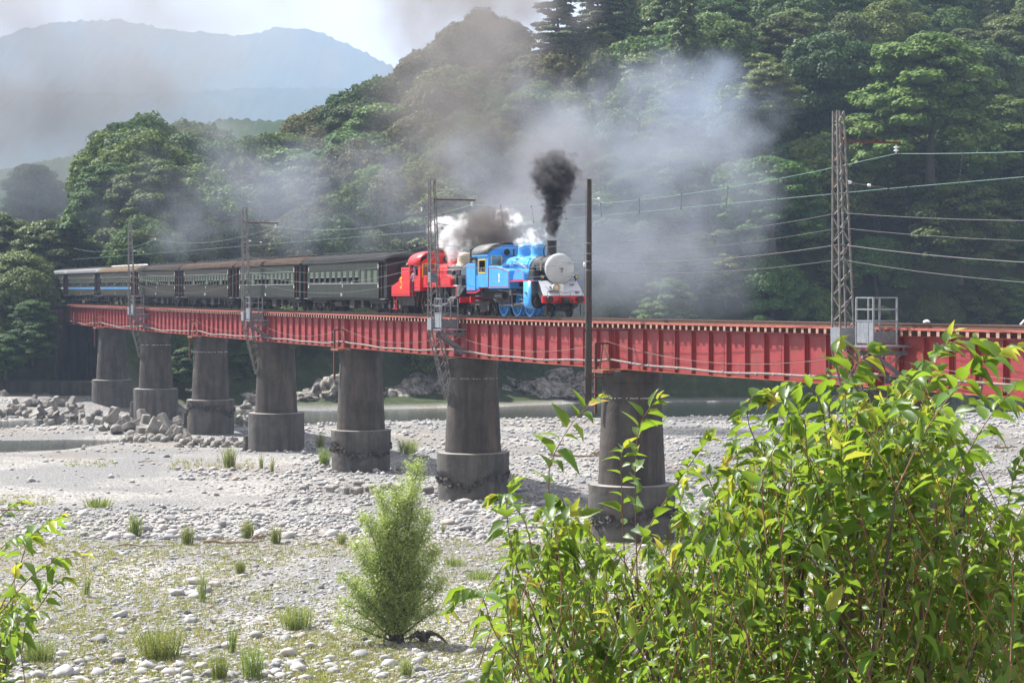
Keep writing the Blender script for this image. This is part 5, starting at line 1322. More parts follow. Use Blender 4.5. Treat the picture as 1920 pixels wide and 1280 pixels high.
n = len(pts); m.add(v, [(i, i + 1, n + i + 1, n + i) for i in range(n - 1)]); jk = m.build('cylinder_jacket', M['blue'], bl, True, 30)
sm = jk.modifiers.new('s', 'SOLIDIFY'); sm.thickness = .025
m = MB()
for i in range(9):
    for x in (cx0 + .06, cx1 - .1): m.cyl((x, -1.375, .95 + i * .11), (x, -1.392, .95 + i * .11), .014, n=5)
tag(m.build('jacket_bolts', M['chrome'], jk), kind='stuff')
MB().cyl((-1.95, -1.37, 1.3), (-1.95, -1.46, 1.3), .09, n=14).build('relief_valve', M['chrome'], jk, True, 40)
# leading and trailing small wheels
lw = lx(1033, -.55)
for x in (lx(1031, -.55),):
    for s in (-1, 1): disc(bl, x, s * .56, .40, 'pilot_wheel', M['black'])
    m = MB(); m.cyl((x, -.55, .4), (x, .55, .4), .08, n=8); m.box(x - .4, x + .4, -.42, .42, .35, .62); m.box(x - .15, x + .15, -.8, -.62, .3, .6); m.build('pony_truck', M['under'], bl)
for s in (-1, 1):
    m = MB(); m.bar((.0 - .15, s * .98, .72), (-.15, s * .98, .1), .035, .05); m.build('rail_guard', M['black'], bl)
tb0, tb1 = lx(896, -.6), lx(926, -.6)
for px in (905, 928):
    x = lx(px, -.6)
    for s in (-1, 1): disc(bl, x, s * .56, .43, 'trailing_wheel')
xm = lx(916, -.6)
m = MB(); m.box(tb0 - .2, tb1 + .2, -.95, -.82, .62, .82); m.box(tb0 - .2, tb1 + .2, .82, .95, .62, .82); m.prism([(xm - .7, .62), (xm + .7, .62), (xm + .5, .25), (xm - .5, .25)], -.93, -.84); m.box(xm - .5, xm + .5, -.7, .7, .3, .8)
for px in (905, 928): m.box(lx(px, -.6) - .14, lx(px, -.6) + .14, -1.02, -.84, .3, .6)
m.build('trailing_truck', M['under'], bl)
m = MB(); m.cyl((cabf + .4, -1.0, 1.15), (cabf + 1.6, -1.0, 1.15), .22, n=14); m.tube([(cabf - .2, -1.1, 1.4), (cabf + .2, -1.1, .9), (cabf + .8, -1.05, .85), (cabf + 1.4, -1.0, .95), (cabf + 2.2, -1.0, 1.3)], .04, 6); m.tube([(w1 - .9, -1.0, 1.4), (w1 - .8, -1.0, .6), (w1 - .5, -.95, .3)], .03, 6); m.build('air_tank', M['under'], bl, True, 40)
# coal
m = MB(); rc_ = random.Random(3)
for i in range(60):
    x = rc_.uniform(rear + .3, door0 - .1); y = rc_.uniform(-1.2, 1.2); s = rc_.uniform(.06, .13); M_ = Matrix.Translation((x, y, 2.98 + rc_.uniform(-.02, .12))) @ Matrix.Rotation(rc_.random() * 3, 4, 'X') @ Matrix.Rotation(rc_.random() * 3, 4, 'Z')
    m.box(-s, s, -s * .8, s * .8, -s * .7, s * .7, 0, M_)
o = m.build('coal', M['black'], bl); tag(o, kind='stuff')
# ------------------------------------------------------------------ red engine
SR = S_at(863.5, -1.12)
def rx(px, off): return SR - S_at(px, off)
rd = engine_root('steam_locomotive', SR, 'bright red tender engine with yellow number 5, coupled between the blue engine and the coaches')
rb = rd
tr0, tr1 = rx(734, -1.32), rx(768, -1.32)
def rz_(y, px): return (580.5 + (px - 497) * .0333 - y) / ((px + 600) * .02194)
prof = [(tr0, 1.10), (tr1, 1.10), (tr1, 2.88), (rx(752, -1.32), 2.88), (rx(752, -1.32), 2.22), (rx(747.5, -1.32), 2.22), (rx(747.5, -1.32), 2.05), (tr0, 1.72)]
m = MB(); m.prism(prof, -1.32, 1.32); td = m.build('tender_body', M['red'], rd, bevel=.02)
outline(td, [(tr0 + .08, 1.22), (tr1 - .3, 1.22)], -1.323, M['liningk'], .035, False); outline(td, [(rx(753.5, -1.32), 2.76), (tr1 - .1, 2.76)], -1.323, M['liningk'], .03, False)
# number 5
x5 = rx(752, -1.32); z5 = 1.62; m = MB(); k = .40
def stroke(m, pts, w, y0, y1):
    for a, b_ in zip(pts[:-1], pts[1:]):
        d_ = Vector((b_[0] - a[0], b_[1] - a[1])); n_ = Vector((-d_.y, d_.x)).normalized() * w / 2; e_ = d_.normalized() * w * .35
        q = [(a[0] - e_.x + n_.x, a[1] - e_.y + n_.y), (b_[0] + e_.x + n_.x, b_[1] + e_.y + n_.y), (b_[0] + e_.x - n_.x, b_[1] + e_.y - n_.y), (a[0] - e_.x - n_.x, a[1] - e_.y - n_.y)]
        m.prism(q, y0, y1)
five = [(x5 + .13, z5 + .62), (x5 - .11, z5 + .62), (x5 - .12, z5 + .38), (x5 + .02, z5 + .41), (x5 + .12, z5 + .34), (x5 + .15, z5 + .20), (x5 + .11, z5 + .06), (x5 + .0, z5 + .0), (x5 - .12, z5 + .05)]
stroke(m, five, .12, -1.329, -1.323); n5 = m.build('number', M['yellow'], td)
m = MB(); stroke(m, five[1:8], .02, -1.333, -1.3295); m.build('number_shading', M['lining'], n5)
m = MB(); rc_ = random.Random(9)
for i in range(90):
    x = rc_.uniform(rx(753, -1.3), tr1 - .2); y = rc_.uniform(-1.15, 1.15); s = rc_.uniform(.06, .14); M_ = Matrix.Translation((x, y, 2.88 + rc_.uniform(-.03, .2))) @ Matrix.Rotation(rc_.random() * 3, 4, 'X') @ Matrix.Rotation(rc_.random() * 3, 4, 'Z')
    m.box(-s, s, -s * .8, s * .8, -s * .7, s * .7, 0, M_)
tag(m.build('coal', M['black'], rd), kind='stuff')
m = MB(); m.box(tr0 + .05, tr1, -1.0, 1.0, .85, 1.09); m.box(tr0 + .3, tr1 - .1, -.95, -.83, .5, .85); m.box(tr0 + .3, tr1 - .1, .83, .95, .5, .85); m.build('tender_frame', M['under'], rd)
for px in (741.5, 751.5, 761.5):
    x = rx(px, -.6)
    for s in (-1, 1): disc(rd, x, s * .56, .43, 'tender_wheel')
    MB().box(x - .11, x + .11, -1.03, -.94, .33, .58).build('axlebox', M['steeld'], rd)
    m = MB(); m.prism([(x - .32, .84), (x + .32, .84), (x + .1, .62), (x - .1, .62)], -1.0, -.955); m.build('leaf_spring', M['under'], rd)
for x in (tr0 + .12, tr0 + .7): MB().bar((x, -1.2, 1.1), (x, -1.2, .3), .035).build('step_hanger', M['red'], rd)
MB().box(tr0, tr0 + .9, -1.28, -1.1, .28, .32).build('step', M['red'], rd)
# red cab
rcf, rcr = rx(788, -1.36), rx(768, -1.36)
rze = 3.02
wa, wb_ = rx(776.5, -1.36), rx(784.5, -1.36)
m = MB()
for s in (-1, 1): panel_with_holes(m, rcr + .9, rcf, 1.42, rze, [(wa, wb_, 2.35, 3.0 - .08)], -1.38 if s < 0 else 1.34, .04)
cab = m.build('cab', M['red'], rd)
MB().box(rcr + .9, rcf, -1.40, -1.38, 1.42, 1.50).build('cab_beading', M['lining'], cab)
outline(cab, [(rcr + 1.0, 1.60), (rcf - .05, 1.60)], -1.384, M['liningk'], .03, False); outline(cab, [(rcr + 1.0, 2.22), (rcf - .6, 2.22), (rcf - .05, 1.75)], -1.384, M['liningk'], .03, False)
m = MB()
for p, q in (((wa, 2.35), (wb_, 2.35)), ((wb_, 2.35), (wb_, 2.92)), ((wb_, 2.92), (wa, 2.92)), ((wa, 2.92), (wa, 2.35))):
    if p[0] == q[0]: m.bar((p[0], -1.385, p[1]), (q[0], -1.385, q[1]), .03, .02, up=(1, 0, 0))
    else: m.bar((p[0], -1.385, p[1]), (q[0], -1.385, q[1]), .02, .03)
m.build('window_frame', M['red'], cab)
frontwall(rcf, rze, 3.80, 1.38, 1.42, rd, M['red'], (-1.22, -.42, 2.28, 3.08), (.25, 3.35, .17))
m = MB(); m.box(rcr, rcf - .03, -1.33, 1.33, 1.36, 1.42); m.box(rcr + 1.0, rcr + 1.04, -1.3, 1.3, 1.42, 2.9); m.build('cab_floor', M['coachdark'], rd)
rf = arc_roof(rcr - .1, rcf + .12, 1.43, rze - .02, 3.86, xs=[rcr - .1, (rcr + rcf) / 2, rcf + .12], closed=False).build('cab_roof', M['red'], rd, True, 35); rf.modifiers.new('s', 'SOLIDIFY').thickness = .035
m = arc_roof(rcr - .05, rcf + .07, 1.0, rze + .38, 3.89, xs=[rcr - .05, rcf + .07], closed=False); m.build('roof_sheet', M['roofE'], rf, True, 35)
# boiler, domes
RCZ = 2.42
m = MB(); m.cyl((rx(857, 0), 0, RCZ), (rcf, 0, RCZ), .66, n=36); rbo = m.build('boiler', M['red'], rd, True, 40)
for px in (815, 828, 838, 848): x = rx(px, 0); MB().cyl((x - .03, 0, RCZ), (x + .03, 0, RCZ), .685, n=36).build('boiler_band', M['red'], rbo, True, 40)
m = MB(); m.cyl((rx(882, 0), 0, RCZ), (rx(857, 0), 0, RCZ), .67, n=36); m.build('smokebox', M['black'], rd, True, 40)
xf = rx(884, 0); m = MB(); m.lathe([(.66, 0), (.62, .05), (.4, .13), (.01, .17)], 32, Matrix.Translation((xf, 0, RCZ)) @ Matrix.Rotation(R(90), 4, 'Y')); m.build('smokebox_door', M['face'], rd, True, 50)
x = rx(855, 0); m = MB(); m.lathe([(.62, RCZ + .5), (.52, RCZ + .66), (.46, RCZ + .8), (.46, 3.52), (.43, 3.66), (.32, 3.77), (.15, 3.82), (.01, 3.83)], 32, Matrix.Translation((x, 0, 0))); m.build('sand_dome', M['red'], rd, True, 60)
x = rx(871.5, 0); m = MB(); m.lathe([(.55, RCZ + .5), (.46, RCZ + .64), (.44, RCZ + .8), (.44, 3.46), (.40, 3.60), (.28, 3.69), (.01, 3.72)], 32, Matrix.Translation((x, 0, 0))); m.build('steam_dome', M['cream'], rd, True, 60)
x = rx(888.5, 0); m = MB(); m.lathe([(.30, RCZ + .5), (.25, RCZ + .8), (.24, 3.74), (.27, 3.78), (.27, 3.84), (.22, 3.84)], 24, Matrix.Translation((x, 0, 0))); m.build('chimney', M['black'], rd, True, 40)
x = rx(840, 0); m = MB(); m.lathe([(.12, RCZ + .6), (.06, RCZ + .75), (.05, RCZ + .9), (.09, RCZ + .95), (.05, RCZ + 1.05), (.04, RCZ + 1.2)], 12, Matrix.Translation((x, -.1, 0))); m.build('whistle', M['black'], rd, True, 40)
m = MB(); m.tube([(rx(812, -.7), -.71, RCZ + .26), (rx(868, -.7), -.71, RCZ + .26)], .03, 8); m.tube([(rx(820, -.7), -.62, RCZ + .45), (rx(870, -.6), -.62, RCZ + .45)], .02, 6); m.build('handrail_pipes', M['chrome'], rd, True)
xa, xb = rcf, rx(854, -1.2)
m = MB(); m.box(xa, xb, -1.25, -.6, 1.66, 1.72); m.box(xa, xb, .6, 1.25, 1.66, 1.72); m.build('running_board', M['red'], rd)
for p0, p1 in ((786, 801), (806, 822), (826, 846)):
    q0, q1 = rx(p0, -1.2), rx(p1, -1.2)
    if p0 == 786: q0 = rcf + .03
    o = MB().prism(arch(q0, q1, 1.721, .66), -1.24, -.85).build('splasher', M['red'], rd)
    outline(o, arch(q0 + .1, q1 - .1, 1.76, .52), -1.243, M['liningk'], .03)
for px in (799, 818, 838):
    x = rx(px, -.6)
    for s in (-1, 1): spoked(rd, x, s * .60, .70, M['black'], 13)
m = MB(); m.bar((rx(799, -.7), -.76, .56), (rx(838, -.7), -.76, .56), .04, .09); m.bar((rx(818, -.7), -.9, .56), (rx(857, -.9), -.9, .75), .04, .1); m.build('coupling_rod', M['rod'], rd)
m = MB(); m.cyl((rx(848, -.95), -.95, .78), (rx(860, -.95), -.95, .78), .32, n=20); m.box(rx(848, -.95), rx(860, -.95), -1.0, 1.0, .6, 1.6); m.cyl((rx(848, .95), .95, .78), (rx(860, .95), .95, .78), .32, n=20); m.build('cylinder', M['under'], rd, True, 40)
m = MB(); m.box(rx(848, -1), rx(857, -1), -1.05, -.7, 1.73, 2.35); m.cyl((rx(852, -.9), -.95, 2.35), (rx(852, -.9), -.95, 2.6), .12, n=10); m.box(rx(859, -1), rx(866, -1), -1.0, -.75, 1.73, 2.3); m.build('air_pump', M['black'], rd, bevel=.02)
MB().box(rx(851, -1.2), -.3, -1.22, 1.22, 1.70, 1.76).build('front_deck', M['white'], rd)
m = MB(); xt = rx(856, -1.18); m.prism([(xt, 1.70), (xt + 1.6, 1.70), (-.02, 1.10), (-.55, 1.10)], -1.2, -1.17); m.build('front_apron', M['roofgrey'], rd)
m = MB(); m.prism([(xt - .03, 1.72), (xt + .03, 1.72), (-.50, 1.06), (-.58, 1.06)], -1.215, -1.19); m.build('apron_edge', M['red'], rd)
MB().box(-.16, 0, -1.15, 1.15, .72, 1.06).build('buffer_beam', M['red'], rd, bevel=.02)
m = MB(); m.bar((-.05, 0, .85), (SR - SB + rear, 0, .85), .2); m.box(tr0 - .4, tr0, -.12, .12, .75, .95); m.build('coupler', M['under'], rd)
m = MB(); m.box(tr1, -.2, -.5, .5, .8, 1.3); m.box(rcr, rx(800, 0), -.9, .9, .7, 1.36); m.box(rx(815, 0), rx(848, 0), -.6, .6, 1.2, 1.7); m.build('main_frame', M['under'], rd)
for px in (868, 882):
    x = rx(px, -.56)
    for s in (-1, 1): disc(rd, x, s * .56, .40, 'pilot_wheel')
m = MB(); m.tube([(rx(786, -1.1), -1.1, 1.3), (rx(784, -1.1), -1.1, .9), (rx(782, -1.1), -1.1, .4)], .03, 6); m.tube([(rx(795, -1.1), -1.1, 1.4), (rx(791, -1.1), -1.1, .9), (rx(793, -1.1), -1.1, .3)], .03, 6); m.build('injector_pipes', M['rust'], rd, True)
# ------------------------------------------------------------------ crew, grown from a joint skeleton
def figure(label, S, off, z, rz, top, trousers, joints, cap=None, legs=True):
    V = [(0, 0, 0), (0, 0, .16), (0, 0, .32), (0, 0, .50), (0, 0, .60), (.02, 0, .66), (.03, 0, .78)]
    E = [(0, 1), (1, 2), (2, 3), (3, 4), (4, 5), (5, 6)]
    Rr = [.145, .13, .15, .085, .055, .085, .085]
    for s in (-1, 1):
        sh, el, ha = joints['L' if s > 0 else 'R']
        n = len(V); V += [(0, s * .17, .47), sh, el, ha]; E += [(3, n), (n, n + 1), (n + 1, n + 2), (n + 2, n + 3)]; Rr += [.062, .05, .042, .036]
        n = len(V); V += [(0, s * .09, -.06), (joints.get('knee', .03), s * .10, -.46), (0, s * .10, -.86), (.12, s * .11, -.9)]; E += [(0, n), (n, n + 1), (n + 1, n + 2), (n + 2, n + 3)]; Rr += [.10, .075, .05, .045]
    me = bpy.data.meshes.new('person'); me.from_pydata(V, E, [])
    o = bpy.data.objects.new('person', me); C.objects.link(o)
    sk = o.modifiers.new('skin', 'SKIN'); sk.use_smooth_shade = True
    for i, r in enumerate(Rr): me.skin_vertices[0].data[i].radius = (r, r * (1.15 if i < 4 else 1))
    me.skin_vertices[0].data[0].use_root = True
    sb = o.modifiers.new('sub', 'SUBSURF'); sb.levels = 1; sb.render_levels = 2
    m = bpy.data.materials.new('person_cloth'); t, b, ou = nodes(m)
    tcn = t.nodes.new('ShaderNodeTexCoord'); sp = N(t, 'SeparateXYZ'); t.links.new(tcn.outputs['Object'], sp.inputs[0])
    up = mathn(t, 'GREATER_THAN', sp.outputs['Z'], .565); mid = mathn(t, 'GREATER_THAN', sp.outputs['Z'], .02)
    col = mixc(t, mid, trousers, top); col = mixc(t, up, col, (.48, .27, .19)); t.links.new(col, b.inputs['Base Color']); b.inputs['Roughness'].default_value = .8
    me.materials.append(m)
    o.location = CP(S, off, z); o.rotation_euler = (0, 0, TZ + rz); tag(o, label, 'person')
    h = MB()
    if cap is None: h.lathe([(.075, .74), (.098, .79), (.095, .86), (.05, .90), (.01, .905)], 12, Matrix.Translation((.0, 0, 0)) @ Matrix.Diagonal((1.05, .95, 1, 1))); h.build('hair', M['hair'], o, True)
    else:
        h.lathe([(.105, .80), (.11, .84), (.095, .90), (.05, .93), (.01, .935)], 14, Matrix.Translation((.01, 0, 0))); h.prism([(.05, .80), (.2, .79), (.2, .80), (.05, .825)], -.08, .08); h.build('cap', M[cap], o, True, 40)
    f = MB(); f.lathe([(.012, -.02), (.022, 0), (.008, .03)], 6, Matrix.Translation((.115, 0, .74))); f.build('nose', M['skin'], o, True)
    f = MB()
    for s in (-1, 1): f.lathe([(.001, -.006), (.009, 0), (.001, .006)], 6, Matrix.Translation((.105, s * .035, .77)))
    f.build('eyes', M['hair'], o)
    hd = MB()
    for s in (-1, 1):
        a = Vector(joints['L' if s > 0 else 'R'][2]); d_ = (a - Vector(joints['L' if s > 0 else 'R'][1])).normalized(); side = Vector((0, 1, 0)) if abs(d_.y) < .8 else Vector((1, 0, 0))
        for q in range(4):
            b0 = a + side * (.02 * (q - 1.5)); l = [.06, .075, .07, .055][q]
            hd.tube([b0, b0 + d_ * l, b0 + d_ * (l + .025) + Vector((0, 0, -.02))], [.012, .010, .007], 5)
        hd.tube([a + side * .035, a + side * .06 + d_ * .03, a + side * .055 + d_ * .06], [.013, .011, .008], 5)
    hd.build('fingers', M['skin'], o, True)
    return o
Sd = SB - lx(905, -1.1)
figure('driver in white shirt and dark waistcoat at the cab window of the blue engine', Sd, -1.02, ZR(Sd) + 2.28, R(15), (.62, .63, .66), (.03, .035, .06),
       {'L': [(.15, .24, .28), (.25, .22, .16), (.42, .15, .2)], 'R': [(.08, -.28, .30), (.18, -.36, .20), (.32, -.34, .24)], 'knee': .35})
Sp = SR - rx(772.5, -1.5)
figure('crew member in blue cap and checked shirt leaning out behind the red cab', Sp, -1.30, ZR(Sp) + 1.98, R(-35), (.36, .30, .36), (.03, .035, .06),
       {'L': [(.08, .26, .30), (.2, .3, .2), (.35, .28, .3)], 'R': [(-.05, -.27, .28), (-.18, -.34, .20), (-.38, -.30, .26)]}, cap='bluecap')
Sp = SR - rx(781, -1.1)
figure('crew member in dark clothes standing inside the cab window of the red engine', Sp, -.85, ZR(Sp) + 2.2, 0, (.035, .06, .05), (.03, .035, .06),
       {'L': [(.1, .25, .3), (.2, .28, .15), (.3, .2, .1)], 'R': [(.08, -.26, .3), (.15, -.3, .15), (.3, -.25, .1)]})
# ------------------------------------------------------------------ stones
import bmesh
def ico(sub, seed, flat=.6, amp=.25, sx=1.0):
    bm = bmesh.new(); bmesh.ops.create_icosphere(bm, subdivisions=sub, radius=1)
    rs = np.random.RandomState(seed); o1, o2 = rs.rand(3) * 10, rs.rand(3) * 10
    v = []
    for q in bm.verts:
        p = q.co; n = 1 + amp * mnoise.noise(Vector(p * 1.3 + Vector(o1))) * 1.6 + amp * .5 * mnoise.noise(Vector(p * 2.7 + Vector(o2)))
        v.append((p.x * n * sx, p.y * n, p.z * n * flat))
    f = [[q.index for q in fc.verts] for fc in bm.faces]; bm.free(); return np.array(v), np.array(f)
def ground_pt(px, py):           # point of the river bed seen at a photo pixel
    z = 0.0
    for _ in range(4):
        Y = (CAMZ - z) * F / (py - 550); X = (px - 960) / F * Y; z = ground_z(X, Y)
    return X, Y, z
rs = np.random.RandomState(21)
def zone(px, py):
    """probability that a stone lies here, and its typical size in metres"""
    n = fbm(px * .02, py * .06, 1.0, 9)
    p = np.full(px.shape, .25); s = np.full(px.shape, .11)
    fg_ = py > 1010
    p = np.where(fg_, .72 + .2 * n, p); s = np.where(fg_, .056, s)
    low = py > 1225; p = np.where(low, .8, p); s = np.where(low, .075, s)
    cob = ((py > 945 - (px < 420) * -8) & (py < 1012)) | ((px > 430 + (950 - py) * .9) & (py > 868) & (py < 960)) | ((px > 930) & (py > 800) & (py < 1000))
    p = np.where(cob, .95, p); s = np.where(cob, .098, s)
    mid = (px > 480) & (py > 800) & (py <= 868) & (px < 930); p = np.where(mid, .4, p); s = np.where(mid, .14, s)
    far = (py < 800); p = np.where(far, .5, p); s = np.where(far, .17, s)
    fine = (px < 560 - (py - 860) * .9) & (py > 850) & (py < 944); p = np.where(fine, .06, p); s = np.where(fine, .10, s)
    patch = (px > 330) & (px < 640) & (py > 878) & (py < 900); p = np.where(patch, .7, p); s = np.where(patch, .14, s)
    r = (px > 1380) & (py < 900) & (py > 800); p = np.where(r, .8, p)
    return p, s
NS = 90000
px = rs.uniform(-330, 2250, NS); u = rs.rand(NS); py = 778 + (1420 - 778) * u ** 1.15
p_, s_ = zone(px, py)
keep = rs.rand(NS) < p_; px, py, s_ = px[keep], py[keep], s_[keep]
X, Y, Z = ground_pt(px, py)
ok = (Z > ZW - .05) & (Y < 215); X, Y, Z, s_, px, py = X[ok], Y[ok], Z[ok], s_[ok], px[ok], py[ok]
size = .88 * s_ * np.exp(rs.normal(size=len(X)) * .5); size = np.clip(size, .03, .30)
big = np.argsort(-size / Y * ((px > 20) & (px < 1900) & (py < 1270) & (py > 850)))[:290]
isbig = np.zeros(len(X), bool); isbig[big] = True
bases = [ico(1, 100 + i, .58, .22, 1.25) for i in range(6)] 
low0 = [ (np.array([[1, 0, 0], [-1, 0, 0], [0, 1, 0], [0, -1, 0], [0, 0, .62], [.7, .7, .15], [-.7, .68, .2], [-.68, -.7, .1], [.7, -.66, .2], [0, 0, -.6]]) * (1 + .14 * rs.randn(10, 1)), np.array([[4, 0, 5], [4, 5, 2], [4, 2, 6], [4, 6, 1], [4, 1, 7], [4, 7, 3], [4, 3, 8], [4, 8, 0], [9, 5, 0], [9, 2, 5], [9, 6, 2], [9, 1, 6], [9, 7, 1], [9, 3, 7], [9, 8, 3], [9, 0, 8]])) for i in range(5)]
def scatter(name, bl, idx, smooth=True):
    Vs = []; Fs = []; n0 = 0; grp = rs.randint(0, len(bl), len(idx))
    for g_ in range(len(bl)):
        ii = idx[grp == g_]
        if not len(ii): continue
        v, f = bl[g_]; k = len(v); a = rs.rand(len(ii)) * 6.283; s = size[ii]
        tl_ = rs.normal(size=len(ii)) * .25
        vx = v[None, :, 0] * (0.85 + .4 * rs.rand(len(ii), 1)); vy = v[None, :, 1]; vz = v[None, :, 2] * (0.8 + .5 * rs.rand(len(ii), 1))
        vz2 = vz * np.cos(tl_)[:, None] + vx * np.sin(tl_)[:, None]
        x = (vx * np.cos(a)[:, None] - vy * np.sin(a)[:, None]) * s[:, None] + X[ii, None]
        y = (vx * np.sin(a)[:, None] + vy * np.cos(a)[:, None]) * s[:, None] + Y[ii, None]
        z = vz2 * s[:, None] + Z[ii, None] + s[:, None] * .12
        Vs.append(np.stack([x, y, z], -1).reshape(-1, 3)); Fs.append((f[None] + (np.arange(len(ii)) * k)[:, None, None]).reshape(-1, 3) + n0); n0 += k * len(ii)
    return link(name, np_mesh(name, np.concatenate(Vs), np.concatenate(Fs), M['stone'], smooth))
idx = np.where(~isbig)[0]; near = idx[(Y[idx] < 105) & (size[idx] > .085)]; rest = np.setdiff1d(idx, near)
o = scatter('river_stones', bases, near); tag(o, 'mass of rounded grey and tan cobbles covering the near river bed', 'stones', kind='stuff')
o = scatter('river_stones', low0, rest, False); tag(o, 'smaller grey stones scattered over the whole dry river bed', 'stones', kind='stuff')
bms = [np_mesh('river_boulder', *ico(2, 200 + i, .62, .30, 1.2), M['stone'], True) for i in range(8)]
for i in big:
    s = size[i] * 1.15
    o = link('river_boulder', bms[rs.randint(8)], None, (X[i], Y[i], Z[i] + s * .25), (rs.normal() * .2, rs.normal() * .2, rs.rand() * 6.28), (s, s, s))
    bx_ = [(130, 'near the left edge'), (300, 'left of the broad weed clump'), (450, 'left of the willow'), (640, 'just left of the willow'), (840, 'beside the willow'), (1000, 'right of the willow'), (1300, 'by the left leafy shoots'), (9999, 'behind the leafy tree')]
    tone = 'broad' if size[i] > .25 else ('medium sized' if size[i] > .19 else 'small')
    where = next(b_ for a_, b_ in bx_ if px[i] < a_); band = 'at the bottom' if py[i] > 1200 else ('in the weedy gravel' if py[i] > 1030 else ('in the upper cobble band' if py[i] > 940 else 'between the piers'))
    tag(o, f'{tone} rounded river stone {band} {where}', 'stone', 'larger rounded stones on the river bed'); continue
    tag(o, f'rounded pale grey river stone {zone_n}, {side_n}', 'stone', 'larger rounded stones on the river bed')
# ------------------------------------------------------------------ concrete armour blocks
def tetrapod():
    m = MB(); dirs = [Vector((0, 0, .8)), Vector((.94, 0, -.33)), Vector((-.47, .82, -.33)), Vector((-.47, -.82, -.33))]
    for d_ in dirs: m.cyl(d_ * .05, d_ * .66, .40, .30, 9); m.cyl(d_ * .659, d_ * .75, .30, .22, 9)
    return m.mesh('armour_block', M['block'], True, 35)
def saddle_block():
    m = MB(); m.box(-1.0, 1.0, -.35, .35, -.3, .18)
    for s in (-1, 1):
        m.add([(s * 1.05, -.38, -.35), (s * .48, -.38, -.35), (s * .48, .38, -.35), (s * 1.05, .38, -.35), (s * 1.0, -.26, .72), (s * .66, -.26, .72), (s * .66, .26, .72), (s * 1.0, .26, .72)], [(0, 3, 2, 1), (4, 5, 6, 7), (0, 1, 5, 4), (1, 2, 6, 5), (2, 3, 7, 6), (3, 0, 4, 7)])
    m.box(-.3, .3, -.9, .9, -.3, .1)
    return m.mesh('armour_block', M['block'])
def hump_block():
    m = MB(); m.lathe([(.55, -.3), (.58, 0), (.46, .28), (.28, .42), (.02, .46)], 10, Matrix.Diagonal((1.1, .9, 1, 1))); m.box(-.8, .8, -.3, .3, -.3, .12)
    return m.mesh('armour_block', M['block'], True, 40)
BM = [tetrapod(), saddle_block(), hump_block()]
rb_ = random.Random(12)
def ab(kind, px, py, s, label, tilt=.8, bev=True):
    X_, Y_, z_ = ground_pt(np.array([float(px)]), np.array([float(py)])); X_, Y_, z_ = float(X_[0]), float(Y_[0]), float(z_[0])
    o = link('armour_block', BM[kind], None, (X_, Y_, max(z_, ZW - .1) + .30 * s), (rb_.uniform(-tilt, tilt), rb_.uniform(-tilt, tilt), rb_.random() * 6.28), (s, s, s))
    b = o.modifiers.new('bevel', 'BEVEL'); b.width = .07; b.segments = 2; b.limit_method = 'ANGLE'
    tag(o, label, 'armour block', 'concrete armour blocks along the water')
    return o
for i in range(26):
    px_ = -20 + i * 8 + rb_.uniform(-5, 5); ab(rb_.choice([0, 0, 1, 2]), px_, 786 - rb_.random() * 14, rb_.uniform(.8, 1.15), 'weathered concrete armour block in the far left row before the first pier')
for (x, y, k, s) in [(205, 800, 1, 1.5), (228, 806, 1, 1.4), (238, 797, 0, 1.2), (252, 808, 1, 1.45), (270, 803, 0, 1.2), (282, 812, 1, 1.4), (296, 806, 0, 1.15), (305, 818, 1, 1.3), (322, 806, 1, 1.4), (332, 815, 0, 1.1), (218, 815, 2, 1.1), (246, 817, 2, .9), (200, 812, 1, 1.0)]:
    ab(k, x, y, s, 'large jumbled concrete armour block heaped between the second and third piers')
for i in range(15): ab(rb_.choice([0, 2, 2, 1]), 232 + i * 8.5, 830 - rb_.random() * 5, rb_.uniform(.55, .75), 'small concrete armour block standing in the shallow pool before the third pier')
for i in range(20): ab(rb_.choice([2, 2, 0]), 336 + i * 7.4, 838 - (i % 3) * 4, rb_.uniform(.5, .66), 'small humped concrete block in the pale row before the third pier')
for (x, y) in [(452, 764), (468, 770), (480, 762), (462, 777)]: ab(0, x, y, 1.0, 'concrete armour block on the far bank, seen between the third and fourth piers')
for (x, y) in [(625, 922), (648, 925), (668, 926), (690, 921), (706, 929), (672, 914), (724, 917), (744, 920), (800, 925)]:
    X_, Y_, z_ = [float(q[0]) for q in ground_pt(np.array([float(x)]), np.array([float(y)]))]; m = MB(); s = .42
    m.box(-s, s, -s * .7, s * .7, -.3, .42); o = m.build('concrete_block', M['block'], None, bevel=.08); o.location = (X_, Y_, z_); o.rotation_euler = (rb_.uniform(-.15, .15), rb_.uniform(-.15, .15), rb_.random() * 3); tag(o, 'tan square concrete block half sunk in the cobbles left of the big middle pier', 'block', 'square blocks in the cobbles')
# ------------------------------------------------------------------ rocks on the far bank
def rock(px, py, Yr, w, h, seed, label, d_=None, rot=0):
    v, f = ico(4, seed, 1.0, .34, 1.0); rs2 = np.random.RandomState(seed)
    out_ = []
    for q in v:
        p = Vector(q); n = 1 + .16 * mnoise.noise(p * 2.2 + Vector((seed, 0, 0))) - .22 * abs(mnoise.noise(p * 3.1 + Vector((0, seed, 0)))) + .07 * mnoise.noise(p * 8)
        st = math.floor(p.z * 4 + .6 * p.x) * .018
        n += .10 * (1 - 2 * abs(mnoise.noise(p * 4.5 + Vector((0, 0, seed))))) - .05; out_.append((p.x * (n + st), p.y * (n + st), p.z * n))
    me = np_mesh('bank_rock', np.array(out_), f, M['rock'], False)
    c = W(px, py, Yr); o = link('bank_rock', me, None, (c.x, c.y, c.z), (rs2.normal() * .2, rs2.normal() * .25, rot or rs2.rand() * 6), (w, (d_ or w * .9), h)); tag(o, label, 'rock', 'rocks on the far bank of the river'); return o
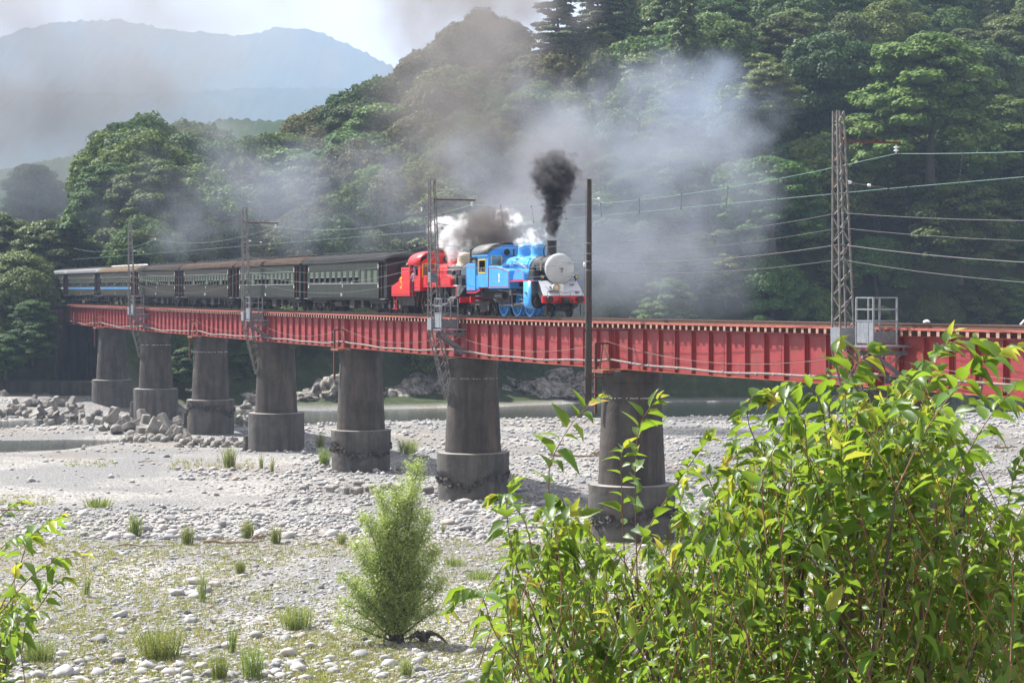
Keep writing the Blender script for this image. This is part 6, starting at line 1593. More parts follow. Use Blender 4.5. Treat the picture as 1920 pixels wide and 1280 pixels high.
rk = [(602, 748, 240, 2.4, 1.8, 'left'), (640, 742, 238, 2.6, 1.9, 'left'), (570, 752, 238, 2.0, 1.1, 'left'), (740, 752, 243, 2.4, 1.4, 'm'), (765, 742, 246, 2.6, 1.8, 'm'), (800, 738, 248, 2.8, 2.4, 'm'), (835, 750, 247, 2.2, 1.5, 'm'), (820, 728, 250, 2.2, 1.8, 'm'),
      (955, 722, 256, 3.6, 2.0, 'r'), (985, 735, 254, 2.6, 1.4, 'r'), (960, 745, 251, 2.0, 1.0, 'r'), (1010, 745, 250, 2.4, 1.2, 'r'), (1040, 740, 252, 3.0, 1.2, 'r'), (1030, 722, 257, 3.2, 1.4, 'r'), (1075, 748, 250, 2.2, .9, 'r'), (1068, 730, 256, 2.6, 1.1, 'r'), (1095, 738, 254, 1.8, .9, 'r'), (940, 752, 250, 1.2, .6, 'r'), (990, 752, 249, 1.3, .6, 'r'), (1085, 715, 258, 2.0, 1.1, 'r'),
      (1395, 700, 262, 2.4, 1.8, 'f'), (1420, 715, 260, 2.6, 1.4, 'f'), (1320, 748, 259, 2.2, .45, 'f'), (1440, 690, 264, 2.0, 1.6, 'f'), (1500, 712, 262, 2.0, 1.2, 'f'), (520, 752, 236, 1.6, .9, 'left'), (480, 750, 236, 1.5, .9, 'left')]
rk += [(rb_.uniform(925, 1125), 757 - rb_.random() * 4, 249.5, rb_.uniform(.7, 1.5), rb_.uniform(.4, .8), 'r') for _ in range(12)] + [(rb_.uniform(560, 850), 764 - rb_.random() * 4, 242, rb_.uniform(.7, 1.5), rb_.uniform(.4, .8), 'm') for _ in range(14)] + [(rb_.uniform(1270, 1900), 746 - rb_.random() * 8, 259, rb_.uniform(.8, 1.8), rb_.uniform(.3, .7), 'f') for _ in range(12)]
txt = {'left': 'grey boulder at the shaded waterline seen between the fourth and fifth piers', 'm': 'dark jagged bank rock seen between the fifth pier and the big middle pier', 'r': 'pale sunlit bank rock above the water right of the big middle pier', 'f': 'shaded rock in the bank below the long right girder span'}
for i, (a, b_, c_, w_, h_, g_) in enumerate(rk): rock(a, b_, c_, w_ * 1.05, h_, 300 + i, txt[g_])
# ------------------------------------------------------------------ driftwood
def drift(px, py, L, ang, r, label, n=6):
    X_, Y_, z_ = [float(q[0]) for q in ground_pt(np.array([float(px)]), np.array([float(py)]))]; rs2 = np.random.RandomState(int(px)); m = MB()
    pts = [(L * (i / n - .5), rs2.normal() * L * .03, r + abs(rs2.normal()) * r * 1.2) for i in range(n + 1)]
    m.tube(pts, [r * (1.1 - .7 * i / n) for i in range(n + 1)], 7)
    for i in (1, 2, 4): p = pts[i]; m.tube([p, (p[0] + .2 * L * .6, p[1] + rs2.normal() * .2, p[2] + .25 * L * .3), (p[0] + .3 * L * .6, p[1] + rs2.normal() * .3, p[2] + .25 * L * .5)], [r * .5, r * .35, r * .12], 5)
    o = m.build('driftwood', M['drift'], None, True); o.location = (X_, Y_, z_ + .05); o.rotation_euler = (0, 0, ang); tag(o, label, 'driftwood'); return o
drift(440, 1023, 3.0, .1, .07, 'long bleached driftwood log lying among weeds left of the small willow')
drift(490, 1012, 1.2, .9, .09, 'gnarled driftwood root beside the long bleached log')
drift(265, 1027, 2.2, -.05, .05, 'thin pale driftwood stick left of the long bleached log')
drift(1085, 860, 4.4, .08, .11, 'driftwood trunk lying on the cobbles between the two right piers')
drift(1125, 855, 1.6, 1.1, .14, 'twisted dark driftwood stump at the right end of the trunk')
drift(20, 961, 2.6, .05, .06, 'driftwood pole on the gravel at the left edge')
drift(1885, 845, 2.2, .4, .12, 'reddish driftwood pile on the stones near the right edge')
drift(275, 868, 1.2, .3, .04, 'small driftwood twig on the fine grey gravel')
q = drift(355, 738, 3.2, .7, .13, 'white dead branch on the far bank between the second and third piers'); q.location = W(372, 735, 226)
# ------------------------------------------------------------------ weeds
def weed_mesh(seed, n, h, spread, leafy=True, name='weed_clump', material='grass', w=.016):
    rs2 = np.random.RandomState(seed); V = []; Fc = []
    for i in range(n):
        a = rs2.rand() * 6.28; r = spread * rs2.rand() ** .7; x, y = r * math.cos(a), r * math.sin(a); hh = h * (.5 + .6 * rs2.rand()); lx_, ly_ = rs2.normal(size=2) * .13 * hh + np.array([x, y]) * .5
        b = rs2.rand() * 3.14; dx, dy = w * math.cos(b), w * math.sin(b); k = len(V)
        V += [(x - dx, y - dy, 0), (x + dx, y + dy, 0), (x + lx_ * .4 + dx * .8, y + ly_ * .4 + dy * .8, hh * .6), (x + lx_ * .4 - dx * .8, y + ly_ * .4 - dy * .8, hh * .6), (x + lx_, y + ly_, hh)]
        Fc += [(k, k + 1, k + 2), (k, k + 2, k + 3), (k + 3, k + 2, k + 4)]
        if leafy:
            for q in range(9):
                t = .15 + .8 * q / 9 ; bx_, by_, bz = x + lx_ * t, y + ly_ * t, hh * t; aa = rs2.rand() * 6.28; ll = .07 + .07 * rs2.rand(); k = len(V); ww = .012
                V += [(bx_, by_, bz), (bx_ + math.cos(aa) * ll * .5 - math.sin(aa) * ww, by_ + math.sin(aa) * ll * .5 + math.cos(aa) * ww, bz + ll * .4), (bx_ + math.cos(aa) * ll, by_ + math.sin(aa) * ll, bz + ll * .6), (bx_ + math.cos(aa) * ll * .5 + math.sin(aa) * ww, by_ + math.sin(aa) * ll * .5 - math.cos(aa) * ww, bz + ll * .3)]
                Fc += [(k, k + 1, k + 2), (k, k + 2, k + 3)]
    return np_mesh(name, np.array(V), np.array(Fc), M[material])
WM = [weed_mesh(i, 80, 1.15, .33) for i in range(3)] + [weed_mesh(7, 130, 1.0, .6), weed_mesh(8, 26, 1.35, .16), weed_mesh(9, 160, .55, .7, False, w=.018)]
def weed(px, py, k, s, label, group=None):
    X_, Y_, z_ = [float(q[0]) for q in ground_pt(np.array([float(px)]), np.array([float(py)]))]
    o = link('weed_clump', WM[k], None, (X_, Y_, z_), (0, 0, rs.rand() * 6), (s, s, s)); tag(o, label, 'weed', 'weed clumps on the gravel'); return o
wl = [(252, 1005, 0, 1.0, 'tall weed clump on the cobbles at the left, upper of the row'), (352, 1020, 1, .85, 'weed clump in the middle of the left row by the driftwood'), (465, 1008, 1, .85, 'round weed clump just above the driftwood log'), (518, 1018, 2, .8, 'slanting weed right of the driftwood log'), (380, 1128, 4, 1.0, 'upright thin weed with reddish base in the middle of the left gravel'), (162, 1118, 4, .85, 'slim weed near the left edge shrub'), (450, 1075, 1, .6, 'small weed tuft right of centre of the left gravel'), (558, 1178, 3, .9, 'brownish low bush of weeds left of the small willow'), (300, 1232, 3, 1.15, 'broad dense weed clump in the left foreground'), (640, 1020, 1, .55, 'little weed tuft left above the small willow'), (475, 1272, 0, .95, 'bright weed clump at the bottom edge left of the willow'), (435, 1225, 4, .8, 'single bent weed with bare stem above the bottom edge'), (410, 1275, 2, .8, 'yellowish weed clump touching the bottom edge'), (75, 1238, 3, .8, 'weed clump below the left edge shrub'), (185, 950, 5, 1.1, 'pale grass tussock at the tip of the left weed bed'), (608, 872, 2, 1.15, 'bright weed bush left of the pier with the narrow collar'), (600, 838, 0, 1.0, 'dark green weed behind the bright bush by the fifth pier'), (430, 876, 1, 1.3, 'large upright weed in the long weed bed before the fourth pier'), (765, 850, 3, 1.2, 'dark weed bush right of the fifth pier'), (560, 832, 2, .6, 'weed at the right foot of the fourth pier'), (490, 878, 4, .9, 'slim weed right of the long weed bed'), (510, 884, 4, .8, 'small stiff weed at the end of the weed bed'), (700, 1008, 1, .5, 'small weed behind the willow top'), (830, 1000, 4, .5, 'tiny weed right of the willow'), (760, 1270, 1, .6, 'weed tuft at the bottom edge right of the willow'), (850, 1060, 5, .7, 'grass tussock right of the willow'), (900, 1085, 5, .8, 'pale grass tussock between the willow and the foreground tree')]
for a in wl: weed(*a)
# ground cover: thin grass on the gravel, nobody could count it
NB = 75000; gx = rs.uniform(-80, 1990, NB); gy = 850 + (1400 - 850) * rs.rand(NB) ** .8
n1 = fbm(gx * .012, gy * .03, 1.0, 12); n2 = fbm(gx * .05, gy * .12, 1.0, 13)
dens = np.where(gy > 1010, .34 + .5 * n1 + .45 * n2, .0)
dens = np.where((gy > 1015) & (gy < 1045), .75 + .3 * n2, dens)
dens = np.where((gy > 960) & (gy <= 1015) & (gx < 200), .25 + .3 * n2, dens)
dens = np.where((gy > 928) & (gy < 948) & (gx < 100), 1.0, dens)
dens = np.where((gy > 862) & (gy < 880) & (gx > 320) & (gx < 480), 2.0, dens)
dens = np.where((gy > 862) & (gy < 876) & (gx > 120) & (gx < 215), .9, dens)
dens = np.where((gy > 1185) & (gx > 540) & (gx < 740), .8 + .3 * n2, dens)
dens = np.where((gx > 830) & (gx < 960) & (gy > 1010), .4 + .3 * n2, dens)
k = rs.rand(NB) < dens; gx, gy = gx[k], gy[k]
GX, GY, GZ = ground_pt(gx, gy); n = len(GX); nb = 7
h = (.05 + .14 * rs.rand(n, nb)) * (1 + .8 * ((gy[:, None] > 862) & (gy[:, None] < 880))); a = rs.rand(n, nb) * 6.283; r = .16 * rs.rand(n, nb); bx_ = GX[:, None] + r * np.cos(a); by_ = GY[:, None] + r * np.sin(a)
b = rs.rand(n, nb) * 3.14; wd = .018 + .014 * rs.rand(n, nb); tx = bx_ + rs.normal(size=(n, nb)) * .06; ty = by_ + rs.normal(size=(n, nb)) * .06
z0 = GZ[:, None] - .02
v = np.stack([np.stack([bx_ - wd * np.cos(b), by_ - wd * np.sin(b), z0 + 0 * h], -1), np.stack([bx_ + wd * np.cos(b), by_ + wd * np.sin(b), z0 + 0 * h], -1), np.stack([tx, ty, z0 + h], -1)], 2).reshape(-1, 3)
f = np.arange(len(v)).reshape(-1, 3); sel = rs.rand(len(f)) < .35
o = link('ground_grass', np_mesh('ground_grass', v, f, [M['grass'], M['dry']], mi=sel.astype(int))); tag(o, 'thin yellow green grass growing between the stones', 'grass', kind='stuff')
# ------------------------------------------------------------------ small willow
def willow():
    rs2 = np.random.RandomState(77); X_, Y_, z_ = [float(q[0]) for q in ground_pt(np.array([742.0]), np.array([1205.0]))]
    e = empty('willow_sapling', (X_, Y_, z_ - .05)); tag(e, 'young feathery light green willow standing alone on the gravel in the left middle', 'tree')
    H = 6.1; stems = MB(); twigs = MB(); P = []; 
    def width(u): return np.interp(u, [0, .08, .2, .45, .65, .8, .9, 1], [1.7, 2.1, 2.15, 1.95, 1.5, .85, .4, .06])
    TOPS = [(.85, 6.2), (.0, 5.3), (-.55, 5.1), (.45, 5.2), (-1.05, 4.4), (1.15, 4.3), (-1.45, 3.4), (1.45, 3.2), (-.3, 4.3), (.7, 3.7), (-1.85, 2.3), (1.75, 2.2), (-.9, 3.1), (1.0, 2.6), (.1, 3.2), (-1.9, 1.5), (1.6, 1.3), (-1.3, 1.9), (-.5, 1.9), (.6, 1.6), (-2.1, .9), (.2, 1.2)]
    for i, (tx_, top) in enumerate(TOPS):
        ty_ = rs2.uniform(-1.1, 1.1) * (1 - top / 7.5); pts = [(rs2.normal() * .12 + tx_ * .08, rs2.normal() * .12, 0)]
        for k_ in range(1, 7):
            u = k_ / 6; pts.append((tx_ * .92 * u ** 1.1 + rs2.normal() * .05, ty_ * u + rs2.normal() * .05, top * (u ** .85)))
        r0 = .085 if i < 4 else .04
        stems.tube(pts, [r0 * (1.05 - k_ / 6) + .006 for k_ in range(7)], 6)
        nb_ = int(10 + 7.5 * top)
        for b_ in range(nb_):
            u = .22 + .78 * (b_ + rs2.rand()) / nb_; q = u * 6; k_ = min(int(q), 5); p0 = np.array(pts[k_]) * (1 - (q - k_)) + np.array(pts[k_ + 1]) * (q - k_)
            aa = rs2.rand() * 6.283; ln_ = rs2.uniform(.25, .85) * (1.15 - u * .75) * (.75 + .08 * top)
            tgt = p0 + np.array([math.cos(aa) * ln_, math.sin(aa) * ln_, rs2.uniform(.35, 1.15) * ln_ + .04]); mid = (p0 + tgt) / 2 + np.array([0, 0, -.06])
            twigs.tube([p0, mid, tgt], [.007, .005, .002], 4, cap=False)
            for t in np.linspace(.25, 1, 9):
                c_ = (1 - t) ** 2 * p0 + 2 * t * (1 - t) * mid + t * t * tgt
                for _ in range(7): P.append(c_ + rs2.normal(size=3) * [.12, .12, .12])
    P = np.array(P); P = P[(P[:, 2] > .06)]; n = len(P)
    d = rs2.normal(size=(n, 3)); d[:, 2] += .4; d /= np.linalg.norm(d, axis=1)[:, None]
    s_ = np.cross(d, rs2.normal(size=(n, 3))); s_ /= np.linalg.norm(s_, axis=1)[:, None]; L = (.042 + .04 * rs2.rand(n))[:, None]
    v = np.stack([P - d * L * .6, P + s_ * L * .32, P + d * L, P - s_ * L * .32], 1).reshape(-1, 3); f = np.arange(4 * n).reshape(n, 4)
    o = link('foliage', np_mesh('foliage', v, f, M['willow']), e)
    stems.build('stem', M['trunk'], e, True); twigs.build('twigs', M['trunk'], e, True)
willow()
# stump and stones at its foot
X_, Y_, z_ = [float(q[0]) for q in ground_pt(np.array([795.0]), np.array([1203.0]))]
m = MB(); 
rsn = np.random.RandomState(4)
for i in range(7): a = i * .9; m.tube([(0, 0, .08), (.25 * math.cos(a), .2 * math.sin(a), .22 + .12 * rsn.rand()), (.55 * math.cos(a + .3), .45 * math.sin(a), .12 + .2 * rsn.rand()), (.9 * math.cos(a + .5), .7 * math.sin(a), .02)], [.14, .09, .05, .015], 6)
o = m.build('root_snag', M['trunk'], None, True); o.location = (X_, Y_, z_); tag(o, 'dark tangled root snag lying right of the foot of the willow', 'root')
# ------------------------------------------------------------------ foreground leafy trees
def leaf_geo(fold=.22, droop=.25, w=.27, n=6):
    st = [0, .16, .42, .74, 1.0]; wd = [0.02, .80, 1.0, .48, 0]
    V = []; 
    for t, ww in zip(st, wd):
        x = t; z = -droop * t * t; k = ww * w
        V += [(x, -k, z + fold * k), (x, 0, z), (x, k, z + fold * k)]
    Fc = []
    for i in range(4):
        a = i * 3
        for q in (0, 1): Fc += [(a + q, a + 3 + q, a + 4 + q), (a + q, a + 4 + q, a + 1 + q)]
    return np.array(V, float), np.array(Fc)
LG = [leaf_geo(.5, .22, .23), leaf_geo(.9, .45, .22), leaf_geo(.35, .7, .24), leaf_geo(1.2, .3, .21)]
LM = [np_mesh('leaf', v, f, M['cherry'], True) for v, f in LG]
LMY = [np_mesh('leaf', v, f, M['young'], True) for v, f in LG]
def shoots_tree(name, label, cat, limbs, shoots, seed, nleafparts=300):
    rs2 = np.random.RandomState(seed); e = empty(name, limbs[0][0]); tag(e, label, cat); o0 = Vector(limbs[0][0])
    for l, r in zip(limbs, LR): MB().tube([Vector(p) - o0 for p in l], [r * (1.0 - .6 * i / (len(l) - 1)) for i in range(len(l))], 7).build('branch', M['trunk'], e, True)
    recs = []
    tw = MB()
    for pts, nl, lsz, droopf, old in shoots:
        pts = [Vector(p) for p in pts]
        # resample as smooth curve
        def cv(t):
            n = len(pts) - 1; q = min(t * n, n - 1e-6); i = int(q); u = q - i
            p0 = pts[max(i - 1, 0)]; p1 = pts[i]; p2 = pts[i + 1]; p3 = pts[min(i + 2, n)]
            return .5 * ((2 * p1) + (p2 - p0) * u + (2 * p0 - 5 * p1 + 4 * p2 - p3) * u * u + (3 * p1 - p0 - 3 * p2 + p3) * u ** 3)
        cp = [cv(i / 12) - o0 for i in range(13)]
        tw.tube(cp, [.0028 * (1 - .75 * i / 12) + .0006 for i in range(13)], 5, cap=False)
        dirr = rs2.rand() * 6.28
        for k in range(nl):
            t = (.18 + .82 * (k + .5 * rs2.rand()) / nl) if not old else (.05 + .95 * k / nl)
            p = cv(t); tg = (cv(min(t + .03, 1)) - cv(max(t - .03, 0))).normalized()
            up = Vector((0, 0, 1)); side = tg.cross(up)
            if side.length < .2: side = tg.cross(Vector((math.cos(dirr), math.sin(dirr), 0)))
            side.normalize()
            if tg.z > .6: side = (side * math.cos(dirr) + side.cross(tg) * math.sin(dirr)).normalized()
            s = 1 if k % 2 else -1
            young = k > nl - 5
            d = (side * s * (.85 + .2 * rs2.normal()) + tg * (.55 + .3 * rs2.rand()) + Vector((0, 0, -droopf * (.5 + rs2.rand()))) + Vector(rs2.normal(size=3)) * .14)
            if young: d = side * s * .5 + tg * 1.0 + Vector(rs2.normal(size=3)) * .2
            d.normalize()
            nrm = Vector((0, 0, 1)) * .8 + Vector(rs2.normal(size=3)) * .35 - d * .1
            y = nrm.cross(d).normalized(); z = d.cross(y).normalized()
            L = lsz * 1.34 * (.62 if old else 1) * (.6 + .6 * rs2.rand()) * ((1 - .13 * (k - (nl - 5))) if young else 1)
            if L < .02: continue
            yg = (not old) and ((k > nl - 3) or (k > nl - 6 and rs2.rand() < .3))
            st = p - o0 + d * L * .08
            recs.append((st, d * L, y * L, z * L, rs2.randint(4), yg, old))
    tw.build('twigs', M['twig'], e, True)
    # the leaves that show largest stay single parts
    cand = sorted(range(len(recs)), key=lambda i: -(recs[i][1].length / max((recs[i][0] + o0).y, 1)) * (1.0 if not recs[i][6] else .55))
    single = set(cand[:nleafparts])
    buf = {}
    for i, (p, a, b, c, k, yg, old) in enumerate(recs):
        if i in single:
            o = bpy.data.objects.new('leaf', (LMY if yg else LM)[k]); C.objects.link(o); o.parent = e
            o.matrix_local = Matrix(((a.x, b.x, c.x, p.x), (a.y, b.y, c.y, p.y), (a.z, b.z, c.z, p.z), (0, 0, 0, 1)))
        else: buf.setdefault((k, yg), []).append((p, a, b, c))
    Vs = []; Fs = []; mi = []; n0 = 0
    for (k, yg), l in buf.items():
        v, f = LG[k]; A = np.array([[q[0][:], q[1][:], q[2][:], q[3][:]] for q in l])
        x = A[:, 0, None, :] + v[None, :, 0, None] * A[:, 1, None, :] + v[None, :, 1, None] * A[:, 2, None, :] + v[None, :, 2, None] * A[:, 3, None, :]
        Vs.append(x.reshape(-1, 3)); Fs.append((f[None] + (np.arange(len(l)) * len(v))[:, None, None]).reshape(-1, 3) + n0); n0 += len(v) * len(l); mi += [1 if yg else 0] * (len(f) * len(l))
    if Vs:
        o = link('foliage', np_mesh('foliage', np.concatenate(Vs), np.concatenate(Fs), [M['cherry'], M['young']], True, mi), e); tag(o, kind='stuff')
    print('LEAVES', name, len(recs))
LR = []
def poly_in(x, y, P):
    c = False; j = len(P) - 1
    for i in range(len(P)):
        if (P[i][1] > y) != (P[j][1] > y) and x < (P[j][0] - P[i][0]) * (y - P[i][1]) / (P[j][1] - P[i][1]) + P[i][0]: c = not c
        j = i
    return c
rl = random.Random(31)
def S3(*pp): return [W(x, y, Y) for x, y, Y in pp]
# hand placed leading shoots
lead = [
 (S3((1020, 1130, 9.6), (1035, 990, 9.5), (1030, 880, 9.4), (1075, 790, 9.3), (1128, 742, 9.2)), 24, .085, .25),
 (S3((1195, 1100, 9.8), (1192, 960, 9.7), (1192, 850, 9.6), (1205, 785, 9.6), (1240, 742, 9.6)), 19, .088, .15),
 (S3((1175, 1120, 10.2), (1168, 980, 10.2), (1165, 860, 10.1), (1172, 838, 10.1)), 18, .075, .2),
 (S3((1180, 1090, 9.4), (1210, 1000, 9.4), (1270, 905, 9.5), (1312, 845, 9.5), (1330, 822, 9.5)), 18, .085, .25),
 (S3((1010, 1290, 9.0), (930, 1190, 8.9), (905, 1120, 8.8), (868, 1105, 8.7), (838, 1150, 8.7)), 22, .075, .3),
 (S3((1000, 1150, 9.8), (960, 1030, 9.7), (950, 940, 9.6), (965, 900, 9.5)), 20, .078, .3),
 (S3((1060, 1200, 9.4), (1010, 1090, 9.3), (985, 980, 9.3), (945, 930, 9.2), (925, 935, 9.2)), 22, .078, .35),
 (S3((1240, 1080, 10), (1262, 980, 10), (1280, 930, 10), (1282, 905, 10)), 16, .075, .3),
 (S3((1455, 1000, 9.6), (1440, 880, 9.5), (1405, 800, 9.4), (1405, 750, 9.3), (1432, 735, 9.3)), 21, .082, .3),
 (S3((1560, 960, 9.6), (1550, 820, 9.5), (1530, 740, 9.4), (1480, 718, 9.4), (1440, 752, 9.3)), 22, .085, .3),
 (S3((1600, 900, 9.0), (1585, 760, 9.0), (1600, 690, 9.0), (1640, 655, 9.0)), 20, .09, .2),
 (S3((1560, 880, 9.6), (1555, 760, 9.5), (1560, 700, 9.5), (1575, 640, 9.5)), 18, .09, .1),
 (S3((1620, 880, 8.8), (1680, 760, 8.8), (1740, 665, 8.7), (1800, 640, 8.6), (1868, 650, 8.6)), 26, .098, .15),
 (S3((1680, 920, 8.5), (1740, 800, 8.5), (1800, 720, 8.5), (1840, 680, 8.5), (1905, 650, 8.5)), 26, .095, .2),
 (S3((1700, 860, 9.2), (1735, 740, 9.2), (1755, 680, 9.2), (1790, 620, 9.2)), 18, .09, .1),
 (S3((1760, 1000, 8.8), (1800, 880, 8.8), (1850, 790, 8.8), (1900, 730, 8.8), (1950, 700, 8.8)), 24, .095, .25),
 (S3((1700, 1000, 9.6), (1720, 880, 9.6), (1770, 790, 9.6), (1850, 745, 9.6), (1905, 760, 9.6)), 24, .085, .25),
 (S3((1640, 900, 9.8), (1650, 780, 9.8), (1690, 710, 9.8), (1760, 700, 9.8)), 20, .085, .2),
 (S3((1480, 900, 10), (1500, 800, 10), (1490, 760, 10), (1440, 745, 10)), 18, .08, .2),
 (S3((1400, 1000, 10), (1385, 900, 10), (1380, 820, 10), (1382, 790, 10)), 18, .078, .3),
 (S3((1850, 1150, 9), (1880, 1000, 9), (1900, 900, 9), (1925, 850, 9)), 20, .08, .2),
 (S3((1340, 1100, 9.8), (1350, 980, 9.8), (1330, 900, 9.8), (1300, 880, 9.8)), 18, .078, .3),
]
shoots = [(p, n, l, d, False) for p, n, l, d in lead]
OUT = [(900, 1300), (945, 1130), (950, 1010), (1000, 950), (1060, 920), (1110, 960), (1150, 1010), (1215, 1010), (1290, 960), (1345, 890), (1400, 820), (1500, 770), (1560, 740), (1640, 700), (1720, 700), (1770, 760), (1800, 860), (1830, 960), (1930, 930), (1990, 940), (1990, 1400), (900, 1400)]
HUB = [(1080, 1380, 9.9), (1200, 1300, 10.1), (1350, 1250, 10.2), (1500, 1150, 10.2), (1620, 1050, 10.0), (1760, 1150, 9.6), (1900, 1250, 9.4), (1480, 1380, 10.5), (1700, 1350, 10)]
for i in range(1150):
    while True:
        x = rl.uniform(890, 1990); y = rl.uniform(700, 1400)
        if poly_in(x, y, OUT): break
    Yd = rl.uniform(8.6, 11.6); inner = min(1.0, max(0, (y - 800) / 350))
    L = rl.uniform(.35, .75); lean = rl.uniform(-.7, .7); tip = W(x, y, Yd)
    ux = Vector((lean, rl.uniform(-.6, .6), 1.0)).normalized(); base = tip - ux * L + Vector((0, 0, -.05))
    mid = (tip + base) / 2 + Vector((rl.uniform(-.06, .06), rl.uniform(-.06, .06), .03)); tip2 = tip + Vector((lean * .12, 0, -rl.uniform(.0, .10)))
    shoots.append(([base, mid, tip, tip2] if rl.random() < .5 else [base, mid, tip], rl.randint(14, 20), rl.uniform(.062, .088), rl.choice([.3, .6, 1.3]) * (.6 + inner), inner > .5 and rl.random() < .72))
limbs = []
root = W(1480, 2300, 10.3)
for hx_, hy_, hY in HUB:
    a = W(hx_, hy_, hY); limbs.append([root, root.lerp(a, .5) + Vector((0, 0, -.2)), a, a + (a - root) * .16]); LR.append(.03)
# leading shoots rise from limbs of their own
for p, n, l, d in lead:
    a = p[0]; limbs.append([root.lerp(a, .45), root.lerp(a, .8), a]); LR.append(.012)
shoots_tree('leafy_tree', 'glossy green leafy tree filling the lower right foreground, yellow tips on its shoots', 'tree', limbs, shoots, 5, 300)
# left edge bush
LR.clear(); limbs = []; root = W(-120, 1900, 10.5)
shoots = [(S3((-20, 1180, 10), (30, 1080, 10), (55, 1010, 10), (85, 985, 10), (125, 965, 10)), 18, .08, .3, False), (S3((0, 1150, 10), (60, 1080, 10), (110, 1050, 10), (170, 1040, 10)), 14, .075, .3, False), (S3((-20, 1180, 10), (60, 1150, 10), (100, 1100, 10), (130, 1085, 10)), 16, .08, .3, False), (S3((-60, 1050, 10), (0, 970, 10), (30, 945, 10), (50, 942, 10)), 12, .06, .2, False), (S3((-60, 1120, 9.8), (0, 1030, 9.8), (40, 1005, 9.8), (70, 1015, 9.8)), 14, .075, .3, False)]
for i in range(130):
    x = rl.uniform(-120, 95); y = rl.uniform(1010, 1400); 
    if x > 80 - abs(y - 1120) * .4: x = rl.uniform(-120, 20)
    tip = W(x, y, rl.uniform(9.5, 11)); L = rl.uniform(.3, .55); ux = Vector((rl.uniform(-.2, .9), rl.uniform(-.5, .5), .8)).normalized()
    base = tip - ux * L; shoots.append(([base, (base + tip) / 2 + Vector((0, 0, .04)), tip], rl.randint(12, 17), rl.uniform(.06, .08), rl.uniform(.3, 1.0), rl.random() < .5))
for q in ((-40, 1250, 10.3), (20, 1200, 10.2), (-80, 1150, 10.4)):
    a = W(*q); limbs.append([root, root.lerp(a, .6), a]); LR.append(.014)
shoots_tree('leafy_shrub', 'leafy green shoots of a shrub reaching in at the lower left edge', 'shrub', limbs, shoots, 6, 120)
# ------------------------------------------------------------------ haze
def volmat(name, col, dens, aniso=0.2, absorb=None):
    m = bpy.data.materials.new(name); m.use_nodes = True; t = m.node_tree; t.nodes.clear(); o = t.nodes.new('ShaderNodeOutputMaterial')
    v = N(t, 'VolumePrincipled'); v.inputs['Color'].default_value = (*col, 1); v.inputs['Density'].default_value = dens; v.inputs['Anisotropy'].default_value = aniso
    t.links.new(v.outputs[0], o.inputs['Volume']); return m, t, v
hm, _, _ = volmat('haze_air', (.58, .74, 1.0), .00016, .15)
m = MB(); m.box(-3500, 3000, -60, 6300, -9, 640); hz = m.build('haze', hm); tag(hz, 'pale blue summer haze filling the valley', 'haze', kind='stuff')
# ------------------------------------------------------------------ smoke and steam
def smoke(name, label, c, rad, col, dens, nscale, amp=1.4, edge=.5, seed=0.0, rough=.6, aniso=.2, taper=None, detail=5, rot=(0, 0, 0), warp=0.0, thr=0.0, cat='smoke'):
    m, t, v = volmat(name + '_volume', col, dens, aniso)
    tcn = t.nodes.new('ShaderNodeTexCoord'); pos = t.nodes.new('ShaderNodeNewGeometry').outputs['Position']
    mp_ = t.nodes.new('ShaderNodeMapping'); mp_.inputs['Location'].default_value = (seed, seed * 1.7, -seed); t.links.new(pos, mp_.inputs['Vector'])
    n = N(t, 'TexNoise', Scale=nscale, Detail=detail, Roughness=rough, Distortion=warp); t.links.new(mp_.outputs[0], n.inputs['Vector'])
    p = tcn.outputs['Object']
    if taper:                    # widen from the bottom to the top
        sp = N(t, 'SeparateXYZ'); t.links.new(p, sp.inputs[0])
        k = mathn(t, 'MULTIPLY_ADD', sp.outputs['Z'], (taper[1] - taper[0]) / 2, (taper[1] + taper[0]) / 2)
        x = mathn(t, 'DIVIDE', sp.outputs['X'], k); y = mathn(t, 'DIVIDE', sp.outputs['Y'], k)
        cb = N(t, 'CombineXYZ'); t.links.new(x, cb.inputs[0]); t.links.new(y, cb.inputs[1])
        zz = mathn(t, 'POWER', mathn(t, 'ABSOLUTE', sp.outputs['Z']), 6.0); t.links.new(zz, cb.inputs[2]); p = cb.outputs[0]
    ln = N(t, 'VectorMath'); ln.operation = 'LENGTH'; t.links.new(p, ln.inputs[0])
    r = mathn(t, 'SUBTRACT', 1.0, ln.outputs['Value'])
    nn = mathn(t, 'MULTIPLY', mathn(t, 'SUBTRACT', n.outputs['Fac'], .5), amp)
    d = mathn(t, 'SUBTRACT', mathn(t, 'ADD', r, nn), thr)
    d = mathn(t, 'DIVIDE', d, edge, clamp=True); d = mathn(t, 'MULTIPLY', mathn(t, 'MULTIPLY', d, d), dens)
    # nothing leaves the closed hull
    g_ = mathn(t, 'MULTIPLY', mathn(t, 'GREATER_THAN', r, .0), 1.0); fade = mathn(t, 'MULTIPLY', r, 6.0, clamp=True)
    t.links.new(mathn(t, 'MULTIPLY', mathn(t, 'MULTIPLY', d, g_), fade), v.inputs['Density'])
    me = bpy.data.meshes.new(name); bm = bmesh.new()
    if taper: bmesh.ops.create_cone(bm, cap_ends=True, segments=20, radius1=taper[0] * 1.02, radius2=taper[1] * 1.02, depth=2.0)
    else: bmesh.ops.create_icosphere(bm, subdivisions=3, radius=1.0)
    bm.to_mesh(me); bm.free(); me.materials.append(m)
    o = link(name, me, None, c, rot, rad); tag(o, label, cat, kind='stuff'); return o
ch = CP(SB - chx, 0, ZR(SB) + 4.07)
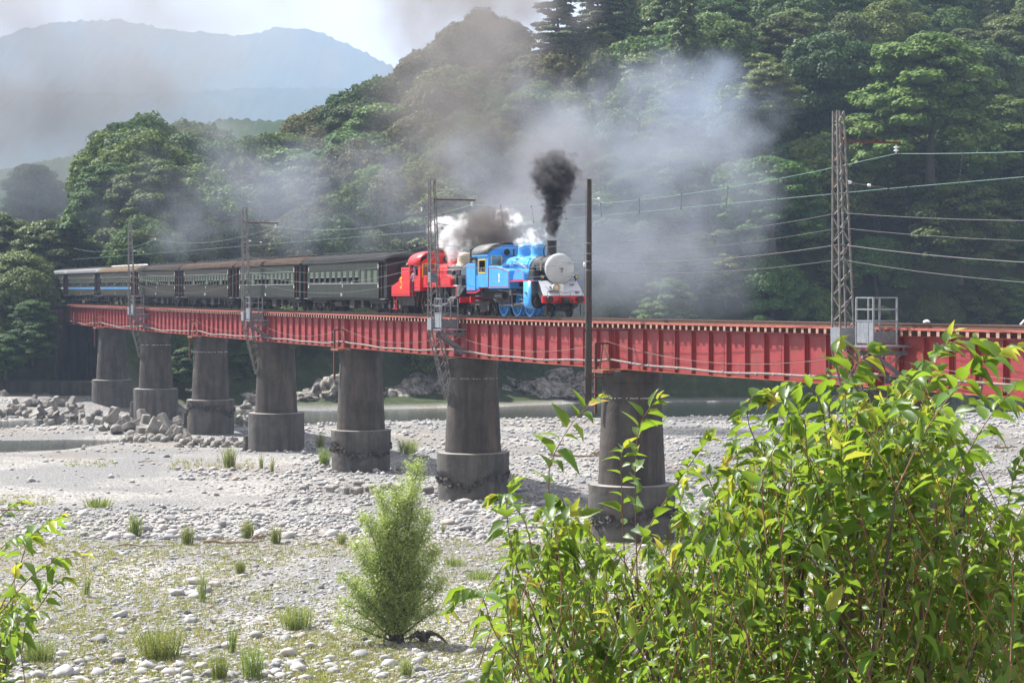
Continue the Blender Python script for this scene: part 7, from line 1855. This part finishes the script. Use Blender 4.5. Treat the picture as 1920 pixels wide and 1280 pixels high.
smoke('black_smoke', 'dense black smoke column boiling up from the chimney of the blue engine', ch + Vector((.10, 0, 2.0)), (1.9, 1.9, 2.0), (.12, .115, .12), 13.0, 2.0, 2.4, .45, 3.0, .62, .1, (.20, 1.0), 5, (0, R(3), 0), thr=.34)
smoke('black_smoke', 'dark billowing head of the black smoke above the blue engine', ch + Vector((.10, 0, 3.6)), (1.9, 1.8, 1.9), (.17, .165, .17), 11.0, 1.7, 1.9, .6, 7.0, .6, .1, thr=.26)
smoke('grey_smoke_cloud', 'grey smoke swirling round the head of the black column', W(1045, 320, 116), (3.6, 3, 3.4), (.34, .33, .34), .5, .55, 1.8, .8, 3.0, .6, .1)
smoke('grey_smoke_cloud', 'wide blue grey smoke cloud drifting behind the engines across the slope', W(1140, 340, 150), (15, 9, 11.5), (.40, .44, .51), .24, .20, 2.2, .8, 1.0, .58, .1, thr=.1)
smoke('grey_smoke_cloud', 'grey smoke veil low behind the wooden pole, down to the bridge deck', W(1230, 500, 165), (11, 8, 6.5), (.40, .43, .49), .11, .2, 1.8, .8, 4.0, .55, .1)
smoke('grey_smoke_cloud', 'blue grey wisp at the upper right end of the smoke, over the trees', W(1300, 200, 190), (11, 8, 6.5), (.46, .54, .68), .12, .22, 2.4, .8, 2.5, .58, .1, thr=.1)
smoke('brown_smoke_cloud', 'brownish thin smoke rising over the skyline trees left of the pines', W(880, 200, 200), (14, 9, 14), (.36, .335, .325), .13, .16, 2.0, .8, 5.0, .58, .1)
smoke('brown_smoke_cloud', 'dim brown smoke patch against the sky at the top centre', W(890, 10, 230), (15, 9, 9), (.42, .385, .375), .20, .16, 2.2, .8, 15.0, .58, .1)
smoke('thin_smoke_veil', 'thin blue grey smoke drifting along the roofs of the coaches', W(540, 370, 236), (27, 8, 12), (.42, .45, .52), .10, .14, 2.4, .8, 8.0, .6, .1, thr=.1)
smoke('thin_smoke_veil', 'faint brown grey smoke spread over the sky and mountain at the upper left', W(60, 150, 300), (42, 14, 25), (.42, .39, .385), .10, .07, 2.2, .8, 9.0, .6, .1)
smoke('thin_smoke_veil', 'pale smoke drifting before the mountain above the domed tree', W(330, 60, 320), (34, 12, 16), (.5, .49, .51), .05, .08, 2.2, .8, 19.0, .6, .1)
smoke('thin_smoke_veil', 'faint smoke over the trees at the left end of the train', W(60, 380, 285), (22, 9, 14), (.50, .54, .60), .05, .1, 2.0, .8, 12.0, .6, .1)
smoke('brown_smoke_cloud', 'dark brownish smoke puff blowing back from the chimney of the red engine', W(915, 432, 121), (2.3, 1.8, 1.7), (.24, .215, .205), 2.2, .9, 2.2, .7, 6.0, .6, .1)
smoke('brown_smoke_cloud', 'smoke haze hanging in front of the dark trees above the red engine', W(960, 400, 135), (4.5, 4, 3.0), (.38, .39, .43), .24, .5, 1.8, .8, 2.0, .6, .1)
smoke('steam_puff', 'bright white steam bursting up beside the lattice mast above the red engine', W(850, 437, 124), (2.0, 1.7, 1.75), (.97, .97, .98), 5.0, 1.1, 3.0, .6, 2.0, .62, .3, thr=.42, cat='steam')
smoke('steam_puff', 'lower white steam jet at the whistle of the red engine', W(848, 468, 123), (.55, .6, .95), (.97, .97, .98), 3.0, 2.2, 1.6, .5, 4.4, .65, .3, cat='steam')
smoke('steam_puff', 'small white steam wisp floating between the two chimneys', W(958, 412, 118), (1.5, 1.1, 1.2), (.97, .97, .98), 4.0, 1.3, 3.2, .6, 7.7, .62, .3, thr=.6, cat='steam')
smoke('steam_puff', 'steam wisp blowing over the domes of the blue engine', W(997, 446, 113), (1.5, 1.0, .85), (.97, .97, .98), 5.0, 1.5, 3.2, .6, 1.3, .62, .3, thr=.5, cat='steam')
